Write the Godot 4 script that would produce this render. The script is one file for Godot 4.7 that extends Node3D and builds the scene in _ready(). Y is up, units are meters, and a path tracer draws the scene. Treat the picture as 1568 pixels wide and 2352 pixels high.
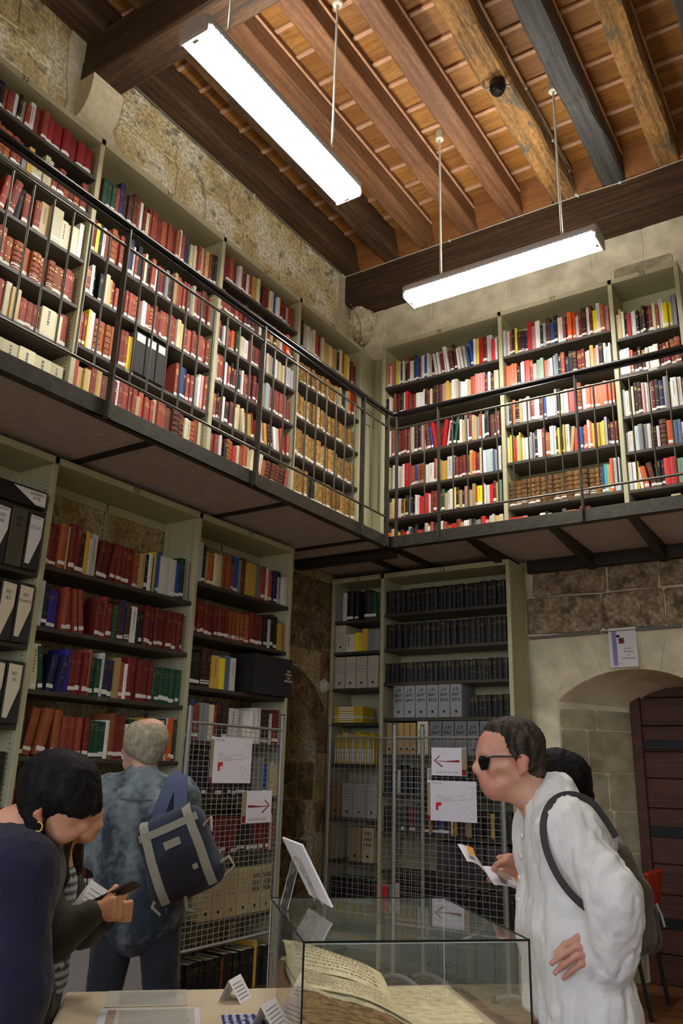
extends Node3D
# A gallery library in an old stone hall: two storeys of cream metal bookcases in the corner of the room, a steel walkway with a
# railing, a plank-and-joist ceiling, pendant lamps, five visitors and a glass display case. Metres, y up, camera above the origin.

const EYE := 1.45
const LEFT_FRONT := -3.77      # front plane of the bookcases on the left wall
const BACK_FRONT := -6.015     # front plane of the bookcases on the back wall
const LEFT_WALL := -4.1
const BACK_WALL := -6.42
const RIGHT_WALL := 3.4
const REAR_WALL := 3.6
const DECK := 3.2              # top of the gallery walkway
const PLANKS := 6.555          # underside of the ceiling planks
const JOISTS := 6.295          # underside of the joists
const VIEW_TURN := 0.58666     # how far the visitors' shared frame is turned about y

var rng := RandomNumberGenerator.new()
var taken := {}
var M := {}
var wobble := FastNoiseLite.new()

# ------------------------------------------------------------------ mesh buffer
class Buf:
	var v := PackedVector3Array()
	var n := PackedVector3Array()
	var c := PackedColorArray()
	var uv := PackedVector2Array()
	var col := Color.WHITE
	var xf := Transform3D.IDENTITY
	func tri(a: Vector3, b: Vector3, d: Vector3, na: Vector3, nb: Vector3, nd: Vector3) -> void:
		v.append(xf * a); v.append(xf * d); v.append(xf * b)
		n.append((xf.basis * na).normalized()); n.append((xf.basis * nd).normalized()); n.append((xf.basis * nb).normalized())
		c.append(col); c.append(col); c.append(col)
	func flat(a: Vector3, b: Vector3, d: Vector3) -> void:
		var k := (b - a).cross(d - a).normalized()
		tri(a, b, d, k, k, k)
	func quad(a: Vector3, b: Vector3, d: Vector3, e: Vector3) -> void:
		var k := (d - a).cross(e - b).normalized()
		tri(a, b, d, k, k, k); tri(a, d, e, k, k, k)
	func quad_n(a: Vector3, b: Vector3, d: Vector3, e: Vector3, na: Vector3, nb: Vector3, nd: Vector3, ne: Vector3) -> void:
		tri(a, b, d, na, nb, nd); tri(a, d, e, na, nd, ne)
	# a box from corner to corner, its edges chamfered by b
	func box(p: Vector3, q: Vector3, b := 0.0) -> void:
		var lo := Vector3(minf(p.x, q.x), minf(p.y, q.y), minf(p.z, q.z))
		var hi := Vector3(maxf(p.x, q.x), maxf(p.y, q.y), maxf(p.z, q.z))
		if b <= 0.0:
			hexa([lo, Vector3(hi.x, lo.y, lo.z), Vector3(hi.x, lo.y, hi.z), Vector3(lo.x, lo.y, hi.z), Vector3(lo.x, hi.y, lo.z), Vector3(hi.x, hi.y, lo.z), hi, Vector3(lo.x, hi.y, hi.z)])
			return
		b = minf(b, 0.45 * minf(hi.x - lo.x, minf(hi.y - lo.y, hi.z - lo.z)))
		var m := (lo + hi) / 2.0
		var h := (hi - lo) / 2.0
		for ax in 3:
			var a1 := (ax + 1) % 3
			var a2 := (ax + 2) % 3
			for s in [-1.0, 1.0]:
				var f := []
				for t in [[-1.0, -1.0], [1.0, -1.0], [1.0, 1.0], [-1.0, 1.0]]:
					var k := Vector3.ZERO
					k[ax] = s * h[ax]; k[a1] = t[0] * (h[a1] - b); k[a2] = t[1] * (h[a2] - b)
					f.append(m + k)
				if s > 0: quad(f[0], f[1], f[2], f[3])
				else: quad(f[3], f[2], f[1], f[0])
			for s1 in [-1.0, 1.0]:
				for s2 in [-1.0, 1.0]:
					var p0 := Vector3.ZERO
					p0[ax] = -(h[ax] - b); p0[a1] = s1 * h[a1]; p0[a2] = s2 * (h[a2] - b)
					var p1 := p0
					p1[a1] = s1 * (h[a1] - b); p1[a2] = s2 * h[a2]
					var p2 := p1
					p2[ax] = -p2[ax]
					var p3 := p0
					p3[ax] = -p3[ax]
					if s1 * s2 > 0: quad(m + p0, m + p3, m + p2, m + p1) if false else quad(m + p0, m + p1, m + p2, m + p3)
					else: quad(m + p3, m + p2, m + p1, m + p0)
		for sx in [-1.0, 1.0]:
			for sy in [-1.0, 1.0]:
				for sz in [-1.0, 1.0]:
					var a := m + Vector3(sx * h.x, sy * (h.y - b), sz * (h.z - b))
					var e := m + Vector3(sx * (h.x - b), sy * h.y, sz * (h.z - b))
					var g := m + Vector3(sx * (h.x - b), sy * (h.y - b), sz * h.z)
					if sx * sy * sz > 0: flat(a, e, g)
					else: flat(a, g, e)
	# eight corners: bottom ring then top ring, each seen from above clockwise in x-z (x+, then z+)
	func hexa(k: Array) -> void:
		quad(k[0], k[1], k[2], k[3]); quad(k[7], k[6], k[5], k[4])
		quad(k[3], k[2], k[6], k[7]); quad(k[1], k[0], k[4], k[5])
		quad(k[2], k[1], k[5], k[6]); quad(k[0], k[3], k[7], k[4])
	# a round bar through points, radius per point
	func tube(pts: Array, radii: Array, seg := 8, caps := true) -> void:
		var rings := []
		var prev := Vector3.ZERO
		for i in pts.size():
			var t: Vector3 = (pts[mini(i + 1, pts.size() - 1)] - pts[maxi(i - 1, 0)]).normalized()
			var u := t.cross(Vector3.UP if absf(t.y) < 0.9 else Vector3.RIGHT).normalized() if prev == Vector3.ZERO else (prev - t * prev.dot(t)).normalized()
			prev = u
			var w := t.cross(u)
			var ring := []
			for j in seg:
				var a := TAU * j / seg
				ring.append([pts[i] + (u * cos(a) + w * sin(a)) * radii[mini(i, radii.size() - 1)], u * cos(a) + w * sin(a)])
			rings.append(ring)
		for i in rings.size() - 1:
			for j in seg:
				var k := (j + 1) % seg
				quad_n(rings[i][j][0], rings[i][k][0], rings[i + 1][k][0], rings[i + 1][j][0], rings[i][j][1], rings[i][k][1], rings[i + 1][k][1], rings[i + 1][j][1])
		if caps:
			for j in range(1, seg - 1):
				flat(rings[0][0][0], rings[0][j + 1][0], rings[0][j][0])
				var e: Array = rings[-1]
				flat(e[0][0], e[j][0], e[j + 1][0])
	# a profile [radius, height] spun about y
	func lathe(profile: Array, at: Vector3, seg := 16) -> void:
		for i in profile.size() - 1:
			var p: Vector2 = profile[i]
			var q: Vector2 = profile[i + 1]
			var m := Vector2(q.y - p.y, p.x - q.x).normalized()
			for j in seg:
				var a := TAU * j / seg
				var e := TAU * (j + 1) / seg
				var d0 := Vector3(cos(a), 0, sin(a))
				var d1 := Vector3(cos(e), 0, sin(e))
				var n0 := d0 * m.x + Vector3.UP * m.y
				var n1 := d1 * m.x + Vector3.UP * m.y
				quad_n(at + d0 * p.x + Vector3.UP * p.y, at + d0 * q.x + Vector3.UP * q.y, at + d1 * q.x + Vector3.UP * q.y, at + d1 * p.x + Vector3.UP * p.y, n0, n0, n1, n1)
	# an outline in the x-y plane pushed along z from z0 to z1, with chamfer b on the z1 side
	func slab(outline: PackedVector2Array, z0: float, z1: float, b := 0.0) -> void:
		var o := outline
		if Geometry2D.is_polygon_clockwise(o): o = o.duplicate(); o.reverse()
		var inner := o
		if b > 0.0:
			var mid := Vector2.ZERO
			for p in o: mid += p / o.size()
			inner = PackedVector2Array()
			for p in o: inner.append(p + (mid - p).normalized() * b)
		var t := Geometry2D.triangulate_polygon(inner)
		for i in range(0, t.size(), 3):
			var a := inner[t[i]]
			var e := inner[t[i + 1]]
			var g := inner[t[i + 2]]
			if (e - a).cross(g - a) < 0.0:
				var s := e
				e = g; g = s
			flat(Vector3(a.x, a.y, z1), Vector3(e.x, e.y, z1), Vector3(g.x, g.y, z1))
			if b <= 0.0: flat(Vector3(a.x, a.y, z0), Vector3(g.x, g.y, z0), Vector3(e.x, e.y, z0))
		for i in o.size():
			var j := (i + 1) % o.size()
			var zb := z1 - b if b > 0.0 else z1
			quad(Vector3(o[i].x, o[i].y, z0), Vector3(o[j].x, o[j].y, z0), Vector3(o[j].x, o[j].y, zb), Vector3(o[i].x, o[i].y, zb))
			if b > 0.0: quad(Vector3(o[i].x, o[i].y, zb), Vector3(o[j].x, o[j].y, zb), Vector3(inner[j].x, inner[j].y, z1), Vector3(inner[i].x, inner[i].y, z1))
	func mesh(m: Material) -> ArrayMesh:
		var a := []
		a.resize(Mesh.ARRAY_MAX)
		a[Mesh.ARRAY_VERTEX] = v; a[Mesh.ARRAY_NORMAL] = n; a[Mesh.ARRAY_COLOR] = c
		if uv.size() == v.size(): a[Mesh.ARRAY_TEX_UV] = uv
		var r := ArrayMesh.new()
		r.add_surface_from_arrays(Mesh.PRIMITIVE_TRIANGLES, a)
		r.surface_set_material(0, m)
		return r

# ------------------------------------------------------------------ scene tree helpers
func numbered(called: String) -> String:
	var k: int = taken.get(called, 0)
	taken[called] = k + 1
	return called if k == 0 else "%s_%03d" % [called, k]

func tag(o: Node, label := "", category := "", group := "", kind := "") -> Node:
	if label: o.set_meta("label", label)
	if category: o.set_meta("category", category)
	if group: o.set_meta("group", group)
	if kind: o.set_meta("kind", kind)
	return o

func thing(called: String, label: String, category: String, at := Vector3.ZERO, turn := 0.0, group := "") -> Node3D:
	var o := Node3D.new()
	o.name = numbered(called)
	add_child(o, true)
	o.position = at
	o.rotation.y = turn
	tag(o, label, category, group)
	return o

func put(b: Buf, called: String, m: Material, parent: Node = null) -> MeshInstance3D:
	return put_mesh(b.mesh(m), called, parent)

func put_mesh(mesh: Mesh, called: String, parent: Node = null) -> MeshInstance3D:
	var o := MeshInstance3D.new()
	o.mesh = mesh
	if parent == null:
		o.name = numbered(called)
		add_child(o, true)
	else:
		o.name = called
		parent.add_child(o, true)
	return o

func structure(b: Buf, called: String, m: Material, label := "") -> MeshInstance3D:
	var o := put(b, called, m)
	tag(o, label, "", "", "structure")
	return o

# flat lettering that stands a hair proud of its surface
func lettering(text: String, size: float, m: Material, parent: Node, at: Vector3, called := "lettering", serif := true, depth := 0.0006, turn := Vector3.ZERO, weight := 400) -> MeshInstance3D:
	var t := TextMesh.new()
	var f := SystemFont.new()
	f.font_names = PackedStringArray(["Droid Serif" if serif else "Droid Sans"])
	f.font_weight = weight
	t.font = f
	t.text = text
	t.font_size = 48
	t.pixel_size = size / 48.0
	t.depth = depth
	t.curve_step = 2.0
	t.material = m
	var o := MeshInstance3D.new()
	o.mesh = t
	o.name = called
	parent.add_child(o, true)
	o.position = at
	o.rotation = turn
	return o

# ------------------------------------------------------------------ materials
func noise_image(size: int, freq: float, seed_: int, octaves := 4, kind := FastNoiseLite.TYPE_SIMPLEX_SMOOTH) -> Image:
	var f := FastNoiseLite.new()
	f.noise_type = kind
	f.seed = seed_
	f.frequency = freq
	f.fractal_octaves = octaves
	return f.get_seamless_image(size, size)

# a colour picture: a base image looked up in a ramp of [position, colour] and multiplied by a finer grain
func ramp_texture(base: Image, stops: Array, grain: Image = null, depth := 0.0, patch: Image = null, patch_colour := Color.BLACK, patch_from := 0.7) -> ImageTexture:
	var w := base.get_width()
	var im := Image.create(w, w, false, Image.FORMAT_RGB8)
	var g := Gradient.new()
	g.offsets = PackedFloat32Array(stops.map(func(s): return s[0]))
	g.colors = PackedColorArray(stops.map(func(s): return s[1]))
	for y in w:
		for x in w:
			var k := g.sample(base.get_pixel(x, y).r)
			if patch != null:
				k = k.lerp(patch_colour, clampf((patch.get_pixel(x, y).r - patch_from) * 5.0, 0.0, 0.9))
			if grain != null:
				var t := 1.0 + (grain.get_pixel(x, y).r - 0.5) * depth
				k = Color(k.r * t, k.g * t, k.b * t)
			im.set_pixel(x, y, k)
	return ImageTexture.create_from_image(im)

func mat(called: String, colour: Color, rough := 0.8, metal := 0.0) -> StandardMaterial3D:
	var m := StandardMaterial3D.new()
	m.resource_name = called
	m.albedo_color = colour
	m.roughness = rough
	m.metallic = metal
	M[called] = m
	return m

func triplanar(m: StandardMaterial3D, texture: Texture2D, scale: Vector3, bump: Texture2D = null, relief := 0.0, world := true) -> void:
	if texture: m.albedo_texture = texture
	m.uv1_triplanar = true
	m.uv1_world_triplanar = world
	m.uv1_scale = scale
	if bump:
		m.heightmap_enabled = true
		m.heightmap_texture = bump
		m.heightmap_scale = relief

func rgb(r: int, g: int, b: int) -> Color:
	return Color8(r, g, b)

func lin(r: int, g: int, b: int) -> Color:
	return Color8(r, g, b).srgb_to_linear()

func make_materials() -> void:
	var coarse := noise_image(256, 0.012, 3, 5)
	var medium := noise_image(256, 0.03, 8, 5)
	var fine := noise_image(256, 0.09, 5, 4)
	var cell := noise_image(256, 0.035, 9, 3, FastNoiseLite.TYPE_CELLULAR)
	var coarse_t := ImageTexture.create_from_image(coarse)
	var medium_t := ImageTexture.create_from_image(medium)
	var fine_t := ImageTexture.create_from_image(fine)
	# wood grain: noise drawn out along one axis, one picture for boards along x and one along z
	var grain := noise_image(256, 0.05, 12, 4)
	var streak := Image.create(256, 256, false, Image.FORMAT_RGB8)
	for y in 256:
		for x in 256:
			var k := 0.65 * grain.get_pixel((x / 8) % 256, y).r + 0.35 * grain.get_pixel((x / 3 + 90) % 256, (y * 3) % 256).r
			streak.set_pixel(x, y, Color(k, k, k))
	var streak_t := ImageTexture.create_from_image(streak)
	# old yellow limestone with grey and white patches of lime
	var big := noise_image(512, 0.009, 21, 6)
	var spots := noise_image(512, 0.02, 31, 6)
	var pitted := noise_image(512, 0.11, 17, 4)
	var stone := ramp_texture(big, [[0.0, rgb(168, 154, 122)], [0.3, rgb(204, 186, 144)], [0.48, rgb(218, 206, 172)], [0.62, rgb(226, 218, 198)], [0.8, rgb(232, 228, 216)], [1.0, rgb(208, 200, 180)]], pitted, 0.42, spots, rgb(138, 130, 112), 0.68)
	var pitted_t := ImageTexture.create_from_image(pitted)
	var m := mat("rubble_stone", rgb(255, 250, 236), 0.95)
	triplanar(m, stone, Vector3.ONE * 0.45, pitted_t, 2.2)
	m = mat("rubble_mortar", rgb(214, 206, 186), 0.95)
	triplanar(m, stone, Vector3.ONE * 0.45, pitted_t, 1.5)
	var pitted2 := noise_image(256, 0.11, 18, 4)
	var spots2 := noise_image(256, 0.02, 32, 5)
	var smooth := ramp_texture(coarse, [[0.0, rgb(128, 118, 98)], [0.4, rgb(176, 166, 142)], [0.7, rgb(192, 184, 162)], [1.0, rgb(176, 160, 122)]], medium, 0.35)
	m = mat("ashlar_stone", rgb(248, 246, 236), 0.92)
	triplanar(m, smooth, Vector3.ONE * 0.6, fine_t, 0.5)
	m = mat("pale_ashlar", rgb(255, 252, 240), 0.9)
	triplanar(m, ramp_texture(coarse, [[0.0, rgb(196, 188, 166)], [0.5, rgb(226, 220, 202)], [1.0, rgb(232, 226, 208)]], medium, 0.2), Vector3.ONE * 0.5, fine_t, 0.35)
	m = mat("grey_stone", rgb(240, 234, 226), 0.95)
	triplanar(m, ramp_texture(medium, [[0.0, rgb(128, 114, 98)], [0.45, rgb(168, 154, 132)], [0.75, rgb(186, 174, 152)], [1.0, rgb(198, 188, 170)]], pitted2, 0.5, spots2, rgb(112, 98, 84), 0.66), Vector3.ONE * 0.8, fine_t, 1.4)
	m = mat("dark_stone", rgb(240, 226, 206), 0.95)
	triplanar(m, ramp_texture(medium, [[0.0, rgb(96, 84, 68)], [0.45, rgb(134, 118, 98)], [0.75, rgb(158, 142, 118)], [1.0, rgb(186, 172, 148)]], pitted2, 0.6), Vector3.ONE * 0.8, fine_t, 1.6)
	m = mat("mortar", rgb(186, 178, 156), 0.95)
	triplanar(m, ramp_texture(medium, [[0.0, rgb(170, 160, 136)], [0.6, rgb(214, 206, 186)], [1.0, rgb(226, 220, 204)]], fine, 0.4), Vector3.ONE * 0.9, fine_t, 1.0)
	m = mat("dark_mortar", rgb(120, 110, 96), 0.95)
	triplanar(m, ramp_texture(medium, [[0.0, rgb(120, 108, 90)], [1.0, rgb(190, 176, 150)]], fine, 0.5), Vector3.ONE * 0.9, fine_t, 1.0)
	m = mat("lime_plaster", rgb(214, 208, 190), 0.93)
	triplanar(m, ramp_texture(coarse, [[0.0, rgb(214, 208, 192)], [1.0, rgb(246, 242, 230)]], fine, 0.2), Vector3.ONE * 0.7, fine_t, 0.5)
	m = mat("corbel_stone", rgb(220, 212, 192), 0.9)
	triplanar(m, ramp_texture(coarse, [[0.0, rgb(224, 216, 196)], [1.0, rgb(248, 242, 226)]], fine, 0.15), Vector3.ONE * 0.7, fine_t, 0.3)
	# timber
	var wood_dark := ramp_texture(streak, [[0.0, rgb(38, 27, 18)], [0.4, rgb(66, 48, 31)], [0.6, rgb(84, 62, 40)], [1.0, rgb(120, 86, 50)]], fine, 0.3)
	var wood_old := ramp_texture(streak, [[0.0, rgb(70, 56, 38)], [0.4, rgb(134, 104, 66)], [0.6, rgb(164, 124, 74)], [1.0, rgb(184, 150, 96)]], fine, 0.4, coarse, rgb(96, 92, 84), 0.6)
	var wood_new := ramp_texture(streak, [[0.0, rgb(92, 66, 46)], [0.45, rgb(128, 92, 64)], [0.65, rgb(144, 106, 76)], [1.0, rgb(164, 124, 90)]], fine, 0.18)
	var wood_plank := ramp_texture(streak, [[0.0, rgb(122, 86, 42)], [0.4, rgb(160, 116, 58)], [0.7, rgb(178, 134, 74)], [1.0, rgb(196, 154, 92)]], fine, 0.16, cell, rgb(110, 70, 38), 0.83)
	var wood_pale := ramp_texture(streak, [[0.0, rgb(176, 136, 104)], [1.0, rgb(224, 188, 156)]], fine, 0.15)
	var wood_black := ramp_texture(streak, [[0.0, rgb(44, 42, 40)], [0.5, rgb(74, 73, 71)], [0.8, rgb(92, 90, 86)], [1.0, rgb(110, 98, 80)]], fine, 0.2, medium, rgb(150, 88, 40), 0.78)
	for spec in [["beam_dark", wood_dark, rgb(235, 225, 215), 0.75], ["joist_dark", wood_dark, rgb(255, 245, 225), 0.75], ["joist_old", wood_old, rgb(255, 246, 230), 0.85], ["joist_new", wood_new, rgb(236, 222, 208), 0.6], ["joist_black", wood_black, rgb(255, 255, 255), 0.7], ["plank_a", wood_plank, rgb(255, 240, 218), 0.62], ["plank_b", wood_plank, rgb(226, 204, 182), 0.62], ["plank_c", wood_plank, rgb(242, 220, 178), 0.62], ["batten", wood_pale, rgb(255, 244, 236), 0.7], ["frieze_board", wood_plank, rgb(206, 176, 150), 0.65]]:
		m = mat(spec[0], spec[2], spec[3])
		# streaks run along world x in the y and z planes; turned for the joists, which run along z
		triplanar(m, spec[1], Vector3(0.55, 1.6, 1.6), streak_t, 0.25, not spec[0].begins_with("joist"))
	m = mat("door_wood", rgb(210, 180, 160), 0.6)
	triplanar(m, ramp_texture(streak, [[0.0, rgb(48, 26, 16)], [0.5, rgb(92, 52, 32)], [1.0, rgb(124, 74, 46)]], fine, 0.2), Vector3(0.6, 1.8, 1.8), streak_t, 0.2)
	# metal furniture
	mat("cream_metal", rgb(188, 184, 150), 0.5)
	m = mat("shelf_metal", rgb(66, 60, 52), 0.5)
	m = mat("gallery_steel", rgb(84, 82, 74), 0.38, 0.55)
	triplanar(m, ramp_texture(medium, [[0.0, rgb(205, 205, 205)], [1.0, rgb(255, 255, 255)]], fine, 0.15), Vector3.ONE * 1.4)
	mat("rail_steel", rgb(104, 100, 92), 0.3, 0.7)
	mat("handrail_steel", rgb(44, 42, 42), 0.2, 0.5)
	m = mat("deck_underside", rgb(202, 196, 196), 0.9)
	triplanar(m, ramp_texture(medium, [[0.0, rgb(236, 232, 230)], [1.0, rgb(255, 253, 252)]], fine, 0.12), Vector3.ONE * 0.8, fine_t, 0.3)
	mat("joint_steel", rgb(52, 46, 40), 0.5, 0.3)
	mat("lamp_housing", rgb(206, 204, 210), 0.45)
	mat("lamp_rod", rgb(226, 224, 216), 0.35)
	mat("canopy_plastic", rgb(222, 218, 196), 0.45)
	m = mat("diffuser", rgb(250, 250, 250), 0.5)
	m.emission_enabled = true
	m.emission = Color(1.0, 0.99, 0.965)
	m.emission_energy_multiplier = 13.0
	mat("mesh_steel", rgb(150, 150, 148), 0.4, 0.35)
	mat("black_plastic", rgb(20, 20, 24), 0.25)
	mat("white_plastic", rgb(226, 224, 218), 0.4)
	mat("cable", rgb(196, 188, 172), 0.6)
	mat("grey_cable", rgb(122, 122, 116), 0.55)
	mat("ink", rgb(22, 20, 22), 0.8)
	mat("grey_ink", rgb(120, 118, 124), 0.8)
	mat("red_ink", rgb(128, 24, 36), 0.8)
	mat("bright_red_ink", rgb(204, 32, 40), 0.8)
	mat("violet_print", rgb(150, 140, 196), 0.8)
	mat("navy_print", rgb(40, 40, 110), 0.8)
	mat("orange_print", rgb(214, 150, 60), 0.8)
	m = mat("paper", rgb(236, 234, 238), 0.7)
	m = mat("laminate", rgb(226, 224, 234), 0.25)
	mat("grey_paper", rgb(176, 172, 160), 0.8)
	mat("sepia_print", rgb(150, 132, 110), 0.8)
	mat("iron", rgb(26, 24, 26), 0.55, 0.4)
	# bindings carry their colour in the vertices
	m = mat("cloth_binding", Color.WHITE, 0.62)
	m.vertex_color_use_as_albedo = true
	m = mat("glossy_cover", Color.WHITE, 0.35)
	m.vertex_color_use_as_albedo = true
	m = mat("vellum_binding", Color.WHITE, 0.7)
	m.vertex_color_use_as_albedo = true
	triplanar(m, ramp_texture(medium, [[0.0, rgb(150, 122, 86)], [0.4, rgb(206, 184, 142)], [0.6, rgb(236, 220, 184)], [1.0, rgb(255, 246, 220)]], fine, 0.35), Vector3.ONE * 3.0, null, 0.0, true)
	m = mat("page_edges", rgb(226, 216, 190), 0.85)
	m = mat("spine_paper", rgb(236, 234, 228), 0.7)
	m = mat("gilt", rgb(206, 168, 92), 0.35, 0.6)
	m = mat("board", Color.WHITE, 0.75)
	m.vertex_color_use_as_albedo = true
	triplanar(m, ramp_texture(fine, [[0.0, rgb(224, 222, 218)], [1.0, rgb(255, 255, 255)]]), Vector3.ONE * 3.0)
	# floor and table
	m = mat("terracotta", rgb(206, 190, 168), 0.5)
	triplanar(m, ramp_texture(medium, [[0.0, rgb(116, 82, 54)], [0.5, rgb(160, 120, 80)], [1.0, rgb(186, 150, 108)]], fine, 0.3), Vector3.ONE * 1.2, fine_t, 0.3)
	m = mat("terracotta_b", rgb(190, 164, 138), 0.5)
	triplanar(m, ramp_texture(medium, [[0.0, rgb(116, 82, 54)], [0.5, rgb(160, 116, 76)], [1.0, rgb(186, 140, 98)]], fine, 0.3), Vector3.ONE * 1.2, fine_t, 0.3)
	mat("grout", rgb(112, 98, 80), 0.9)
	m = mat("table_cloth", rgb(206, 190, 164), 0.95)
	triplanar(m, ramp_texture(fine, [[0.0, rgb(236, 232, 226)], [1.0, rgb(255, 255, 255)]]), Vector3.ONE * 5.0, fine_t, 0.05)
	m = mat("glass", Color(0.86, 0.95, 0.9, 0.05), 0.02)
	m.transparency = BaseMaterial3D.TRANSPARENCY_ALPHA
	m.metallic_specular = 0.62
	mat("glass_edge", rgb(20, 30, 26), 0.15)
	mat("seal", rgb(206, 212, 200), 0.5)
	m = mat("acrylic", Color(0.95, 0.97, 1.0, 0.06), 0.02)
	m.transparency = BaseMaterial3D.TRANSPARENCY_ALPHA
	m.metallic_specular = 0.6
	m = mat("parchment", rgb(238, 232, 208), 0.85)
	triplanar(m, ramp_texture(medium, [[0.0, rgb(208, 194, 150)], [0.5, rgb(240, 232, 204)], [1.0, rgb(252, 248, 230)]], fine, 0.12), Vector3.ONE * 3.0, medium_t, 0.05)
	m = mat("old_edge", rgb(196, 170, 122), 0.9)
	triplanar(m, ramp_texture(medium, [[0.0, rgb(110, 84, 52)], [0.5, rgb(196, 168, 118)], [1.0, rgb(236, 220, 180)]], fine, 0.5), Vector3(3, 24, 3))
	mat("iron_gall_ink", rgb(120, 98, 66), 0.9)
	m = mat("chair_fabric", rgb(190, 52, 20), 0.9)
	triplanar(m, ramp_texture(fine, [[0.0, rgb(220, 220, 220)], [1.0, rgb(255, 255, 255)]]), Vector3.ONE * 6.0, fine_t, 0.1)
	# skin, hair, clothes: colour partly in the vertices
	for spec in [["skin", 0.55], ["hair", 0.72], ["linen", 0.9], ["denim", 0.9], ["knit", 0.95], ["trousers", 0.9], ["canvas", 0.85]]:
		m = mat(spec[0], Color.WHITE, spec[1])
		m.vertex_color_use_as_albedo = true
	M.skin.subsurf_scatter_enabled = true
	M.skin.subsurf_scatter_strength = 0.05
	for k in ["linen", "denim", "knit", "trousers", "canvas"]:
		M[k].rim_enabled = true
		M[k].rim = 0.25
		triplanar(M[k], ramp_texture(fine, [[0.0, rgb(226, 226, 226)], [1.0, rgb(255, 255, 255)]]), Vector3.ONE * 7.0, fine_t, 0.06, false)
	triplanar(M.hair, ramp_texture(streak, [[0.0, rgb(150, 150, 150)], [1.0, rgb(255, 255, 255)]]), Vector3(10, 2.5, 10), streak_t, 0.15, false)
	M.hair.metallic_specular = 0.3
	mat("leather", rgb(30, 28, 28), 0.5)
	mat("denim_seam", rgb(78, 88, 98), 0.9)
	mat("lip", rgb(150, 84, 76), 0.6)
	m = mat("felt_board", rgb(176, 174, 174), 0.95)
	triplanar(m, ramp_texture(fine, [[0.0, rgb(214, 214, 214)], [1.0, rgb(255, 255, 255)]]), Vector3.ONE * 8.0)
	mat("lamp_mark", rgb(120, 120, 128), 0.6)
	mat("strap_web", rgb(52, 48, 48), 0.8)
	mat("lens", rgb(12, 12, 14), 0.1)
	mat("gold", rgb(216, 176, 92), 0.25, 0.9)

# ------------------------------------------------------------------ camera, air and lamps
func set_view() -> void:
	var cam := Camera3D.new()
	cam.name = "camera"
	add_child(cam)
	cam.position = Vector3(0, EYE, 0)
	cam.rotation_order = EULER_ORDER_YXZ
	cam.rotation_degrees = Vector3(17.407, 33.613, 1.635)
	cam.fov = 64.06
	cam.near = 0.05
	cam.far = 60.0
	cam.current = true
	var we := WorldEnvironment.new()
	we.name = "environment"
	var e := Environment.new()
	e.background_mode = Environment.BG_SKY
	var sky := Sky.new()
	var ps := ProceduralSkyMaterial.new()
	ps.sky_top_color = rgb(168, 188, 214)
	ps.sky_horizon_color = rgb(206, 214, 224)
	ps.ground_bottom_color = rgb(110, 106, 98)
	ps.ground_horizon_color = rgb(190, 192, 192)
	sky.sky_material = ps
	e.sky = sky
	e.background_energy_multiplier = 15.0
	e.tonemap_mode = Environment.TONE_MAPPER_LINEAR
	e.tonemap_exposure = EXPOSURE
	e.sdfgi_enabled = true
	e.ssao_enabled = true
	e.ssil_enabled = true
	we.environment = e
	add_child(we)

const EXPOSURE := 1.3
const LAMP_DOWN := 2.8
const LAMP_UP := 1.2

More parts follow.
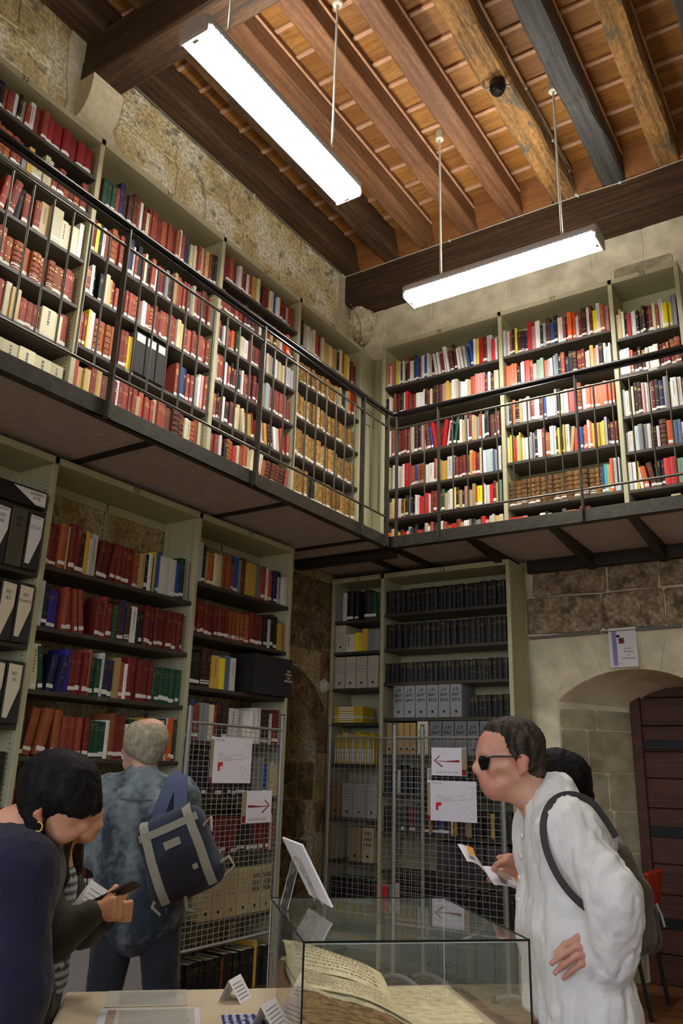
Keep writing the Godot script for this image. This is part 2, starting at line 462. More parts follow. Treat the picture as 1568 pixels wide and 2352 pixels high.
# a pendant of two tubes behind a prismatic cover, hung on two rods; it lies along its own x axis
func pendant(at: Vector3, turn: float, label: String, rod_a: float, rod_b: float, ceiling: float, rod_z := 0.0) -> void:
	var t := thing("pendant_lamp", label, "lamp", at, turn, "pendant strip lamps under the joists")
	var L := 0.767
	var b := Buf.new()      # sheet-metal housing: a shallow roof over the cover
	var out := PackedVector2Array([Vector2(-0.105, 0.0), Vector2(-0.105, 0.06), Vector2(-0.06, 0.1), Vector2(0.06, 0.1), Vector2(0.105, 0.06), Vector2(0.105, 0.0)])
	b.xf = Transform3D(Basis(Vector3.UP, PI / 2), Vector3.ZERO)
	b.slab(out, -L, L)
	put(b, "housing", M.lamp_housing, t)
	b = Buf.new()           # the glowing cover: a shallow trough with scalloped sides
	b.xf = Transform3D(Basis(Vector3.UP, PI / 2), Vector3.ZERO)
	b.slab(PackedVector2Array([Vector2(-0.1, 0.012), Vector2(-0.1, -0.004), Vector2(-0.088, -0.036), Vector2(-0.07, -0.044), Vector2(0.07, -0.044), Vector2(0.088, -0.036), Vector2(0.1, -0.004), Vector2(0.1, 0.012)]), -L + 0.012, L - 0.012)
	b.xf = Transform3D.IDENTITY
	for k in 40:
		var x := -L + 0.035 + k * (2.0 * L - 0.07) / 39.0
		b.box(Vector3(x - 0.0185, -0.004, 0.094), Vector3(x + 0.0185, 0.016, 0.1075), 0.006)
	put(b, "diffuser", M.diffuser, t)
	b = Buf.new()           # row of small catches along the far side of the cover
	for k in 30:
		var x := -L + 0.03 + k * (2.0 * L - 0.06) / 29.0
		b.box(Vector3(x - 0.009, -0.0455, -0.066), Vector3(x + 0.009, -0.0435, -0.062))
	tag(put(b, "catches", M.lamp_mark, t), "", "", "", "stuff")
	for s in [-1.0, 1.0]:
		b = Buf.new()
		b.box(Vector3(s * L - s * 0.012, -0.044, -0.104), Vector3(s * L + s * 0.012, 0.07, 0.104), 0.016)
		put(b, "end_cap", M.lamp_housing, t)
		b = Buf.new()
		b.box(Vector3(s * (L - 0.03), -0.05, -0.02), Vector3(s * (L - 0.012), -0.042, 0.02), 0.003)
		put(b, "clip", M.lamp_rod, t)
	for k in [rod_a, rod_b]:
		b = Buf.new()
		b.tube([Vector3(k, 0.09, rod_z), Vector3(k, ceiling - at.y - 0.06, rod_z)], [0.0085, 0.0085], 10)
		var rod := put(b, "rod", M.lamp_rod, t)
		b = Buf.new()
		b.lathe([Vector2(0.0, -0.085), Vector2(0.03, -0.085), Vector2(0.036, -0.078), Vector2(0.036, 0.0)], Vector3(k, ceiling - at.y, rod_z), 18)
		put(b, "canopy", M.canopy_plastic, rod)
	b = Buf.new()           # added glowing strip on the roof, out of view, to brighten the timbers
	b.box(Vector3(-L + 0.05, 0.1, -0.045), Vector3(L - 0.05, 0.104, 0.045), 0.001)
	put(b, "added_uplight", M.diffuser, t)
	for up in [false, true]:
		var l := AreaLight3D.new()
		l.name = "light"
		l.area_size = Vector2(2.0 * L - 0.06, 0.085 if up else 0.15)
		l.light_energy = LAMP_UP if up else LAMP_DOWN
		l.light_color = Color(1.0, 0.98, 0.935)
		l.area_range = 14.0
		l.area_attenuation = 2.0
		l.shadow_enabled = true
		t.add_child(l, true)
		l.position = Vector3(0, 0.11 if up else -0.052, 0)
		l.rotation = Vector3(PI / 2 if up else -PI / 2, 0, 0)

func build_lamps() -> void:
	pendant(Vector3(-2.03, 5.09, -5.11), 0.0, "white strip pendant lamp hanging along the back wall", -0.452, 0.52, PLANKS, 0.06)
	pendant(Vector3(-2.61, 5.19, -3.135), PI / 2, "long strip pendant lamp hanging out from the dark crossbeam", -0.61, 0.41, PLANKS, 0.1)
	pendant(Vector3(-2.61, 5.19, 0.9), PI / 2, "strip pendant lamp behind the visitors, left side", -0.45, 0.45, PLANKS)
	pendant(Vector3(1.3, 5.1, 0.6), PI / 2, "strip pendant lamp behind the visitors, right side", -0.45, 0.45, PLANKS)

# ------------------------------------------------------------------ the shell of the room
# outline of a wall with arched notches cut up from the floor: notches are [from, to, spring height, rise]
func wall_outline(a: float, b: float, top: float, notches: Array) -> PackedVector2Array:
	var o := PackedVector2Array([Vector2(a, 0.0)])
	for k in notches:
		o.append_array(arch_points(k[0], k[1], k[2], k[3]))
	o.append(Vector2(b, 0.0)); o.append(Vector2(b, top)); o.append(Vector2(a, top))
	return o

func arch_points(x0: float, x1: float, spring: float, rise: float) -> PackedVector2Array:
	var o := PackedVector2Array([Vector2(x0, 0.0)])
	var h := (x1 - x0) / 2.0
	var r := (h * h + rise * rise) / (2.0 * rise)
	var half := asin(clampf(h / r, -1.0, 1.0)) if rise <= h else PI - asin(h / r)
	for i in 15:
		var a := -half + 2.0 * half * i / 14.0
		o.append(Vector2((x0 + x1) / 2.0 + r * sin(a), spring + rise - r + r * cos(a)))
	o.append(Vector2(x1, 0.0))
	return o

# courses of blocks with uneven edges, proud of the mortar, as parts of a wall; u runs along the wall
func masonry(parent: Node, frame: Transform3D, u0: float, u1: float, v0: float, v1: float, course: float, length: float, gap: float, proud: float, uneven: float, mats: Array, holes := []) -> void:
	var v := v0
	var odd := false
	while v < v1 - 0.05:
		var h := minf(course * rng.randf_range(0.82, 1.18), v1 - v)
		if v1 - v - h < course * 0.35: h = v1 - v
		var u := u0 - (length * 0.5 if odd else 0.0) - rng.randf() * length * 0.3
		while u < u1:
			var w := length * rng.randf_range(0.62, 1.35)
			var a := maxf(u, u0) + gap / 2.0
			var e := minf(u + w, u1) - gap / 2.0
			u += w
			if e - a < 0.09: continue
			var lo := v + gap / 2.0
			var hi := v + h - gap / 2.0
			var blocked := false
			for hole in holes:
				if e > hole[0] and a < hole[1] and hi > hole[2] and lo < hole[3]: blocked = true
			if blocked: continue
			var o := PackedVector2Array()
			var c := minf(0.02, (hi - lo) * 0.12)
			for p in [Vector2(a + c, lo), Vector2((a + e) / 2, lo), Vector2(e - c, lo), Vector2(e, lo + c), Vector2(e, (lo + hi) / 2), Vector2(e, hi - c), Vector2(e - c, hi), Vector2((a + e) / 2, hi), Vector2(a + c, hi), Vector2(a, hi - c), Vector2(a, (lo + hi) / 2), Vector2(a, lo + c)]:
				o.append(p + Vector2(rng.randf_range(-1, 1), rng.randf_range(-1, 1)) * uneven)
			var b := Buf.new()
			b.xf = frame
			b.slab(o, -0.02, proud * rng.randf_range(0.5, 1.2), minf(0.014, proud * 0.8))
			put(b, "stone", M[mats[rng.randi() % mats.size()]], parent)
		v += h
		odd = not odd

func build_shell() -> void:
	# left wall: x-y of the outline is z-y of the room, pushed along x
	var b := Buf.new()
	var left := Transform3D(Basis(Vector3(0, 0, -1), Vector3.UP, Vector3(1, 0, 0)), Vector3(LEFT_WALL, 0, 0))   # u = -z, v = y, out = +x
	b.xf = left
	b.slab(wall_outline(-REAR_WALL, 6.9, 6.9, [[4.88, 5.88, 1.57, 0.5]]), -0.75, 0.0)
	b.quad(Vector3(4.8, 0, -0.7), Vector3(6.0, 0, -0.7), Vector3(6.0, 2.2, -0.7), Vector3(4.8, 2.2, -0.7))
	var wl := structure(b, "wall_left", M.rubble_mortar, "old rubble stone wall above and beside the left bookcases")
	masonry(wl, left, 0.9, 6.1, 5.33, 6.28, 0.27, 0.5, 0.016, 0.009, 0.016, ["rubble_stone"], [[2.64, 3.08, 5.33, 6.2]])
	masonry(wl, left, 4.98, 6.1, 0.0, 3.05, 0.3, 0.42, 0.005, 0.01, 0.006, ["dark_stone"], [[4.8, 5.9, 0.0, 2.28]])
	# the jamb of the arched recess is laid in blocks too
	var jamb := Transform3D(Basis(Vector3(-1, 0, 0), Vector3.UP, Vector3(0, 0, 1)), Vector3(LEFT_WALL, 0, -5.88))
	jamb.basis = Basis(Vector3(1, 0, 0), Vector3.UP, Vector3(0, 0, 1))
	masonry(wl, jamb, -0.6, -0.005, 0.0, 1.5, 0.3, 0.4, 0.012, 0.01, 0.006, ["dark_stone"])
	# arch stones of the recess, fanned round its edge
	for i in 9:
		var a0 := PI * i / 9.0 + 0.004
		var a1 := PI * (i + 1) / 9.0 - 0.004
		var o := PackedVector2Array()
		for p in [[a0, 0.5], [(a0 + a1) / 2, 0.5], [a1, 0.5], [a1, 0.7], [(a0 + a1) / 2, 0.71], [a0, 0.7]]:
			o.append(Vector2(5.38 + cos(p[0]) * p[1], 1.57 + sin(p[0]) * p[1]))
		var vb := Buf.new()
		vb.xf = left
		vb.slab(o, -0.02, 0.012, 0.008)
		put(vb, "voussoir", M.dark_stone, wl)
	# back wall: the door stands in a splayed, arched embrasure
	b = Buf.new()
	var back := Transform3D(Basis.IDENTITY, Vector3(0, 0, BACK_WALL))
	b.xf = back
	var front_arch := arch_points(-2.18, -1.02, 2.0, 0.227)
	var back_arch := arch_points(-1.76, -0.86, 1.98, 0.16)
	b.slab(wall_outline(-4.9, RIGHT_WALL + 0.6, 6.9, [[-2.18, -1.02, 2.0, 0.227]]), -0.05, 0.0)
	for i in front_arch.size() - 1:
		var p := front_arch[i]
		var q := front_arch[i + 1]
		var s := back_arch[i + 1]
		var t := back_arch[i]
		b.quad(Vector3(q.x, q.y, 0), Vector3(p.x, p.y, 0), Vector3(t.x, t.y, -0.62), Vector3(s.x, s.y, -0.62))
	b.box(Vector3(-4.9, 0, -0.9), Vector3(-2.3, 6.9, -0.06)); b.box(Vector3(-0.7, 0, -0.9), Vector3(RIGHT_WALL + 0.6, 6.9, -0.06)); b.box(Vector3(-2.3, 2.35, -0.9), Vector3(-0.7, 6.9, -0.06))
	var wb := structure(b, "wall_back", M.pale_ashlar, "stone back wall with an arched doorway")
	masonry(wb, back, -4.05, 1.2, 5.33, 6.3, 0.33, 0.62, 0.014, 0.008, 0.006, ["ashlar_stone", "pale_ashlar", "pale_ashlar"])
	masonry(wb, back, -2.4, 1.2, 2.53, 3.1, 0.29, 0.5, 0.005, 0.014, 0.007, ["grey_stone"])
	masonry(wb, back, -2.42, 1.2, 0.0, 2.5, 0.36, 0.55, 0.006, 0.004, 0.003, ["pale_ashlar"], [[-2.2, -1.0, 0.0, 2.5]])
	# blocks of the splayed jamb
	var edge := Vector3(-1.76 + 2.18, 0, -0.62)
	var jl := edge.length()
	var jdir := edge / jl
	masonry(wb, Transform3D(Basis(jdir, Vector3.UP, jdir.cross(Vector3.UP)), Vector3(-2.18, 0, BACK_WALL)), 0.01, jl - 0.01, 0.0, 1.95, 0.3, 0.4, 0.006, 0.004, 0.003, ["ashlar_stone"])
	for i in 9:   # voussoirs over the doorway
		var r := 0.864
		var cy := 2.227 - r
		var half := 0.736
		var a0 := -half + 2.0 * half * i / 9.0 + 0.006
		var a1 := -half + 2.0 * half * (i + 1) / 9.0 - 0.006
		var o := PackedVector2Array()
		for p in [[a0, r], [(a0 + a1) / 2, r], [a1, r], [a1, r + 0.26], [(a0 + a1) / 2, r + 0.262], [a0, r + 0.26]]:
			o.append(Vector2(-1.6 + sin(p[0]) * p[1], cy + cos(p[0]) * p[1]))
		var vb := Buf.new()
		vb.xf = back
		vb.slab(o, -0.02, 0.006, 0.004)
		put(vb, "voussoir", M.pale_ashlar, wb)
	# right and rear walls close the hall; the rear wall has two tall windows
	b = Buf.new()
	b.box(Vector3(RIGHT_WALL, 0, BACK_WALL - 0.9), Vector3(RIGHT_WALL + 0.6, 6.9, REAR_WALL + 0.6))
	structure(b, "wall_right", M.lime_plaster)
	b = Buf.new()
	var y0 := 1.0
	var y1 := 3.5
	b.box(Vector3(-4.9, 0, REAR_WALL), Vector3(RIGHT_WALL, y0, REAR_WALL + 0.6))
	b.box(Vector3(-4.9, y1, REAR_WALL), Vector3(RIGHT_WALL, 6.9, REAR_WALL + 0.6))
	for k in [[-4.9, -1.9], [-0.5, 0.7], [2.1, RIGHT_WALL]]:
		b.box(Vector3(k[0], y0, REAR_WALL), Vector3(k[1], y1, REAR_WALL + 0.6))
	structure(b, "wall_rear", M.lime_plaster)
	for k in [[-1.9, -0.5], [0.7, 2.1]]:
		b = Buf.new()
		for s in [k[0], (k[0] + k[1]) / 2.0 - 0.03, k[1] - 0.06]:
			b.box(Vector3(s, y0, REAR_WALL + 0.3), Vector3(s + 0.06, y1, REAR_WALL + 0.36), 0.006)
		for s in [y0, (y0 + y1) / 2.0, y1 - 0.06]:
			b.box(Vector3(k[0], s, REAR_WALL + 0.3), Vector3(k[1], s + 0.06, REAR_WALL + 0.36), 0.006)
		var w := structure(b, "window_1" if k[0] < 0 else "window_2", M.door_wood)
		b = Buf.new()
		b.box(Vector3(k[0] + 0.05, y0 + 0.05, REAR_WALL + 0.326), Vector3(k[1] - 0.05, y1 - 0.05, REAR_WALL + 0.332))
		put(b, "pane", M.glass, w)
	# floor: terracotta tiles on a bed, laid square to the walls where the camera can see them
	b = Buf.new()
	b.box(Vector3(-4.9, -0.3, BACK_WALL - 0.9), Vector3(RIGHT_WALL + 0.6, -0.008, REAR_WALL + 0.6))
	var fl := structure(b, "floor", M.grout, "terracotta tiled floor")
	var tile := Buf.new()
	tile.box(Vector3(-0.146, -0.02, -0.146), Vector3(0.146, 0.0, 0.146), 0.003)
	var meshes := [tile.mesh(M.terracotta), tile.mesh(M.terracotta_b)]
	var spots := []
	for i in range(-34, 34):
		for j in range(-34, 34):
			var p := Vector3(i * 0.2121 + (0.0), 0, j * 0.2121)
			if (i + j) % 2 != 0: continue
			if p.x < -4.05 or p.x > 0.6 or p.z < -7.0 or p.z > -2.2: continue
			if p.x < -3.4 and p.z > -4.9: continue
			spots.append(p)
	for p in spots:
		var o := put_mesh(meshes[rng.randi() % 2], "tile", fl)
		o.position = p + Vector3(0, rng.randf_range(-0.001, 0.001), 0)
		o.rotation.y = PI / 4.0
	b = Buf.new()
	b.box(Vector3(0.6, -0.02, -7.0), Vector3(RIGHT_WALL, 0.0, REAR_WALL)); b.box(Vector3(-4.05, -0.02, -2.2), Vector3(0.6, 0.0, REAR_WALL))
	put(b, "paving", M.terracotta, fl)
	# ceiling: boards and battens between joists, joists on cross beams
	b = Buf.new()
	b.box(Vector3(-4.9, PLANKS + 0.03, BACK_WALL - 0.9), Vector3(RIGHT_WALL + 0.6, PLANKS + 0.2, REAR_WALL + 0.6))
	var ce := structure(b, "ceiling", M.plank_b, "plank ceiling on timber joists")
	var gaps := [[-3.902, -3.612], [-3.439, -3.205], [-3.047, -2.762], [-2.602, -2.325], [-2.155, -1.888], [-1.68, -1.442], [-1.25, -0.99], [-0.81, -0.55], [-0.37, -0.11]]
	for g in gaps:
		var z := -6.05 + rng.randf_range(-0.05, 0.02)
		while z < -2.4:
			var w := rng.randf_range(0.24, 0.3)
			var pb := Buf.new()
			var tilt := rng.randf_range(0.0, 0.006)
			pb.hexa([Vector3(g[0] - 0.02, PLANKS + tilt, z + 0.004), Vector3(g[1] + 0.02, PLANKS + tilt, z + 0.004), Vector3(g[1] + 0.02, PLANKS - tilt, z + w - 0.004), Vector3(g[0] - 0.02, PLANKS - tilt, z + w - 0.004), Vector3(g[0] - 0.02, PLANKS + 0.03, z + 0.004), Vector3(g[1] + 0.02, PLANKS + 0.03, z + 0.004), Vector3(g[1] + 0.02, PLANKS + 0.03, z + w - 0.004), Vector3(g[0] - 0.02, PLANKS + 0.03, z + w - 0.004)])
			put(pb, "plank", M[["plank_a", "plank_b", "plank_c"][rng.randi() % 3]], ce)
			pb = Buf.new()
			pb.box(Vector3(g[0], PLANKS - 0.02, z - 0.018), Vector3(g[1], PLANKS + 0.004, z + 0.018), 0.003)
			put(pb, "batten", M.batten, ce)
			z += w
		# cove board that closes the gap over the back beam
		var cb := Buf.new()
		cb.hexa([Vector3(g[0], JOISTS - 0.005, -6.10), Vector3(g[1], JOISTS - 0.005, -6.10), Vector3(g[1], JOISTS, -6.08), Vector3(g[0], JOISTS, -6.08), Vector3(g[0], PLANKS, -6.0), Vector3(g[1], PLANKS, -6.0), Vector3(g[1], PLANKS, -5.975), Vector3(g[0], PLANKS, -5.975)])
		put(cb, "cove_board", M.frieze_board, ce)
	var joists := [[-4.1, -3.902, "joist_dark"], [-3.612, -3.439, "joist_dark"], [-3.205, -3.047, "joist_new"], [-2.762, -2.602, "joist_new"], [-2.325, -2.155, "joist_new"], [-1.888, -1.68, "joist_old"], [-1.442, -1.25, "joist_black"], [-0.99, -0.81, "joist_old"], [-0.55, -0.37, "joist_black"], [-0.11, 0.07, "joist_old"], [0.33, 0.51, "joist_dark"], [0.77, 0.95, "joist_old"], [1.21, 1.39, "joist_dark"], [1.65, 1.83, "joist_old"], [2.09, 2.27, "joist_dark"], [2.53, 2.71, "joist_old"], [2.97, 3.15, "joist_dark"]]
	var n := 0
	for j in joists:
		for span in [[-6.12, -2.85], [-2.85, REAR_WALL]]:
			n += 1
			var jb := Buf.new()
			var w: float = j[1] - j[0]
			var len_: float = span[1] - span[0]
			var rough: float = 0.009 if j[2] in ["joist_old", "joist_dark", "joist_black"] else 0.001
			# built along its own x so that the grain follows it, then turned to run along z
			var steps := 14
			var prev := []
			for i in steps + 1:
				var x := 7.0 * n + len_ * i / steps
				var d := []
				var cs := 0.018 if rough > 0.005 else 0.008
				for p in [Vector2(-w / 2 + cs, 0), Vector2(w / 2 - cs, 0), Vector2(w / 2, cs), Vector2(w / 2, 0.26), Vector2(-w / 2, 0.26), Vector2(-w / 2, cs)]:
					var q: Vector2 = p + Vector2(rng.randf_range(-1, 1), rng.randf_range(-1, 0.6)) * rough
					d.append(Vector3(x, maxf(q.y, -0.012) if p.y < 0.2 else 0.262, q.x))
				if i > 0:
					for s in 6:
						var e := (s + 1) % 6
						jb.quad(prev[s], d[s], d[e], prev[e])
				prev = d
			var o := put(jb, "joist", M[j[2]], ce)
			o.position = Vector3((j[0] + j[1]) / 2.0, JOISTS, span[1] + 7.0 * n)
			o.rotation.y = PI / 2.0
			# square lath in the corner between joist and planks
			if n % 2 == 1 and j[0] < 0.0 and j[0] > -3.3:
				var lb := Buf.new()
				lb.box(Vector3(j[1] - 0.004, PLANKS - 0.085, -6.0), Vector3(j[1] + 0.014, PLANKS - 0.07, -2.4), 0.003)
				put(lb, "lath", M.batten, ce)
	# beams across the hall
	b = Buf.new()
	b.box(Vector3(-4.1, 5.99, -6.43), Vector3(RIGHT_WALL, JOISTS, -6.10), 0.008)
	b.box(Vector3(-4.1, JOISTS - 0.004, -6.40), Vector3(RIGHT_WALL, PLANKS, -6.14))
	var beam_b := put(b, "cross_beam", M.beam_dark)
	tag(beam_b, "dark brown timber beam running along the top of the back wall", "beam")
	for z in [[-2.965, -2.73], [0.62, 0.86]]:
		b = Buf.new()
		b.box(Vector3(-4.12, 5.936, z[0]), Vector3(RIGHT_WALL, 6.12, z[1]), 0.014)
		b.box(Vector3(-4.12, 6.122, z[0] + 0.02), Vector3(RIGHT_WALL, JOISTS + 0.03, z[1] - 0.006), 0.01)
		var bm := put(b, "cross_beam", M.beam_dark)
		tag(bm, "nearly black timber crossbeam resting on the white stone corbel" if z[0] < -1 else "dark timber crossbeam behind the visitors", "beam")
	# corbel under the near beam: quarter-round stone with a fillet
	b = Buf.new()
	var prof := PackedVector2Array([Vector2(0, 5.62), Vector2(0.0, 5.936), Vector2(0.17, 5.936), Vector2(0.17, 5.88)])
	for i in 7:
		var a := PI / 2.0 * i / 6.0
		prof.append(Vector2(0.165 - 0.165 * (1.0 - cos(a)), 5.87 - 0.25 * sin(a)))
	b.xf = Transform3D(Basis(Vector3(1, 0, 0), Vector3.UP, Vector3(0, 0, 1)), Vector3(LEFT_WALL, 0, -2.98))
	b.slab(prof, 0.0, 0.26)
	tag(put(b, "corbel", M.corbel_stone), "pale carved stone corbel under the black crossbeam", "corbel")
	# lime plaster round the corbel, laid over the rubble
	b = Buf.new()
	b.xf = left
	b.slab(PackedVector2Array([Vector2(2.58, 5.33), Vector2(2.62, 5.5), Vector2(2.66, 5.72), Vector2(2.62, 5.95), Vector2(2.6, 6.2), Vector2(2.62, 6.33), Vector2(2.76, 6.33), Vector2(2.97, 6.28), Vector2(3.04, 6.05), Vector2(3.02, 5.85), Vector2(3.1, 5.66), Vector2(3.2, 5.5), Vector2(3.36, 5.33)]), -0.01, 0.011, 0.005)
	put(b, "plaster_patch", M.lime_plaster, wl)
	b = Buf.new()
	b.xf = left
	b.slab(PackedVector2Array([Vector2(5.98, 5.6), Vector2(5.99, 6.3), Vector2(6.11, 6.3), Vector2(6.11, 5.6)]), -0.01, 0.012, 0.004)
	put(b, "plaster_patch", M.lime_plaster, wl)
	# rough springer stone in the corner under the back beam
	var sb := Buf.new()
	flesh(sb, [[-4.06, 5.9, -6.38, 0.16, -4.04, 5.72, -6.37, 0.1], [-3.98, 5.9, -6.36, 0.09, -4.02, 5.8, -6.34, 0.1], [-4.04, 5.92, -6.28, 0.09, -4.05, 5.8, -6.32, 0.09]], 0.016, 0.06, "plain", Color.WHITE, Color.WHITE, 0.03, Vector3(12, 12, 12))
	tag(put(sb, "springer_stone", M.rubble_stone), "rough broken corner stone under the end of the back beam", "stone")

func build_door() -> void:
	var t := Node3D.new()
	t.name = "door_1"
	add_child(t)
	tag(t, "brown plank door with iron strap hinges in the arched doorway", "", "", "structure")
	t.position = Vector3(-1.74, 0.0, BACK_WALL - 0.56)
	var x1 := 0.86
	var b := Buf.new()
	b.box(Vector3(-0.03, 0, -0.05), Vector3(0.05, 2.16, 0.03), 0.006)
	b.box(Vector3(x1 - 0.05, 0, -0.05), Vector3(x1 + 0.03, 2.16, 0.03), 0.006)
	put(b, "door_frame", M.door_wood, t)
	var y := 0.0
	var k := 0
	while y < 2.12:
		var h := 0.205 + 0.015 * sin(k * 2.3)
		b = Buf.new()
		b.box(Vector3(0.045, y + 0.003, -0.045), Vector3(x1 - 0.045, minf(y + h, 2.14) - 0.003, 0.0), 0.005)
		put(b, "board", M.door_wood, t)
		y += h
		k += 1
	b = Buf.new()  # added panel behind the boards, keeps sky light out of the gaps
	b.box(Vector3(-0.2, 0, -0.09), Vector3(x1 + 0.2, 2.3, -0.046))
	put(b, "added_light_block", M.door_wood, t)
	for s in [0.38, 1.02, 1.66]:
		b = Buf.new()
		b.box(Vector3(0.03, s, 0.0), Vector3(x1 - 0.1, s + 0.075, 0.012), 0.003)
		b.tube([Vector3(0.03, s - 0.02, 0.012), Vector3(0.03, s + 0.1, 0.012)], [0.016, 0.016], 8)
		put(b, "strap_hinge", M.iron, t)

# ------------------------------------------------------------------ gallery walkway and railing
const GX := -3.12              # railing plane along the left wall
const GZ := -5.40              # railing plane along the back wall

func rail_at(run: int, k: float, y: float) -> Vector3:
	return Vector3(GX + 0.016, y, k) if run == 0 else Vector3(k, y, GZ + 0.016)

func build_gallery() -> void:
	var z_end := 0.6
	var x_end := 1.6
	var t := thing("gallery_walkway", "grey steel walkway carried along both walls between the bookcases", "walkway")
	var b := Buf.new()   # channel fascia, web and two lips
	for k in [[Vector3(GX - 0.012, 3.11, GZ + 0.012), Vector3(GX, 3.205, z_end)], [Vector3(GX - 0.05, 3.11, GZ - 0.03), Vector3(GX, 3.118, z_end)]]:
		b.box(k[0], k[1], 0.003)
	put(b, "fascia", M.gallery_steel, t)
	b = Buf.new()
	for k in [[Vector3(GX - 0.012, 3.11, GZ), Vector3(x_end, 3.205, GZ + 0.012)], [Vector3(GX - 0.04, 3.11, GZ - 0.05), Vector3(x_end, 3.118, GZ + 0.012)]]:
		b.box(k[0], k[1], 0.003)
	put(b, "fascia", M.gallery_steel, t)
	# deck boards between the cross bars, painted below
	var zs := [0.5, -0.45, -1.6, -2.9, -4.13, -5.15, -5.45]
	for i in zs.size() - 1:
		b = Buf.new()
		b.box(Vector3(-4.09, 3.135, zs[i + 1] + 0.003), Vector3(GX - 0.014, DECK, zs[i] - 0.003), 0.002)
		put(b, "deck_panel", M.deck_underside, t)
	for z in zs.slice(1):
		b = Buf.new()
		b.box(Vector3(-4.09, 3.122, z - 0.025), Vector3(GX - 0.012, 3.136, z + 0.025), 0.002)
		put(b, "cross_bar", M.joint_steel, t)
	var xs := [-4.09, -3.45, -3.12, -2.47, -1.83, -1.28, -0.62, 0.1, 0.8, 1.55]
	for i in xs.size() - 1:
		b = Buf.new()
		b.box(Vector3(xs[i] + 0.003, 3.137, -6.39), Vector3(xs[i + 1] - 0.003, DECK, -5.452), 0.002)
		put(b, "deck_panel", M.deck_underside, t)
	for i in range(1, xs.size()):
		# wedge-shaped brackets that deepen towards the wall
		b = Buf.new()
		var x: float = xs[i]
		var wide := 0.028
		b.hexa([Vector3(x - wide, 3.02 if x > -2.6 else 3.11, -6.39), Vector3(x + wide, 3.02 if x > -2.6 else 3.11, -6.39), Vector3(x + wide, 3.112, GZ - 0.05), Vector3(x - wide, 3.112, GZ - 0.05), Vector3(x - wide, 3.137, -6.39), Vector3(x + wide, 3.137, -6.39), Vector3(x + wide, 3.137, GZ - 0.05), Vector3(x - wide, 3.137, GZ - 0.05)])
		put(b, "bracket", M.joint_steel, t)
	b = Buf.new()   # corner girder carrying both runs
	b.box(Vector3(-4.09, 3.06, -5.52), Vector3(GX + 0.0, 3.14, -5.45), 0.004)
	put(b, "girder", M.joint_steel, t)
	b = Buf.new()   # ledger fixed along the back wall
	b.box(Vector3(-2.36, 3.03, -6.395), Vector3(x_end, 3.136, -6.34), 0.004)
	put(b, "ledger", M.joint_steel, t)
	# railing
	for run in 2:
		var r := thing("gallery_railing", "polished steel railing along the left gallery" if run == 0 else "polished steel railing along the back gallery", "railing")
		var posts: Array = [-0.14, -1.325, -2.506, -3.69, -4.936, -5.306] if run == 0 else [-3.058, -2.683, -1.583, -0.45, 0.65]
		var a: float = z_end if run == 0 else GX + 0.04
		var e: float = GZ + 0.06 if run == 0 else x_end
		for p in posts:
			b = Buf.new()
			var hx := 0.006 if run == 1 else 0.02
			var hz := 0.006 if run == 0 else 0.02
			var c: Vector3 = rail_at(run, p, 0.0)
			b.box(c + Vector3(-hx, 3.10, -hz), c + Vector3(hx, 4.215, hz), 0.002)
			put(b, "post", M.gallery_steel, r)
			b = Buf.new()
			b.box(c + Vector3(-hx - 0.004, 3.105, -hz - 0.01), c + Vector3(hx - 0.002, 3.2, hz + 0.006), 0.003)
			put(b, "foot_plate", M.gallery_steel, r)
		for y in [3.342, 4.109]:
			b = Buf.new()
			b.tube([rail_at(run, a, y), rail_at(run, e, y)], [0.009, 0.009], 10)
			put(b, "rail", M.rail_steel, r)
		b = Buf.new()
		var hand := []
		if run == 0:
			hand = [rail_at(run, a, 4.238), rail_at(run, -5.3, 4.238), Vector3(GX + 0.03, 4.238, GZ + 0.04), Vector3(GX + 0.07, 4.238, GZ + 0.02)]
		else:
			hand = [Vector3(GX + 0.07, 4.238, GZ + 0.018), rail_at(run, -2.9, 4.238), rail_at(run, e, 4.238)]
		b.tube(hand, [0.021], 16)
		put(b, "handrail", M.handrail_steel, r)
		b = Buf.new()
		if run == 0: b.box(Vector3(GX + 0.006, 4.2, a), Vector3(GX + 0.026, 4.212, e), 0.002)
		else: b.box(Vector3(a, 4.2, GZ + 0.006), Vector3(e, 4.212, GZ + 0.026), 0.002)
		put(b, "top_strip", M.handrail_steel, r)
		for i in posts.size() - 1:
			var n := maxi(2, roundi(absf(posts[i + 1] - posts[i]) / 0.121) - 1)
			for k in n:
				var p: float = lerpf(posts[i], posts[i + 1], (k + 1.0) / (n + 1.0))
				b = Buf.new()
				b.tube([rail_at(run, p, 3.342), rail_at(run, p, 4.109)], [0.0062, 0.0062], 8)
				put(b, "baluster", M.rail_steel, r)

# ------------------------------------------------------------------ bookcases
# frame of a bookcase: its x runs along the shelf (as read), y up, z out of the wall
func case_frame(wall: String, start: float) -> Transform3D:
	if wall == "left": return Transform3D(Basis(Vector3.UP, PI / 2), Vector3(LEFT_FRONT, 0, start))
	return Transform3D(Basis.IDENTITY, Vector3(start, 0, BACK_FRONT))

